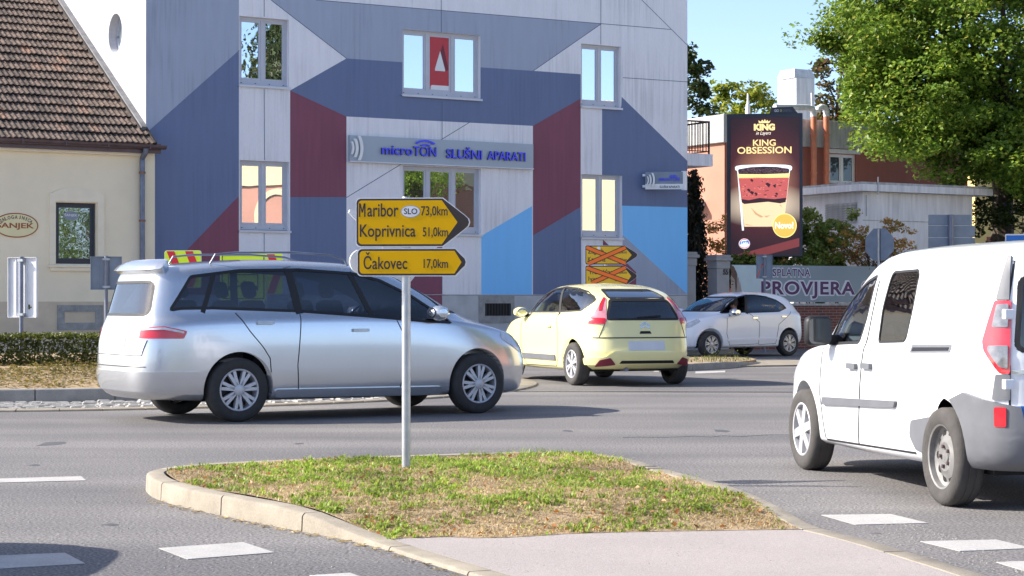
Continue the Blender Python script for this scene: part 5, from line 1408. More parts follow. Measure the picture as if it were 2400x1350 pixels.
m_ = MB(); u, z = SU(1904, 250, 1); m_.tube([(u, 1, zt), (u - .03, 1, SU(1904, 218, 1)[1])], .03, 6); m_.build('lightning_rod', 'old_white', D_)

WO = (P(2022, HY, 55).x, 55.0); WU2 = local(WO, FA)
K_ = thing('transformer_house', 'small white flat roofed house with a louvred vent and ivy', 'building', (WO[0], WO[1], 0), FA)
zt = WU2(2022, 449)[1]; ue = WU2(2279, 500)[0]
m_ = MB(); m_.box((0, 0, -.1), (ue, 3.4, zt)); m_.build('wall', 'old_white', K_)
m_ = MB(); r1 = WU2(2022, 431, -.3)[1]; m_.box((-.30, -.30, zt + .005), (ue + .55, 3.8, r1)); m_.box((-.27, -.27, r1), (ue + .5, 3.76, r1 + .07), 1); m_.build('roof', ['old_white', 'weathered'], K_)
m_ = MB(); v0, v1 = .25, 1.6; za, zb_ = WU2(2005, 474, .2)[1], WU2(2005, 520, .2)[1]
for i in range(8):
    z = zb_ + (za - zb_) * i / 8; m_.add([(-.05, v0, z), (-.05, v1, z), (-.005, v1, z + (za - zb_) / 8), (-.005, v0, z + (za - zb_) / 8)], [(3, 2, 1, 0)])
m_.build('louvre', 'weathered', K_)
m_ = MB(); m_.box((-.012, -.012, WU2(2022, 517)[1]), (ue, 0, WU2(2022, 517)[1] + .025)); m_.build('ledge', 'weathered', K_)
m_ = MB(); u, z = WU2(2057, 415, -.3); m_.tube([(u, -.32, r1 - .3), (u, -.32, z)], .018, 6); m_.tube([(WU2(2030, 470)[0], -.02, zt - .1), (WU2(2030, 470)[0], -.02, zt - .7)], .015, 6); m_.build('lightning_rod', 'zinc', K_)

YO = (P(2285, HY, 78).x, 78.0)
Y_ = thing('yellow_house', 'cream and red house glimpsed under the big tree at the right edge', 'house', (YO[0], YO[1], 0), R(8))
m_ = MB(); m_.box((0, 0, -.1), (9, 6, 7.6)); m_.build('wall', 'yellow_render', Y_)
m_ = MB()
for x in (.5, 2.2, 3.9, 5.6): m_.box((x, -.02, .2), (x + .7, 0, 3.9)); m_.box((x + .1, -.03, 2.4), (x + .6, -.02, 3.4), 1)
m_.build('red_bay', ['brick_red_render', 'dark_frame'], Y_)
m_ = MB(); m_.add([(-.4, -.5, 7.5), (9.4, -.5, 7.5), (9.4, 3, 9.5), (-.4, 3, 9.5), (-.4, 6.5, 7.5), (9.4, 6.5, 7.5)], [(0, 1, 2, 3), (3, 2, 5, 4)]); m_.build('roof', 'roof_tiles', Y_)

# signs on the right, seen from behind
c = P(2059, HY, 50.0); t = thing('stop_sign', 'grey octagonal back of a stop sign in front of the reddish maple', 'road sign', (c.x, c.y, 0), R(-42))
z = CH - (573 - HY) / 90; m_ = MB(); m_.tube([(0, 0, -.1), (0, 0, z + .40)], .035, 12); m_.build('pole', 'galvanised', t, smooth=True)
m_ = MB(); m_.prism([(.42 / math.cos(R(22.5)) * math.cos(R(22.5 + 45 * i)), z + .42 / math.cos(R(22.5)) * math.sin(R(22.5 + 45 * i))) for i in range(8)], -.06, -.04, front()); m_.build('plate', 'grey_sign_back', t)
c = P(2229, HY, 50.0); t = thing('guide_sign', 'wide blue-grey sign back on a post in front of the white house', 'road sign', (c.x, c.y, 0), R(2))
m_ = MB(); m_.tube([(0, 0, -.1), (0, 0, CH + 202 / 90)], .07, 14); m_.build('pole', 'pipe_grey', t, smooth=True)
for i, (a, b) in enumerate(((503, 528), (529, 556), (557, 600))):
    m_ = MB(); m_.box((-.57, .075, CH - (b - HY) / 90), (.55 + .1 * min(i, 1), .11, CH - (a - HY) / 90)); m_.build('panel', 'grey_sign_back', t)
c = P(2392, HY, 48.0); t = thing('blue_sign', 'blue road sign with a white edge just above the white van roof', 'road sign', (c.x, c.y, 0), R(-6))
m_ = MB(); m_.tube([(.1, .05, -.1), (.1, .05, CH + 155 / 94)], .05, 12); m_.build('pole', 'galvanised', t, smooth=True)
m_ = MB(); m_.prism(rrect(-.38, CH + .55, .75, CH + 157 / 94, .03), 0, .03, front(), 1); m_.prism(rrect(-.355, CH + .58, .72, CH + 154 / 94, .02), .03, .032, front(), 0); m_.build('panel', ['sign_blue', 'sign_white'], t)

# ================================================================== trees and plants
make_tree('tree', 'huge broad leaved green tree filling the upper right corner', 'tree', (15.2, 59.5, 0),
          [(-.3, 0, 9.2, 4.3, 3.2, 3.4), (-3.0, -1.6, 7.3, 2.1, 1.8, 1.9), (-4.0, -.8, 9.9, 1.6, 1.8, 2.0), (-1.5, -2.2, 6.0, 2.2, 1.4, 1.2), (.7, -2.6, 5.4, 1.9, 1.2, 1.0), (2.8, -2.6, 5.4, 2.2, 1.3, 1.4), (3.4, -1.6, 7.4, 2.6, 1.8, 2), (1.7, -2.4, 4.6, 1.4, .9, .75), (3.4, -2.6, 4.3, 1.3, .8, .8), (-1.5, 0, 12.2, 3.5, 3, 2), (-5.9, -.5, 9.35, .45, .4, .32), (-5.2, -.5, 9.0, .35, .3, .3)], 8.5, .36,
          'leaf_tree', 1250, .66, 125, .155, 30, rim=.5)
t = make_tree('tree', 'yellow-green sunlit tree left of the white chimney', 'tree', (10.5, 88, 0), [(0, 0, 9.1, 2.1, 2, 2.3), (-1.5, 0, 7.7, 1.5, 1.4, 1.5), (1.4, 0, 7.8, 1.2, 1.2, 1.5)], 7, .25, 'leaf_yellowgreen', 120, .62, 60, .26, 8)
make_tree('tree', 'dark blue-green tree close behind the chimney', 'tree', (13.9, 92, 0), [(0, 0, 8.3, 1.3, 1.2, 2.6), (1.8, 0, 8, 1.5, 1.3, 2.2)], 7, .2, 'leaf_dark', 70, .6, 60, .25, 6)
make_tree('tree', 'very dark tree peeping out behind the painted building corner', 'tree', (7.0, 78, 0), [(0, 0, 8.6, 1.2, 1.2, 3.0), (.5, 0, 6.5, 1.4, 1.2, 1.6)], 7.5, .25, 'leaf_dark', 110, .55, 70, .24, 6)
make_tree('tree', 'reddish brown leaved tree between the chimney and the huge green tree', 'tree', (12.7, 74, 0), [(0, 0, 9.3, 1.5, 1.3, 2.2), (.7, 0, 7.0, 2.2, 1.3, 1.6), (.9, 0, 11.4, 1.2, 1, 1.4)], 8, .25, 'leaf_reddish', 120, .55, 55, .22, 14, rim=.2)
make_tree('shrub', 'airy orange and green maple shrub above the banner', 'shrub', (9.9, 53.2, 0), [(-.55, 0, 2.9, .75, .5, .5), (.6, 0, 3.15, .65, .5, .42), (.1, 0, 2.5, 1.0, .5, .3), (.95, 0, 2.75, .35, .3, .3)], 1.9, .05, 'leaf_maple', 95, .20, 30, .09, 18, rim=.3)
make_tree('shrub', 'orange tinted bush between the gate pillars', 'shrub', (5.75, 54.6, 0), [(.15, 0, 2.9, .55, .4, .8), (.2, 0, 1.6, .6, .4, .9)], 2.2, .05, 'leaf_maple', 60, .26, 40, .10, 8, rim=.3)
iv = thing('ivy', 'dense green ivy climbing the white house and the garden wall', 'ivy', (8.6, 53.4, 0))
pts, C = clump_points([(0, 0, 2.3, .72, .4, 1.05), (-.3, .2, 3.1, .4, .3, .75), (.45, .3, 3.1, .5, .25, .45), (-1.5, -.4, 2.3, 1.5, .25, .28), (.9, .4, 3.75, .15, .1, .2), (-1.35, -.4, 2.3, .6, .3, .4), (-2.3, -.7, 2.25, .5, .25, .35)], 300, .22, 60, .6)
leaves('foliage', pts, .10, 'leaf_ivy', iv, up=.2)
m_ = MB()
for i in range(9): m_.tube([(random.uniform(-.6, .6), .3, 0), (random.uniform(-.6, .6), .3, 1.6), (random.uniform(-.6, .7), .3, 3.1)], [.03, .02, .01], 5)
m_.build('stems', 'bark', iv)
def conifer(name, label, base, h, r, n, lsize, matn, droop=.5, group=None):
    t = thing(name, label, 'conifer', base, 0, group); pts = []; m_ = MB()
    m_.tube([(0, 0, -.1), (0, 0, h * .6), (.02, 0, h * .98)], [h * .022, h * .013, .01], 8)
    for i in range(n):
        z = h * (1 - (i + .5) / n) ** 1.0; z = max(z, .25); f = (1 - z / h); L = r * (f ** .95) * random.uniform(.6, 1.15) + .04
        a = random.uniform(0, 6.283); d = Vector((math.cos(a), math.sin(a), 0)); k = 7
        br = [Vector((0, 0, z)) + d * L * s + Vector((0, 0, L * (.22 * math.sin(s * 3) - droop * s * s))) for s in np.linspace(0, 1, k)]
        m_.tube(br, [.022 * h / 5 * (1 - .85 * s) for s in np.linspace(0, 1, k)], 4)
        for s in range(1, k):
            for q in range(5):
                p = br[s] + Vector((random.gauss(0, .07 * h / 5), random.gauss(0, .07 * h / 5), -random.uniform(0, .34) * h / 5)); pts.append(tuple(p))
    leaves('foliage', np.array(pts), lsize, matn, t, wid=.38, up=.0, down=True)
    m_.build('trunk', 'bark', t)
    return t
conifer('conifer', 'slender dark weeping conifer between the two gate pillars', (5.05, 53.4, 0), 4.95, .90, 210, .17, 'leaf_conifer', .85)
make_tree('shrub', 'dark leafy undergrowth around the trunk of the huge tree', 'shrub', (15.2, 58.3, 0), [(-.75, 0, 3.7, .55, .4, 1.3), (.3, -.2, 4.1, .8, .4, 1.0), (1.1, 0, 3.2, .7, .5, 1.3)], 2, .06, 'leaf_dark', 70, .36, 60, .13, 8, rim=.3)

# ================================================================== across the street, right of the picture: what the windows and car sides mirror
t = thing('street_house', 'salmon house with cream cornice mirrored in the lower left window', 'house', (26, 17.5, 0))
m_ = MB(); m_.box((0, 0, -.1), (8, 11, 6.2)); m_.build('wall', 'salmon', t)
m_ = MB(); m_.box((-.15, -.1, 6.2), (8.1, 11.1, 7.2)); m_.build('cornice', 'cream_render', t)
m_ = MB(); m_.lathe([(.9, 0), (1.15, 0), (1.15, .12), (.9, .12)], 32, 0, Matrix(((0, 0, -1, -.002), (1, 0, 0, 4.8), (0, 1, 0, 4.9), (0, 0, 0, 1)))); m_.build('round_frame', 'cream_render', t, smooth=True)
m_ = MB(); m_.add([(-.4, -.4, 7.2), (4, -.4, 9.2), (4, 11.4, 9.2), (-.4, 11.4, 7.2), (8.4, -.4, 7.2), (8.4, 11.4, 7.2)], [(0, 1, 2, 3), (1, 4, 5, 2)]); m_.build('roof', 'roof_tiles', t)
t = thing('street_house', 'cream house mirrored in the lower right window', 'house', (25, 33, 0))
m_ = MB(); m_.box((0, 0, -.1), (8, 16, 8.6)); m_.build('wall', 'cream_render', t)
m_ = MB(); m_.box((-.3, -.3, 8.6), (8.3, 16.3, 8.9)); m_.build('roof', 'weathered', t)
make_tree('tree', 'broad leaved tree mirrored in the lower middle window', 'tree', (24, 29.3, 0), [(0, 0, 4.8, 2.6, 2.4, 3.0)], 4, .2, 'leaf_tree', 130, .7, 80, .22, 8)
conifer('conifer', 'tall spruce mirrored in the upper left window', (36, 16.5, 0), 21, 5.5, 420, .85, 'leaf_dark', .45)
make_tree('tree', 'leafy street tree mirrored in the window of the beige house', 'tree', (15.0, 22.0, 0), [(0, 0, 4.2, 2.6, 2.4, 2.6)], 3.2, .12, 'leaf_tree', 170, .6, 60, .16, 6)

# ================================================================== vehicles
def pchip(xs, ys, x):
    xs = np.asarray(xs, float); ys = np.asarray(ys, float); h = np.diff(xs); d = np.diff(ys) / h; n = len(xs)
    m = np.zeros(n)
    for i in range(1, n - 1):
        if d[i - 1] * d[i] > 0:
            w1, w2 = 2 * h[i] + h[i - 1], h[i] + 2 * h[i - 1]; m[i] = (w1 + w2) / (w1 / d[i - 1] + w2 / d[i])
    m[0], m[-1] = d[0], d[-1]
    x = np.clip(np.asarray(x, float), xs[0], xs[-1]); k = np.clip(np.searchsorted(xs, x) - 1, 0, n - 2)
    t = (x - xs[k]) / h[k]; t2, t3 = t * t, t * t * t
    return (2 * t3 - 3 * t2 + 1) * ys[k] + (t3 - 2 * t2 + t) * h[k] * m[k] + (-2 * t3 + 3 * t2) * ys[k + 1] + (t3 - t2) * h[k] * m[k + 1]
def body_surface(rows, nu=64, nv=52):
    """rows from floor to roof: (x rear, x front, half width, roundness rear, roundness front, z at five places from rear to front)"""
    P0 = np.array([[r[0], r[1], r[2], r[3], r[4], *r[5]] for r in rows], float)
    t = [0.0]
    for a, b in zip(P0[:-1], P0[1:]): t.append(t[-1] + math.sqrt((a[2] - b[2]) ** 2 + (a[7] - b[7]) ** 2 + .35 * (a[1] - b[1]) ** 2 + .25 * (a[0] - b[0]) ** 2) + .03)
    tv = np.unique(np.concatenate([np.linspace(0, t[-1], nv), t]))
    Q = np.stack([pchip(t, P0[:, c], tv) for c in range(P0.shape[1])], 1)
    verts, nr = [], len(tv)
    for q in Q:
        xr, xf, w_, n1, n2 = q[:5]
        ph = np.linspace(0, np.pi, 600); c, s = np.cos(ph), np.abs(np.sin(ph)); xm, a = (xr + xf) / 2, (xf - xr) / 2
        n_ = np.where(c > 0, n1, n2); x = xm - a * np.sign(c) * np.abs(c) ** (2 / n_); y = w_ * s ** (2 / n_)
        dd = np.concatenate([[0], np.cumsum(np.hypot(np.diff(x), np.diff(y)))]); u = np.linspace(0, dd[-1], nu + 1)
        x, y = np.interp(u, dd, x), np.interp(u, dd, y)
        z = pchip([0, .25, .5, .75, 1], q[5:10], (x - xr) / max(1e-6, xf - xr))
        ring_ = [(x[i], y[i], z[i]) for i in range(nu + 1)] + [(x[i], -y[i], z[i]) for i in range(nu - 1, 0, -1)]
        verts += ring_
    k = 2 * nu; faces = []
    for j in range(nr - 1):
        for i in range(k): faces.append((j * k + i, j * k + (i + 1) % k, (j + 1) * k + (i + 1) % k, (j + 1) * k + i))
    bm = bmesh.new(); vs = [bm.verts.new(v) for v in verts]
    for f in faces: bm.faces.new([vs[i] for i in f])
    bmesh.ops.remove_doubles(bm, verts=bm.verts, dist=2e-4)
    bmesh.ops.dissolve_degenerate(bm, dist=1e-5, edges=bm.edges)
    bmesh.ops.recalc_face_normals(bm, faces=bm.faces)
    return bm
def tmp_obj(bm, n=2):
    me = bpy.data.meshes.new('cutter'); bm.to_mesh(me)
    for m in ('paint_white', 'interior')[:n]: me.materials.append(MATS[m])
    o = bpy.data.objects.new('cutter', me); COL.objects.link(o); return o
def bm_prism(poly, axis, d0, d1):
    """closed prism of a polygon given in the two other axes"""
    bm = bmesh.new(); mp_ = {'y': lambda p, d: (p[0], d, p[1]), 'x': lambda p, d: (d, p[0], p[1]), 'z': lambda p, d: (p[0], p[1], d)}[axis]
    a = [bm.verts.new(mp_(p, d0)) for p in poly]; b = [bm.verts.new(mp_(p, d1)) for p in poly]; n = len(poly)
    bm.faces.new(a); bm.faces.new(b[::-1])
    for i in range(n): bm.faces.new((a[i], b[i], b[(i + 1) % n], a[(i + 1) % n]))
    bmesh.ops.recalc_face_normals(bm, faces=bm.faces)
    for f in bm.faces: f.material_index = 1
    return bm
class Conform:
    def __init__(s, bm):
        s.bm = bm.copy(); s.bm.faces.ensure_lookup_table(); s.bm.normal_update(); s.tree = BVHTree.FromBMesh(s.bm)
    def normal(s, p):
        co, no, i, d = s.tree.find_nearest(p)
        f = s.bm.faces[i]; w_ = poly_3d_calc([v.co for v in f.verts], co)
        n = Vector((0, 0, 0))
        for v, k in zip(f.verts, w_): n += v.normal * k
        return n.normalized() if n.length > 1e-6 else no
    def panel(s, mb, poly, axis, side, off=.003, thick=.012, step=.06, mi=0, M=None):
        bm = grid_fill(poly, step)
        bm.verts.ensure_lookup_table(); bm.verts.index_update()
        pos = []
        for v in bm.verts:
            a, b = v.co.x, v.co.y
            if axis == 'y': o, d = Vector((a, side * 3, b)), Vector((0, -side, 0))
            elif axis == 'x': o, d = Vector((side * 9, a, b)), Vector((-side, 0, 0))
            elif axis == 'r':      # around a corner: a = degrees / 100 from the rear (side -1) or the front (+1), turned about s.cen
                q = R(a * 100); d0 = Vector((side * math.cos(q), math.sin(q), 0)); o, d = Vector((s.cen[0], s.cen[1], b)) + d0 * 6, -d0
            else: o, d = Vector((a, b, 5)), Vector((0, 0, -1))
            h, n, i, _ = s.tree.ray_cast(o, d)
            if h is None:
                tgt = Vector((a, side * .6, b)) if axis == 'y' else (Vector((side * 1.5 + 1, a, b)) if axis == 'x' else Vector((a, b, 1)))
                h, n, i, _ = s.tree.find_nearest(tgt)
            n = s.normal(h); pos.append((h + n * off, n))
        n0 = len(bm.verts); vs = [tuple(p) for p, _ in pos]
        fs = [tuple(v.index for v in f.verts) for f in bm.faces]
        # orient outwards
        def orient(f):
            a, b, c = Vector(vs[f[0]]), Vector(vs[f[1]]), Vector(vs[f[2]])
            return f if (b - a).cross(c - a).dot(pos[f[0]][1]) >= 0 else f[::-1]
        fs = [orient(f) for f in fs]
        be = [e for e in bm.edges if len(e.link_faces) == 1]; low = {}
        for e in be:
            for v in e.verts:
                if v.index not in low: low[v.index] = len(vs); p, n = pos[v.index]; vs.append(tuple(p - n * thick))
        dire = set()
        for f in fs:
            for i in range(len(f)): dire.add((f[i], f[(i + 1) % len(f)]))
        for e in be:
            a, b = e.verts[0].index, e.verts[1].index
            if (a, b) not in dire: a, b = b, a
            fs.append((b, a, low[a], low[b]))
        bm.free()
        mb.add(vs, fs, mi, M)
    def strip(s, mb, line, axis, side, wd=.010, off=.004, thick=.006, mi=0, step=.05, closed=False):
        pts = [Vector((p[0], p[1])) for p in line]
        if closed: pts = pts + [pts[0]]
        for a, b in zip(pts[:-1], pts[1:]):
            d = b - a
            if d.length < 1e-4: continue
            d.normalize(); n = Vector((-d.y, d.x)) * wd / 2; e = d * wd * .35
            s.panel(mb, [tuple(a - n - e), tuple(b - n + e), tuple(b + n + e), tuple(a + n - e)], axis, side, off, thick, step, mi)
def round_poly(pts, r=.04, n=4):
    out = []; k = len(pts)
    for i in range(k):
        p0, p, p1 = Vector(pts[i - 1]), Vector(pts[i]), Vector(pts[(i + 1) % k])
        a = (p0 - p); b = (p1 - p); la, lb = a.length, b.length; q = min(r, la * .45, lb * .45); A, B = p + a / la * q, p + b / lb * q
        for j in range(n + 1):
            t = j / n; v = A * (1 - t) ** 2 + p * 2 * t * (1 - t) + B * t * t; out.append((v.x, v.y))
    return out
def mir(poly): return [(-a, b) for a, b in poly]
class Car:
    """places a car by the photo pixel of its near rear wheel and its heading; traces near-side details from pixels"""
    def __init__(s, wheel, ang, yw):
        p = G(*wheel); s.a = R(ang); s.c, s.s = math.cos(s.a), math.sin(s.a)
        s.ox, s.oy = p.x + s.s * yw, p.y - s.c * yw
    def side(s, pts, y):
        out = []
        for px, py in pts:
            k = (px - CX) / F; ox, oy = s.ox - s.s * y, s.oy + s.c * y
            x = (k * oy - ox) / (s.c - k * s.s); out.append((x, CH - (py - HY) / F * (oy + x * s.s)))
        return out
    def trace(s, cf, pts, plane='y', fall=.7):
        """where the photo rays through pts meet the body"""
        out = []
        Ri = Matrix.Rotation(-s.a, 3, 'Z'); o = Ri @ Vector((-s.ox, -s.oy, CH))
        for px, py in pts:
            d = (Ri @ Vector(((px - CX) / F, 1, -(py - HY) / F))).normalized()
            h, n, i, q = cf.tree.ray_cast(o, d)
            if h is None:
                p = s.side([(px, py)], fall)[0] if plane == 'y' else s.end([(px, py)], fall)[0]
            else: p = (h.x, h.z) if plane == 'y' else (h.y, h.z)
            out.append(p)
        return out
    def end(s, pts, x):
        out = []
        for px, py in pts:
            k = (px - CX) / F; ox, oy = s.ox + s.c * x, s.oy + s.s * x
            y = (k * oy - ox) / (-s.s - k * s.c); out.append((y, CH - (py - HY) / F * (oy + y * s.c)))
        return out

def add_wheel(parent, x, y, r, wid, style, tyre='tyre', spokes=6, rot=.3):
    """y gives the side; the outer face looks away from the car"""
    sg = 1 if y > 0 else -1
    M = Matrix.Translation((x, y, r)) @ Matrix(((1, 0, 0, 0), (0, 0, -sg, 0), (0, sg, 0, 0), (0, 0, 0, 1))) if False else Matrix.Translation((x, y, r)) @ Matrix.Rotation(-sg * math.pi / 2, 4, 'X')
    h = wid / 2; rr = r * .66
    m_ = MB(); m_.lathe([(rr, -h * .9), (r * .86, -h), (r * .96, -h * .86), (r, -h * .6), (r, -h * .32), (r * .988, -h * .3), (r * .988, -h * .22), (r, -h * .2), (r, h * .2), (r * .988, h * .22), (r * .988, h * .3), (r, h * .32), (r, h * .6), (r * .96, h * .86), (r * .86, h), (r * .75, h * .98), (rr, h * .86)], 48, 0, M)
    wo = m_.build('wheel', tyre, parent, smooth=True, angle=50)
    m_ = MB()
    if style == 'steel':
        m_.lathe([(rr, h * .86), (rr * .95, h * .80), (rr * .93, h * .45), (rr * .80, h * .30), (rr * .62, h * .42), (rr * .45, h * .58), (rr * .22, h * .46), (rr * .2, h * .55), (0.002, h * .56)], 40, 0, M)
        for i in range(10):
            a = 2 * math.pi * i / 10; m_.lathe([(.026, 0), (.001, .0)], 10, 1, M @ Matrix.Translation((rr * .70 * math.cos(a), rr * .70 * math.sin(a), h * .385)))
        for i in range(5):
            a = 2 * math.pi * i / 5; m_.lathe([(.012, -.01), (.012, .018), (.001, .02)], 8, 2, M @ Matrix.Translation((rr * .32 * math.cos(a), rr * .32 * math.sin(a), h * .50)))
        mats = ['rim_steel', 'black_hole', 'gutter_brown']
    else:
        m_.lathe([(rr, h * .86), (rr * .97, h * .90), (rr * .92, h * .86), (rr * .90, h * .55), (rr * .88, -.02)], 44, 0, M)
        m_.lathe([(rr * .88, -.02), (.002, -.02)], 32, 1, M)
        m_.lathe([(rr * .27, h * .5), (rr * .25, h * .86), (rr * .16, h * .92), (.002, h * .93)], 24, 0, M)
        for i in range(spokes):
            a = 2 * math.pi * i / spokes + rot
            for da in ((-.16, .16) if style == 'split' else (0,)):
                w0, w1 = (rr * .09, rr * .075) if style == 'split' else (rr * .17, rr * (.15 if style == 'cap' else .10))
                Ms = M @ Matrix.Rotation(a, 4, 'Z')
                y0, y1 = (0, rr * .93 * math.sin(da)) if da else (0, 0)
                x1 = rr * .93 * math.cos(da)
                m_.add([(rr * .15, y0 - w0, h * .84), (rr * .15, y0 + w0, h * .84), (x1, y1 + w1, h * .80), (x1, y1 - w1, h * .80), (rr * .15, y0 - w0, h * .3), (rr * .15, y0 + w0, h * .3), (x1, y1 + w1, h * .35), (x1, y1 - w1, h * .35)],
                       [(3, 2, 1, 0), (0, 1, 5, 4), (1, 2, 6, 5), (2, 3, 7, 6), (3, 0, 4, 7)], 0, Ms)
        mats = ['rim_silver', 'rim_dark']
    m_.build('rim', mats, wo, smooth=True, recalc=True)
    return wo

def make_car(name, label, cat, group, place, bm, paint, wb, r, tw, ytrack, side_win, ws, rear_win, cabin, trim=None):
    """body with wheel arches, an opened cabin, glass, seats"""
    root = thing(name, label, cat, (place.ox, place.oy, 0), place.a, group)
    cf = Conform(bm)
    ob = tmp_obj(bm)
    cut_ = []
    for x in (0, wb):
        for sg in (1, -1):
            b2 = bm_prism([(x + (r + .05) * math.cos(2 * math.pi * i / 40), r + .015 + (r + .05) * math.sin(2 * math.pi * i / 40)) for i in range(40)], 'y', sg * (ytrack - tw / 2 - .07), sg * 1.4)
            cut_.append(b2)
    xa, xb, zf = cabin
    hull = bmesh.new(); bm.normal_update()
    for v in bm.verts:
        q = v.co - v.normal * .055
        if xa < q.x < xb and q.z > zf + .25: hull.verts.new(q)
    zs = [v.co for v in hull.verts]; wmax = max(abs(v.y) for v in zs)
    for x in (xa + .05, xb - .05):
        for y in (-wmax * .93, wmax * .93): hull.verts.new((x, y, zf)); hull.verts.new((x, y, zf + .3))
    ret = bmesh.ops.convex_hull(hull, input=hull.verts[:])
    bmesh.ops.delete(hull, geom=list({g for g in list(ret['geom_interior']) + list(ret['geom_unused']) if isinstance(g, bmesh.types.BMVert) and g.is_valid}), context='VERTS')
    bmesh.ops.recalc_face_normals(hull, faces=hull.faces)
    for f in hull.faces: f.material_index = 1
    cut_.append(hull)
    for wpoly in side_win:
        for sg in (1, -1): cut_.append(bm_prism(wpoly, 'y', sg * .52, sg * 1.4))
    xm = (xa + xb) / 2
    if ws: cut_.append(bm_prism(ws, 'x', xm, xb + 1.5))
    for rw_ in rear_win: cut_.append(bm_prism(rw_, 'x', xa - 1.2, xm))
    objs = []
    for b2 in cut_:
        o2 = tmp_obj(b2); o2.hide_render = True; objs.append(o2)
        md = ob.modifiers.new('cut', 'BOOLEAN'); md.operation = 'DIFFERENCE'; md.object = o2; md.solver = 'EXACT'
    bpy.context.view_layer.update()
    me = bpy.data.meshes.new_from_object(ob.evaluated_get(bpy.context.evaluated_depsgraph_get()))
    for o2 in objs + [ob]: bpy.data.objects.remove(o2)
    me.name = 'body'; me.materials.clear(); me.materials.append(MATS[paint]); me.materials.append(MATS['interior'])
    smooth_by_angle(me, 40)
    cn = []
    loops = me.loops; vco = [v.co.copy() for v in me.vertices]; cache = {}
    for p in me.polygons:
        for li in p.loop_indices:
            vi = loops[li].vertex_index
            if p.material_index == 0:
                if vi not in cache: cache[vi] = cf.normal(vco[vi])
                cn.append(cache[vi])
            else: cn.append(p.normal.copy())
    try: me.normals_split_custom_set(cn)
    except Exception as e: print('normals', e)
    body = bpy.data.objects.new('body', me); COL.objects.link(body); body.parent = root
    return root, cf, body
def seats(root, xs, zf, h, wy=.36):
    for x in xs:
        for y in (-wy, wy):
            m_ = MB(); m_.box((x - .05, y - .24, zf), (x + .45, y + .24, zf + .22))
            M = Matrix.Translation((x - .02, y, zf + .15)) @ Matrix.Rotation(R(-14), 4, 'Y')
            m_.box((-.08, -.23, 0), (.07, .23, h)); m_.box((-.06, -.12, h + .03), (.05, .12, h + .2)) if False else None
            m_.add(*box_geo((-.08, -.23, 0), (.07, .23, h)), 0, M); m_.add(*box_geo((-.05, -.13, h + .03), (.05, .13, h + .22)), 0, M)
            m_.v = m_.v[:8] + m_.v[16:]; m_.f = m_.f[:6] + [tuple(i - 8 for i in f) for f in m_.f[12:]]; m_.m = m_.m[:len(m_.f)]
            m_.build('seat', 'seat_cloth', root, bevel=.05, smooth=True, angle=60)
def box_geo(a, b):
    m_ = MB(); m_.box(a, b); return m_.v, m_.f
def dashboard(root, x, z, w_, wheel_y=.36):
    m_ = MB(); m_.box((x - .15, -w_, z - .28), (x + .25, w_, z)); m_.build('dashboard', 'black_plastic', root, bevel=.05, smooth=True, angle=60)
    M = Matrix.Translation((x - .28, wheel_y, z - .02)) @ Matrix.Rotation(R(-62), 4, 'Y')
    m_ = MB(); m_.lathe([(.185 + .014 * math.cos(t), .014 * math.sin(t)) for t in np.linspace(0, 2 * math.pi, 9)], 28, 0, M); m_.add(*box_geo((-.18, -.02, -.01), (.18, .02, .01)), 0, M); m_.build('steering_wheel', 'black_plastic', root, smooth=True)
def glass(root, cf, poly, axis, side, m, trim=.022, off=-.004, nm='window', trimm='rubber'):
    g = MB(); cf.panel(g, poly, axis, side, off, .004, .08); o = g.build(nm, m, root, smooth=True, angle=60)
    if trim:
        g = MB(); cf.strip(g, poly, axis, side, trim, .002, .008, closed=True); g.build('seal', trimm, o, smooth=True)
    return o
def mirror(root, x, y, z, paint, sg, s=1.0):
    m_ = MB()
    prof = [(.0, -.10), (.055, -.095), (.082, -.05), (.088, 0), (.08, .06), (.05, .095), (0, .1)]
    M = Matrix.Translation((x, y + sg * .12 * s, z)) @ Matrix.Rotation(R(90), 4, 'X') @ Matrix.Scale(1.05 * s, 4)
    m_.lathe([(a, b) for a, b in prof], 16, 0, M @ Matrix.Scale(1.1, 4, (1, 0, 0)) @ Matrix.Scale(.85, 4, (0, 1, 0)))
    m_.tube([(x + .02, y - sg * .03, z - .06), (x + .02, y + sg * .08 * s, z - .04)], .03, 8, 1)
    o = m_.build('mirror', [paint, 'black_plastic'], root, smooth=True)
    g = MB(); g.lathe([(.001, 0), (.078 * s, 0)], 18, 0, Matrix.Translation((x - .088 * s, y + sg * .12 * s, z)) @ Matrix.Rotation(R(-90), 4, 'Y') @ Matrix.Scale(1.15, 4, (0, 1, 0)) @ Matrix.Scale(.8, 4, (1, 0, 0))); g.build('mirror_glass', 'chrome', o)
def handle(root, cf, x, z, sg, m, L=.16, h=.028):
    g = MB(); cf.panel(g, round_poly([(x - L / 2, z - h / 2), (x + L / 2, z - h / 2), (x + L / 2, z + h / 2), (x - L / 2, z + h / 2)], .013), 'y', sg, .028, .03, .08); g.build('door_handle', m, root, smooth=True)
def axlebox(root, wb, wmid, z0=.17, z1=.32):
    m_ = MB(); m_.box((-.35, -wmid, z0 + .05), (wb + .35, wmid, z1)); m_.tube([(0, -wmid - .1, .3), (0, wmid + .1, .3)], .05, 8); m_.tube([(wb, -wmid - .1, .3), (wb, wmid + .1, .3)], .05, 8); m_.build('underbody', 'black_hole', root)

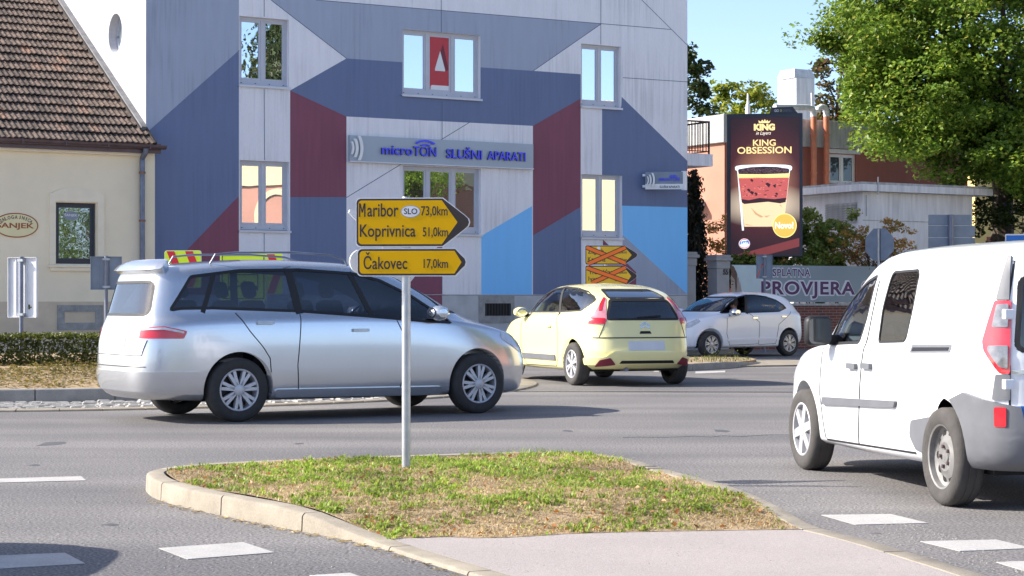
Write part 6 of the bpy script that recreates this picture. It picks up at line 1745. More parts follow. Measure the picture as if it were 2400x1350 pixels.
# ------------------------------------------------------------------ silver minivan
gp = Car((550, 988), 32, -.80); WBg = 3.0
rows = [(-.60, 3.5, 0, 5, 4, (.24,) * 5), (-.93, 3.80, .80, 5, 4, (.25, .22, .22, .22, .22)), (-1.03, 3.85, .90, 5.5, 4.2, (.33, .27, .26, .27, .27)),
        (-1.075, 3.90, .945, 5.5, 4.2, (.55, .55, .55, .55, .52)), (-1.06, 3.87, .95, 5.5, 4, (.80, .80, .80, .78, .72)), (-1.00, 3.78, .935, 6, 3.6, (1.02, 1.06, 1.07, 1.03, .87)),
        (-.96, 3.05, .865, 6, 4, (1.13, 1.185, 1.195, 1.17, 1.12)), (-.90, 2.62, .80, 6, 4, (1.36, 1.42, 1.43, 1.42, 1.36)), (-.82, 2.10, .70, 6, 4.5, (1.61, 1.66, 1.685, 1.67, 1.59)),
        (-.74, 1.95, .50, 5, 4.5, (1.665, 1.72, 1.745, 1.73, 1.65)), (-.5, 1.80, 0, 5, 5, (1.69, 1.745, 1.765, 1.75, 1.675))]
BM = body_surface(rows); CF = Conform(BM)
sw = gp.trace(CF, [(399, 727), (425, 723), (500, 722), (700, 729), (850, 740), (1000, 753), (1058, 756), (1040, 742), (965, 694), (890, 657), (825, 641), (700, 632), (560, 634), (447, 648)])
rw = [(-.62, 1.15), (.62, 1.15), (.56, 1.50), (-.56, 1.50)]
wsp = [(-.70, 1.17), (.70, 1.17), (.58, 1.56), (-.58, 1.56)]
car, cf, body = make_car('minivan', 'silver minivan crossing in front, with dark windows and a rear spoiler', 'minivan', None, gp, BM, 'paint_silver', WBg, .345, .22, .83, [round_poly(sw, .03, 2)], round_poly(wsp, .06), [round_poly(rw, .08)], (-.78, 2.75, .50))
axlebox(car, WBg, .72)
for x in (0, WBg):
    for y in (-.83, .83): add_wheel(car, x, y, .345, .22, 'split', spokes=7, rot=.2 + x)
for sg in (-1, 1):
    o = glass(car, cf, round_poly(sw, .03, 2), 'y', sg, 'glass_tinted', .03)
    for a, b, wd in (((.73, 1.19), (.66, 1.64), .09), ((-.38, 1.19), (-.22, 1.58), .05), ((1.62, 1.14), (1.42, 1.60), .06)): g = MB(); cf.strip(g, [a, b], 'y', sg, wd, .001, .006); g.build('pillar', 'rubber', o, smooth=True)
    g = MB()
    for ln in ([(.70, .30), (.68, .6), (.73, 1.15)], [(1.95, .28), (2.02, .55), (1.98, .95), (1.9, 1.11)], [(-.02, 1.165), (.12, .97), (.27, .80), (.35, .68), (.365, .53)], [(.62, .28), (1.95, .26)]): cf.strip(g, ln, 'y', sg, .009, .004, .006)
    g.build('door_gap', 'rubber', car)
    for hx, hz in gp.trace(CF, [(622, 757), (845, 774)]): handle(car, cf, hx, hz, sg, 'zinc', .2, .034)
    g = MB(); cf.panel(g, round_poly([(.42, .265), (2.52, .245), (2.50, .33), (.42, .345)], .03), 'y', sg, .022, .03, .2); g.build('side_skirt', 'paint_silver', car, smooth=True)
    mirror(car, 2.42, sg * .86, 1.16, 'paint_silver', sg, 1.1)
    cf.cen = (-.4, sg * .4); g = MB(); cf.panel(g, round_poly([(sg * .18, .90), (sg * .66, .90), (sg * .70, .98), (sg * .45, 1.03), (sg * .18, 1.01)], .02), 'r', -1, .006, .02, .05); tl = g.build('tail_light', 'lamp_red', car, smooth=True)
    g = MB(); cf.panel(g, round_poly([(sg * .2, .985), (sg * .45, .995), (sg * .66, .955), (sg * .66, .975), (sg * .45, 1.02), (sg * .2, 1.0)], .008), 'r', -1, .012, .01, .05); g.build('lens', 'lamp_clear', tl, smooth=True)
    cf.cen = (2.9, 0); g = MB(); cf.panel(g, round_poly([(sg * .22, .66), (sg * .42, .70), (sg * .60, .86), (sg * .58, .93), (sg * .42, .86), (sg * .25, .75)], .02), 'r', 1, .006, .02, .04); g.build('headlight', 'lamp_clear', car, smooth=True)
glass(car, cf, round_poly(rw, .08), 'x', -1, 'glass_tinted', .03, nm='rear_window'); glass(car, cf, round_poly(wsp, .06), 'x', 1, 'glass_clear', .03, nm='windshield')
g = MB(); cf.strip(g, [(-.70, .88), (-.66, .72), (.66, .72), (.70, .88)], 'x', -1, .009, .004, .006); cf.strip(g, [(-.7, .60), (.7, .60)], 'x', -1, .010, .004, .006); g.build('tailgate_gap', 'rubber', car)
g = MB(); cf.panel(g, round_poly([(-.30, .80), (.30, .80), (.30, .92), (-.30, .92)], .01), 'x', -1, .006, .012, .1); g.build('licence_plate', 'plate', car)
cf.cen = (0, 0); g = MB(); cf.panel(g, round_poly([(-.66, .34), (.66, .34), (.66, .55), (-.66, .55)], .05), 'r', -1, .016, .03, .05); g.build('rear_bumper', 'paint_silver', car, smooth=True, angle=50)
cf.cen = (.3, 0); g = MB(); cf.panel(g, round_poly([(-.31, 1.59), (.31, 1.59), (.295, 1.665), (-.295, 1.665)], .03), 'r', -1, .085, .11, .03); g.build('spoiler', 'paint_silver', car, smooth=True, angle=50)
for sg in (-1, 1):
    m_ = MB(); m_.tube([(-.20, sg * .60, 1.70), (-.14, sg * .60, 1.80), (.1, sg * .60, 1.825), (.8, sg * .60, 1.835), (1.25, sg * .60, 1.81), (1.42, sg * .60, 1.76), (1.48, sg * .6, 1.66)], .012, 8); m_.build('roof_rail', 'pipe_grey', car, smooth=True)
seats(car, (-.25, .55, 1.5), .55, .62, .38); dashboard(car, 2.35, 1.10, .72, .38)

# ------------------------------------------------------------------ cream three door hatchback
cp_ = Car((1355, 903), 110.5, .80); WBc = 2.78
rows = [(-.45, 3.35, 0, 5, 4, (.24,) * 5), (-.66, 3.62, .80, 5, 3.6, (.27, .22, .22, .22, .22)), (-.76, 3.74, .90, 5, 3.6, (.36, .27, .26, .27, .27)),
        (-.80, 3.80, .935, 5, 3.5, (.52, .52, .52, .52, .50)), (-.74, 3.74, .945, 5, 3.4, (.80, .78, .78, .76, .68)), (-.70, 3.55, .93, 5.5, 3.2, (.98, 1.0, .99, .97, .80)),
        (-.66, 2.75, .86, 5.5, 3.4, (1.07, 1.10, 1.10, 1.09, 1.04)), (-.58, 2.30, .79, 5, 3.8, (1.22, 1.29, 1.31, 1.30, 1.26)), (-.46, 1.75, .68, 4.2, 4, (1.335, 1.44, 1.50, 1.50, 1.45)),
        (-.05, 1.55, .50, 3.5, 4, (1.47, 1.52, 1.555, 1.55, 1.52)), (.25, 1.40, 0, 4, 4, (1.535, 1.56, 1.58, 1.575, 1.545))]
BM = body_surface(rows); CF = Conform(BM)
sw = cp_.trace(CF, [(1243, 731), (1300, 731), (1362, 728), (1380, 716), (1396, 705), (1390, 695), (1375, 684), (1352, 676), (1325, 673), (1300, 678), (1275, 694)])
rw = cp_.trace(CF, [(1446, 703), (1588, 704), (1598, 750), (1432, 746)], 'x', -.62)
rw2 = cp_.end([(1420, 679), (1545, 681), (1578, 698), (1447, 697)], -.2)
hy = (abs(rw[0][0]) + abs(rw[1][0])) / 2; hy2 = (abs(rw[2][0]) + abs(rw[3][0])) / 2; zt_, zb_ = (rw[0][1] + rw[1][1]) / 2, (rw[2][1] + rw[3][1]) / 2
rw = [(-hy2, zb_), (hy2, zb_), (hy, zt_), (-hy, zt_)]
rwu = [(-hy, zt_ + .03), (hy, zt_ + .03), (hy * .86, 1.47), (-hy * .86, 1.47)]
print('cream', sw, rw)
wsp = [(-.70, 1.10), (.70, 1.10), (.58, 1.43), (-.58, 1.43)]
car, cf, body = make_car('hatchback', 'cream yellow three door hatchback seen from its left rear corner', 'car', 'hatchbacks at the roundabout', cp_, BM, 'paint_cream', WBc, .33, .22, .82, [round_poly(sw, .04, 3)], round_poly(wsp, .06), [round_poly(rw, .05), round_poly(rwu, .05)], (-.42, 2.45, .48))
axlebox(car, WBc, .72)
for x in (0, WBc):
    for y in (-.82, .82): add_wheel(car, x, y, .33, .22, 'split', tyre='tyre_dusty', spokes=6, rot=.4 + x)
for sg in (-1, 1):
    o = glass(car, cf, round_poly(sw, .04, 3), 'y', sg, 'glass_clear', .025)
    g = MB(); cf.strip(g, [(.62, 1.10), (.86, 1.52)], 'y', sg, .07, .001, .006); g.build('pillar', 'rubber', o, smooth=True)
    g = MB(); cf.strip(g, [(.62, 1.08), (.48, .8), (.52, .42), (.62, .28), (1.95, .27), (2.12, .6), (2.1, 1.0)], 'y', sg, .009, .004, .006); g.build('door_gap', 'rubber', car)
    handle(car, cf, .85, .90, sg, 'paint_cream')
    g = MB(); cf.panel(g, round_poly([(.62, .37), (2.1, .37), (2.1, .455), (.62, .455)], .015), 'y', sg, .018, .02, .2); g.build('side_moulding', 'grey_plastic', car, smooth=True)
    mirror(car, 2.0, sg * .87, 1.12, 'paint_cream', sg)
    cf.cen = (.3, 0)
    g = MB(); cf.panel(g, round_poly([(sg * .32, 1.0), (sg * .35, 1.33), (sg * .385, 1.345), (sg * .41, 1.2), (sg * .455, 1.06), (sg * .47, .97), (sg * .335, .96)], .015), 'r', -1, .006, .02, .03); tl = g.build('tail_light', 'lamp_pink', car, smooth=True)
    g = MB(); cf.panel(g, round_poly([(sg * .33, .95), (sg * .475, .95), (sg * .462, 1.04), (sg * .335, 1.035)], .01), 'r', -1, .012, .02, .03); cf.panel(g, round_poly([(sg * .395, 1.14), (sg * .40, 1.25), (sg * .387, 1.35), (sg * .365, 1.34), (sg * .37, 1.15)], .008), 'r', -1, .012, .02, .03); g.build('lens', 'lamp_red', tl, smooth=True)
    g = MB(); cf.panel(g, round_poly([(sg * .50, .36), (sg * .74, .33), (sg * .70, .42), (sg * .58, .45)], .015), 'x', -1, .052, .02, .05); g.build('reflector', 'poster_dark', car, smooth=True)
    cf.cen = (2.8, 0); g = MB(); cf.panel(g, round_poly([(sg * .25, .66), (sg * .45, .70), (sg * .62, .84), (sg * .58, .90), (sg * .28, .74)], .02), 'r', 1, .006, .02, .05); g.build('headlight', 'lamp_clear', car, smooth=True)
o = glass(car, cf, round_poly(rw, .05), 'x', -1, 'glass_green', .035, nm='rear_window'); glass(car, cf, round_poly(rwu, .05), 'x', -1, 'glass_blue', .03, nm='upper_rear_window'); glass(car, cf, round_poly(wsp, .06), 'x', 1, 'glass_clear', .03, nm='windshield')
g = MB(); cf.strip(g, [(-.78, .74), (.78, .74)], 'x', -1, .016, .005, .008); cf.strip(g, [(-hy2 - .03, zb_ - .05), (-.72, .74)], 'x', -1, .009, .004, .006); cf.strip(g, [(hy2 + .03, zb_ - .05), (.72, .74)], 'x', -1, .009, .004, .006); g.build('tailgate_gap', 'rubber', car)
g = MB(); cf.panel(g, round_poly([(-.30, .55), (.30, .55), (.30, .69), (-.30, .69)], .01), 'x', -1, .006, .012, .1); g.build('licence_plate', 'plate', car)
cf.cen = (0, 0); g = MB(); cf.panel(g, round_poly([(-.66, .34), (-.3, .36), (.3, .36), (.66, .34), (.66, .44), (.42, .46), (.34, .54), (-.34, .54), (-.42, .46), (-.66, .44)], .02), 'r', -1, .042, .055, .04); g.build('rear_bumper', 'paint_cream', car, smooth=True, angle=50)
g = MB(); cf.panel(g, round_poly([(-.45, .37), (.45, .37), (.42, .41), (-.42, .41)], .01), 'x', -1, .048, .02, .1); cf.panel(g, [(-.10, .80), (.10, .80), (.08, .84), (-.08, .84)], 'x', -1, .004, .01, .1); g.build('bumper_vent', 'black_plastic', car)
g = MB()
for dz in (0, .045): g2 = [(-.075, .885 + dz), (0, .925 + dz), (.075, .885 + dz)]; cf.strip(g, g2, 'x', -1, .018, .008, .01)
g.build('emblem', 'chrome', car)
g = MB(); cf.strip(g, [(.12, zb_ + .02), (-.28, zb_ + .045)], 'x', -1, .022, .012, .012); g.build('wiper', 'black_plastic', car)
m_ = MB(); m_.tube([(-.72, .30, .26), (-.5, .30, .26)], .03, 12); m_.build('exhaust', 'pipe_grey', car, smooth=True)
seats(car, (.35, 1.35), .50, .56, .36); dashboard(car, 2.15, 1.03, .72, .36)

# ------------------------------------------------------------------ white small hatchback with its driver
hp_ = Car((1843, 834), 216, .72); WBh = 2.45
rows = [(-.45, 2.9, 0, 5, 4, (.23,) * 5), (-.58, 3.06, .74, 5, 3.6, (.27, .22, .22, .22, .22)), (-.66, 3.15, .82, 5, 3.6, (.36, .27, .26, .27, .27)),
        (-.69, 3.20, .845, 5, 3.5, (.52, .52, .52, .52, .50)), (-.66, 3.16, .85, 5, 3.4, (.80, .78, .76, .74, .66)), (-.62, 3.02, .835, 5.5, 3.2, (.96, .98, .97, .95, .80)),
        (-.56, 2.35, .77, 5, 3.4, (1.05, 1.06, 1.06, 1.05, 1.02)), (-.45, 1.98, .71, 4.5, 3.8, (1.20, 1.25, 1.27, 1.26, 1.22)), (-.28, 1.50, .61, 4.2, 4, (1.34, 1.42, 1.45, 1.445, 1.40)),
        (-.10, 1.35, .45, 4, 4, (1.41, 1.47, 1.495, 1.49, 1.455)), (.1, 1.2, 0, 4, 4, (1.45, 1.495, 1.515, 1.51, 1.48))]
BM = body_surface(rows); CF = Conform(BM)
sw = hp_.trace(CF, [(1688, 734), (1720, 732.5), (1760, 731.5), (1805, 731), (1826, 730), (1842, 722), (1835, 714), (1818, 703), (1794, 695), (1770, 691.5), (1748, 691.5), (1730, 696), (1710, 710)])
rw = [(-.52, 1.07), (.52, 1.07), (.46, 1.36), (-.46, 1.36)]; wsp = [(-.64, 1.06), (.64, 1.06), (.54, 1.39), (-.54, 1.39)]
car, cf, body = make_car('hatchback', 'white small hatchback with an open driver window, waiting by the banner', 'car', 'hatchbacks at the roundabout', hp_, BM, 'paint_pearl', WBh, .305, .20, .745, [round_poly(sw, .03, 3)], round_poly(wsp, .05), [round_poly(rw, .06)], (-.40, 2.12, .46))
axlebox(car, WBh, .64)
for x in (0, WBh):
    for y in (-.745, .745): add_wheel(car, x, y, .305, .20, 'split', spokes=7, rot=.1 + x)
bx_ = hp_.trace(CF, [(1751, 733), (1748, 692)])
cl = [(bx_[0][0] + .02, bx_[0][1]), (bx_[1][0] + .02, bx_[1][1])]
rear_q = [p for p in sw if p[0] < bx_[0][0] + .03]
rear_q = [p for p in sw if p[0] < cl[0][0]]
rear_poly = sorted(rear_q, key=lambda p: math.atan2(p[1] - 1.2, p[0] - (cl[0][0] - .4)))
for sg in (-1, 1):
    full = round_poly(sw, .03, 3)
    if sg < 0: o = glass(car, cf, full, 'y', sg, 'glass_tinted', .025)
    else:
        rp = [cl[0]] + [p for p in sw[3:10]] + [cl[1]]
        o = glass(car, cf, rp, 'y', sg, 'glass_tinted', .02)
        g = MB(); cf.strip(g, full, 'y', sg, .02, .002, .01, closed=True); g.build('seal', 'rubber', o)
    g = MB(); cf.strip(g, cl, 'y', sg, .075, .001, .03); g.build('pillar', 'rubber', car, smooth=True)
    g = MB(); cf.strip(g, [(bx_[0][0], 1.04), (.98, .8), (1.0, .3), (1.9, .28), (2.0, .55), (1.98, .9)], 'y', sg, .008, .004, .006); cf.strip(g, [(-.1, 1.04), (.36, .75), (.45, .30), (1.0, .28)], 'y', sg, .008, .004, .006); g.build('door_gap', 'rubber', car)
    handle(car, cf, 1.13, .90, sg, 'chrome', .15); handle(car, cf, .20, .93, sg, 'chrome', .15)
    g = MB(); cf.strip(g, [(.36, .42), (1.95, .40)], 'y', sg, .05, .012, .02); g.build('side_moulding', 'paint_pearl', car, smooth=True)
    mirror(car, 1.86, sg * .80, 1.03, 'chrome' if sg > 0 else 'paint_pearl', sg, 1.2)
    cf.cen = (-.2, sg * .3); g = MB(); cf.panel(g, round_poly([(sg * .30, .93), (sg * .62, .93), (sg * .56, 1.03), (sg * .30, 1.02)], .015), 'r', -1, .006, .02, .04); g.build('tail_light', 'lamp_red', car, smooth=True)
    cf.cen = (2.3, 0); g = MB(); cf.panel(g, round_poly([(sg * .25, .65), (sg * .45, .69), (sg * .62, .83), (sg * .58, .89), (sg * .28, .73)], .02), 'r', 1, .006, .02, .04); g.build('headlight', 'lamp_clear', car, smooth=True)
glass(car, cf, round_poly(rw, .06), 'x', -1, 'glass_tinted', .025, nm='rear_window'); glass(car, cf, round_poly(wsp, .05), 'x', 1, 'glass_clear', .025, nm='windshield')
g = MB(); cf.panel(g, round_poly([(-.5, .30), (.5, .30), (.46, .50), (-.46, .50)], .04), 'x', 1, .004, .015, .08); g.build('grille', 'black_plastic', car, smooth=True)
g = MB(); cf.panel(g, round_poly([(-.26, .52), (.26, .52), (.26, .62), (-.26, .62)], .01), 'x', 1, .008, .012, .1); g.build('licence_plate', 'plate', car)
seats(car, (.30, 1.12), .46, .56, .34); dashboard(car, 1.92, .98, .66, .34)
WHITE_HATCH = car

def driver(label, place, x, y, zseat, shirt, s=1.0):
    """a seated driver, both hands on the wheel; body one skinned surface"""
    root = thing('person', label, 'person', (place.ox + place.c * x - place.s * y, place.oy + place.s * x + place.c * y, 0), place.a, 'drivers')
    J = {'pelvis': (0, 0, 0), 'waist': (-.05, 0, .16), 'chest': (-.09, 0, .36), 'neck0': (-.08, 0, .50), 'neck1': (-.06, 0, .57), 'head0': (-.04, 0, .64), 'head1': (-.05, 0, .74), 'head2': (-.05, 0, .80)}
    E = [('pelvis', 'waist'), ('waist', 'chest'), ('chest', 'neck0'), ('neck0', 'neck1'), ('neck1', 'head0'), ('head0', 'head1'), ('head1', 'head2')]
    rad = {'pelvis': (.17, .13), 'waist': (.15, .11), 'chest': (.17, .12), 'neck0': (.07, .07), 'neck1': (.055, .06), 'head0': (.07, .085), 'head1': (.075, .095), 'head2': (.05, .06)}
    for n, sg in (('l', 1), ('r', -1)):
        J.update({'sh' + n: (-.08, sg * .19, .45), 'el' + n: (.08, sg * .25, .24), 'wr' + n: (.27, sg * .16, .36), 'ha' + n: (.33, sg * .15, .38), 'hip' + n: (.06, sg * .10, .0), 'kn' + n: (.46, sg * .13, .08), 'an' + n: (.72, sg * .12, -.26), 'to' + n: (.86, sg * .12, -.27)})
        E += [('chest', 'sh' + n), ('sh' + n, 'el' + n), ('el' + n, 'wr' + n), ('wr' + n, 'ha' + n), ('pelvis', 'hip' + n), ('hip' + n, 'kn' + n), ('kn' + n, 'an' + n), ('an' + n, 'to' + n)]
        rad.update({'sh' + n: (.065, .065), 'el' + n: (.045, .045), 'wr' + n: (.028, .028), 'ha' + n: (.036, .02), 'hip' + n: (.09, .09), 'kn' + n: (.06, .06), 'an' + n: (.04, .04), 'to' + n: (.035, .03)})
        for i in range(4):
            a, b = 'f%d' % i + n, 'g%d' % i + n; yy = sg * (.15 - .03 + .02 * i)
            J[a] = (.39 - abs(i - 1.5) * .006, yy, .40); J[b] = (.40 - abs(i - 1.5) * .006, yy - sg * .004, .355); E += [('ha' + n, a), (a, b)]; rad[a] = (.010, .010); rad[b] = (.008, .008)
        J['t' + n] = (.345, sg * .105, .41); E.append(('ha' + n, 't' + n)); rad['t' + n] = (.010, .010)
    J['nose'] = (.055, 0, .675); E.append(('head0', 'nose')); rad['nose'] = (.014, .016)
    ks = list(J); me = bpy.data.meshes.new('body'); me.from_pydata([tuple(c * s for c in J[k]) for k in ks], [(ks.index(a), ks.index(b)) for a, b in E], [])
    o = bpy.data.objects.new('body', me); COL.objects.link(o)
    md = o.modifiers.new('skin', 'SKIN'); sk = me.skin_vertices[0].data
    for i, k in enumerate(ks): sk[i].radius = (rad[k][0] * s, rad[k][1] * s)
    sk[0].use_root = True
    m2 = o.modifiers.new('sub', 'SUBSURF'); m2.levels = 2; m2.render_levels = 2
    bpy.context.view_layer.update()
    me2 = bpy.data.meshes.new_from_object(o.evaluated_get(bpy.context.evaluated_depsgraph_get())); bpy.data.objects.remove(o)
    for m in ('skin', shirt, 'hair_brown'): me2.materials.append(MATS[m])
    for p in me2.polygons:
        c = p.center / s; p.use_smooth = True
        sleeve = c.z < .50 and not (c.x > .20 and c.z > .28)
        p.material_index = 1 if sleeve else 0
    b = bpy.data.objects.new('body', me2); COL.objects.link(b); b.parent = root; b.location = (0, 0, zseat)
    m_ = MB(); hs = []
    for i in range(11):
        th = math.pi * i / 20
        hs.append((.096 * math.sin(math.pi / 2 - th) if i < 10 else .001, .11 * math.sin(th)))
    m_.lathe([(.099, -.06)] + [(a * 1.03, b) for a, b in hs], 20, 0, Matrix.Translation((-.065 * s, 0, .745 * s)) @ Matrix.Rotation(R(-16), 4, 'Y') @ Matrix.Scale(1.1 * s, 4)); m_.build('hair', 'hair_brown', b, smooth=True)
    m_ = MB()
    for sg in (1, -1): m_.lathe([(.012, 0), (.001, .004)], 10, 0, Matrix.Translation((.036 * s, sg * .033 * s, .705 * s)) @ Matrix.Rotation(R(90), 4, 'Y')); m_.lathe([(.022, 0), (.016, .014), (.001, .016)], 10, 1, Matrix.Translation((-.045 * s, sg * .073 * s, .69 * s)) @ Matrix.Rotation(-sg * R(90), 4, 'X'))
    m_.lathe([(.026, 0), (.001, .002)], 12, 2, Matrix.Translation((.040 * s, 0, .625 * s)) @ Matrix.Rotation(R(90), 4, 'Y') @ Matrix.Scale(.3, 4, (1, 0, 0))); m_.build('face_features', ['hair_brown', 'skin', 'oval_brown'], b, smooth=True)
    return root
driver('driver in dark clothes behind the open window of the white hatchback', hp_, hp_.side([(1719, 712)], .44)[0][0] + .03, .44, .56, 'shirt_dark', .92)
driver('driver of the cream hatchback, dim behind its side window', cp_, 1.40, .36, .60, 'shirt_dark', .95)

# ------------------------------------------------------------------ white panel van
kp_ = Car((2233, 1185), 100.5, .74); WBk = 2.664
rows = [(-.35, 3.2, 0, 6, 4, (.25,) * 5), (-.62, 3.42, .74, 7, 4.2, (.30, .24, .23, .23, .23)), (-.685, 3.52, .80, 7, 4.4, (.36, .30, .27, .27, .27)),
        (-.715, 3.56, .822, 7, 4.2, (.52, .52, .52, .52, .50)), (-.705, 3.53, .83, 7.5, 4, (.75, .75, .75, .74, .68)), (-.705, 3.42, .825, 7.5, 3.6, (.92, .93, .93, .92, .80)),
        (-.70, 2.78, .80, 7.5, 4, (1.02, 1.02, 1.02, 1.01, .98)), (-.69, 2.36, .765, 7.5, 4.5, (1.25, 1.25, 1.25, 1.25, 1.22)), (-.66, 1.86, .70, 7, 4.6, (1.55, 1.56, 1.56, 1.55, 1.50)),
        (-.66, 1.75, .60, 6, 4.6, (1.635, 1.645, 1.645, 1.635, 1.575)), (-.58, 1.6, .30, 5, 4.5, (1.672, 1.685, 1.685, 1.675, 1.62)), (-.5, 1.5, 0, 5, 5, (1.68, 1.692, 1.692, 1.682, 1.63))]
BM = body_surface(rows); CF = Conform(BM)
fw_ = kp_.trace(CF, [(2058, 646), (2035, 660), (2005, 690), (1975, 735), (1950, 790), (1946, 806), (2013, 803), (2032, 745)])
mw_ = kp_.trace(CF, [(2094, 638), (2153, 633), (2155, 645), (2138, 730), (2122, 800), (2058, 802), (2070, 720)])
fw_ = round_poly(fw_, .03, 3); mw_ = round_poly(mw_, .045, 4)
rwl = [(.09, 1.0), (.62, 1.0), (.58, 1.44), (.09, 1.46)]
wsp = [(-.66, 1.03), (.66, 1.03), (.58, 1.46), (-.58, 1.46)]
car, cf, body = make_car('van', 'white panel van driving away at the right edge, grey rear bumper', 'van', None, kp_, BM, 'paint_white', WBk, .312, .20, .735, [fw_, mw_], round_poly(wsp, .06), [round_poly(rwl, .06), round_poly(mir(rwl)[::-1], .06)], (-.55, 2.45, .50))
axlebox(car, WBk, .62)
for x in (0, WBk):
    for y in (-.74, .74): add_wheel(car, x, y, .312, .19, 'steel' if x == 0 else 'cap', tyre='tyre_dusty', spokes=6, rot=.25)
for sg in (-1, 1):
    glass(car, cf, fw_, 'y', sg, 'glass_clear', .022); glass(car, cf, mw_, 'y', sg, 'glass_blue', .016)
    g = MB(); q = kp_.side([(1927, 930), (1925, 948), (2095, 955), (2099, 940)], .84); q = [(a, b) for a, b in q]
    cf.panel(g, round_poly(q, .015), 'y', sg, .022, .025, .15); g.build('side_moulding', 'grey_plastic', car, smooth=True, angle=50)
    q = kp_.side([(2136, 808), (2136, 827), (2226, 827), (2226, 808)], .81)
    g = MB(); cf.panel(g, round_poly(q, .01), 'y', sg, .003, .006, .1); ra_ = g.build('door_rail', 'grey_plastic', car)
    q = [(q[0][0] - .03, q[0][1] - .018), (q[1][0] - .03, q[1][1] + .012), (q[2][0] + .03, q[2][1] + .012), (q[3][0] + .03, q[3][1] - .018)]
    g = MB(); cf.panel(g, q, 'y', sg, .006, .004, .1); g.build('rail_slot', 'black_plastic', ra_)
    for px in (2003, 2037): q = kp_.side([(px, 858)], .82)[0]; handle(car, cf, q[0], q[1], sg, 'grey_plastic', .17, .04)
    g = MB(); e1 = kp_.side([(2037, 660), (2028, 820), (2022, 900), (2012, 1040)], .81); cf.strip(g, e1, 'y', sg, .012, .004, .006)
    e2 = kp_.side([(2170, 632), (2165, 800), (2160, 960)], .81); cf.strip(g, e2, 'y', sg, .007, .001, .004)
    cf.strip(g, [(.45, .30), (2.15, .27)], 'y', sg, .012, .004, .006); cf.strip(g, [(2.17, .28), (2.25, .6), (2.2, .95)], 'y', sg, .008, .004, .006); g.build('door_gap', 'rubber', car)
    g = MB(); q = kp_.side([(2133, 985), (2178, 977), (2170, 1065), (2140, 1055), (2128, 1020)], .83); cf.panel(g, round_poly(q, .03), 'y', sg, .008, .012, .06); g.build('arch_guard', 'grey_plastic', car, smooth=True)
    cf.cen = (-.25, sg * .35)
    g = MB(); cf.panel(g, round_poly([(sg * a_, z_) for a_, z_ in [(.37, .86), (.44, .86), (.58, 1.0), (.60, 1.05), (.55, 1.18), (.50, 1.30), (.37, 1.30)]], .015), 'r', -1, .014, .025, .03); tl = g.build('tail_light', 'lamp_red', car, smooth=True)
    g = MB()
    for pl_ in ([(.385, 1.14), (.505, 1.14), (.475, 1.275), (.385, 1.28)], [(.385, .89), (.44, .90), (.535, 1.0), (.53, 1.025), (.385, 1.03)]): cf.panel(g, round_poly([(sg * a_, z_) for a_, z_ in pl_], .012), 'r', -1, .022, .012, .03)
    g.build('lens', 'lamp_grey', tl, smooth=True)
    g = MB(); cf.panel(g, round_poly([(sg * a_, z_) for a_, z_ in [(.37, .70), (.50, .70), (.47, .855), (.37, .855)]], .01), 'r', -1, .012, .02, .03); cf.panel(g, [(sg * a_, z_) for a_, z_ in [(.385, 1.305), (.49, 1.305), (.46, 1.42), (.42, 1.57), (.385, 1.57)]], 'r', -1, .014, .022, .03); g.build('rear_post_trim', 'grey_plastic', car, smooth=True)
    g = MB(); cf.panel(g, round_poly([(sg * a_, z_) for a_, z_ in [(.39, .54), (.47, .54), (.47, .66), (.39, .66)]], .015), 'r', -1, .034, .03, .03); g.build('reflector', 'lamp_red', car, smooth=True)
    for z in (.80, 1.22): m_ = MB(); m_.box((-.745, sg * .70 - .03, z - .03), (-.695, sg * .70 + .03, z + .03)); m_.build('door_hinge', 'paint_white', car, bevel=.006)
    m_ = MB(); M = Matrix.Translation((2.02, sg * .92, 1.07))
    m_.box((-.05, -.10, -.10), (.07, .10, .12), 0, M); o = m_.build('mirror', 'black_plastic', car, bevel=.045, smooth=True, angle=60)
    m_ = MB(); m_.box((2.0, sg * .74 - .05, .98), (2.07, sg * .84 + .03, 1.05)); m_.build('mirror_arm', 'black_plastic', o, bevel=.01)
    m_ = MB(); m_.prism(rrect(-.085, -.085, .085, .10, .035), 0, .006, Matrix.Translation((1.968, sg * .92, 1.07)) @ Matrix(((0, 0, -1, 0), (1, 0, 0, 0), (0, 1, 0, 0), (0, 0, 0, 1)))); m_.build('mirror_glass', 'pane_dim', o)
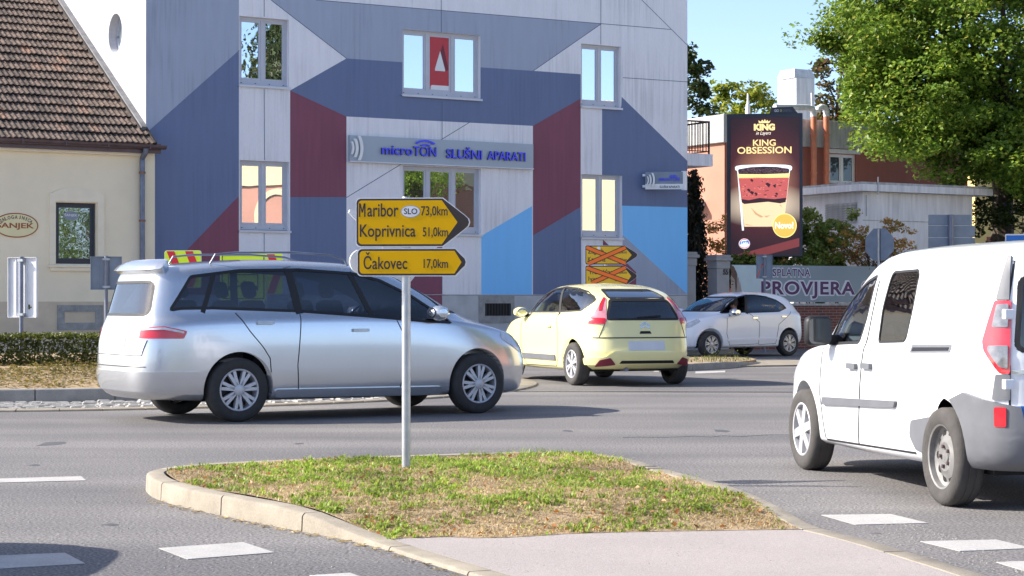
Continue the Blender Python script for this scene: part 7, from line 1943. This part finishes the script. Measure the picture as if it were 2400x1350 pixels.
    cf.cen = (2.6, 0); g = MB(); cf.panel(g, round_poly([(sg * .3, .64), (sg * .5, .68), (sg * .6, .86), (sg * .45, .86), (sg * .32, .74)], .02), 'r', 1, .006, .02, .05); g.build('headlight', 'lamp_clear', car, smooth=True)
    o = glass(car, cf, round_poly(rwl if sg > 0 else mir(rwl)[::-1], .06), 'x', -1, 'glass_tinted', .03, nm='rear_window')
glass(car, cf, round_poly(wsp, .06), 'x', 1, 'glass_clear', .025, nm='windshield')
def wrap(x, y=.82): return math.degrees(math.atan2(y, .4 - x)) / 100
arcb = [(wrap(.385 * math.cos(R(t))), .34 + .385 * math.sin(R(t))) for t in (176, 165, 154, 143, 133, 124, 117)]
sidew = [(wrap(-.386), .29)] + arcb + [(wrap(-.36), .735), (wrap(-.62), .70), (.29, .66), (.275, .50)]
cf.cen = (.4, 0); g = MB(); cf.panel(g, sidew + mir(sidew)[::-1], 'r', -1, .03, .045, .03); g.build('rear_bumper', 'grey_plastic', car, smooth=True, angle=50)
g = MB(); cf.strip(g, [(0, .52), (0, 1.6)], 'x', -1, .014, .001, .005); cf.strip(g, [(-.655, .52), (-.66, 1.25), (-.60, 1.54)], 'x', -1, .012, .001, .005); cf.strip(g, [(.655, .52), (.66, 1.25), (.60, 1.54)], 'x', -1, .012, .001, .005); g.build('door_gap', 'rubber', car)
g = MB(); cf.panel(g, round_poly([(.12, .56), (.64, .56), (.64, .67), (.12, .67)], .01), 'x', -1, .008, .012, .1); cf.panel(g, [(.575, .565), (.63, .565), (.63, .665), (.575, .665)], 'x', -1, .010, .004, .1, 1); g.build('licence_plate', ['plate', 'sign_blue'], car)
g = MB(); cf.strip(g, [(.45, .87), (.64, .87)], 'x', -1, .025, .01, .012); g.build('name_badge', 'chrome', car)
seats(car, (1.05,), .56, .62, .36); dashboard(car, 2.1, .99, .66, .36)
m_ = MB(); m_.box((.52, -.66, .5), (.55, .66, 1.50)); m_.build('bulkhead', 'interior', car)

# an unseen car added outside the left edge to cast the lower left shadow
oc = copy_tree(WHITE_HATCH); oc.location = (-4.2, 9.55, 0); oc.rotation_euler = (0, 0, R(182))
oc['label'] = 'unseen hatchback added beyond the left edge to cast the shadow on the lower left asphalt'
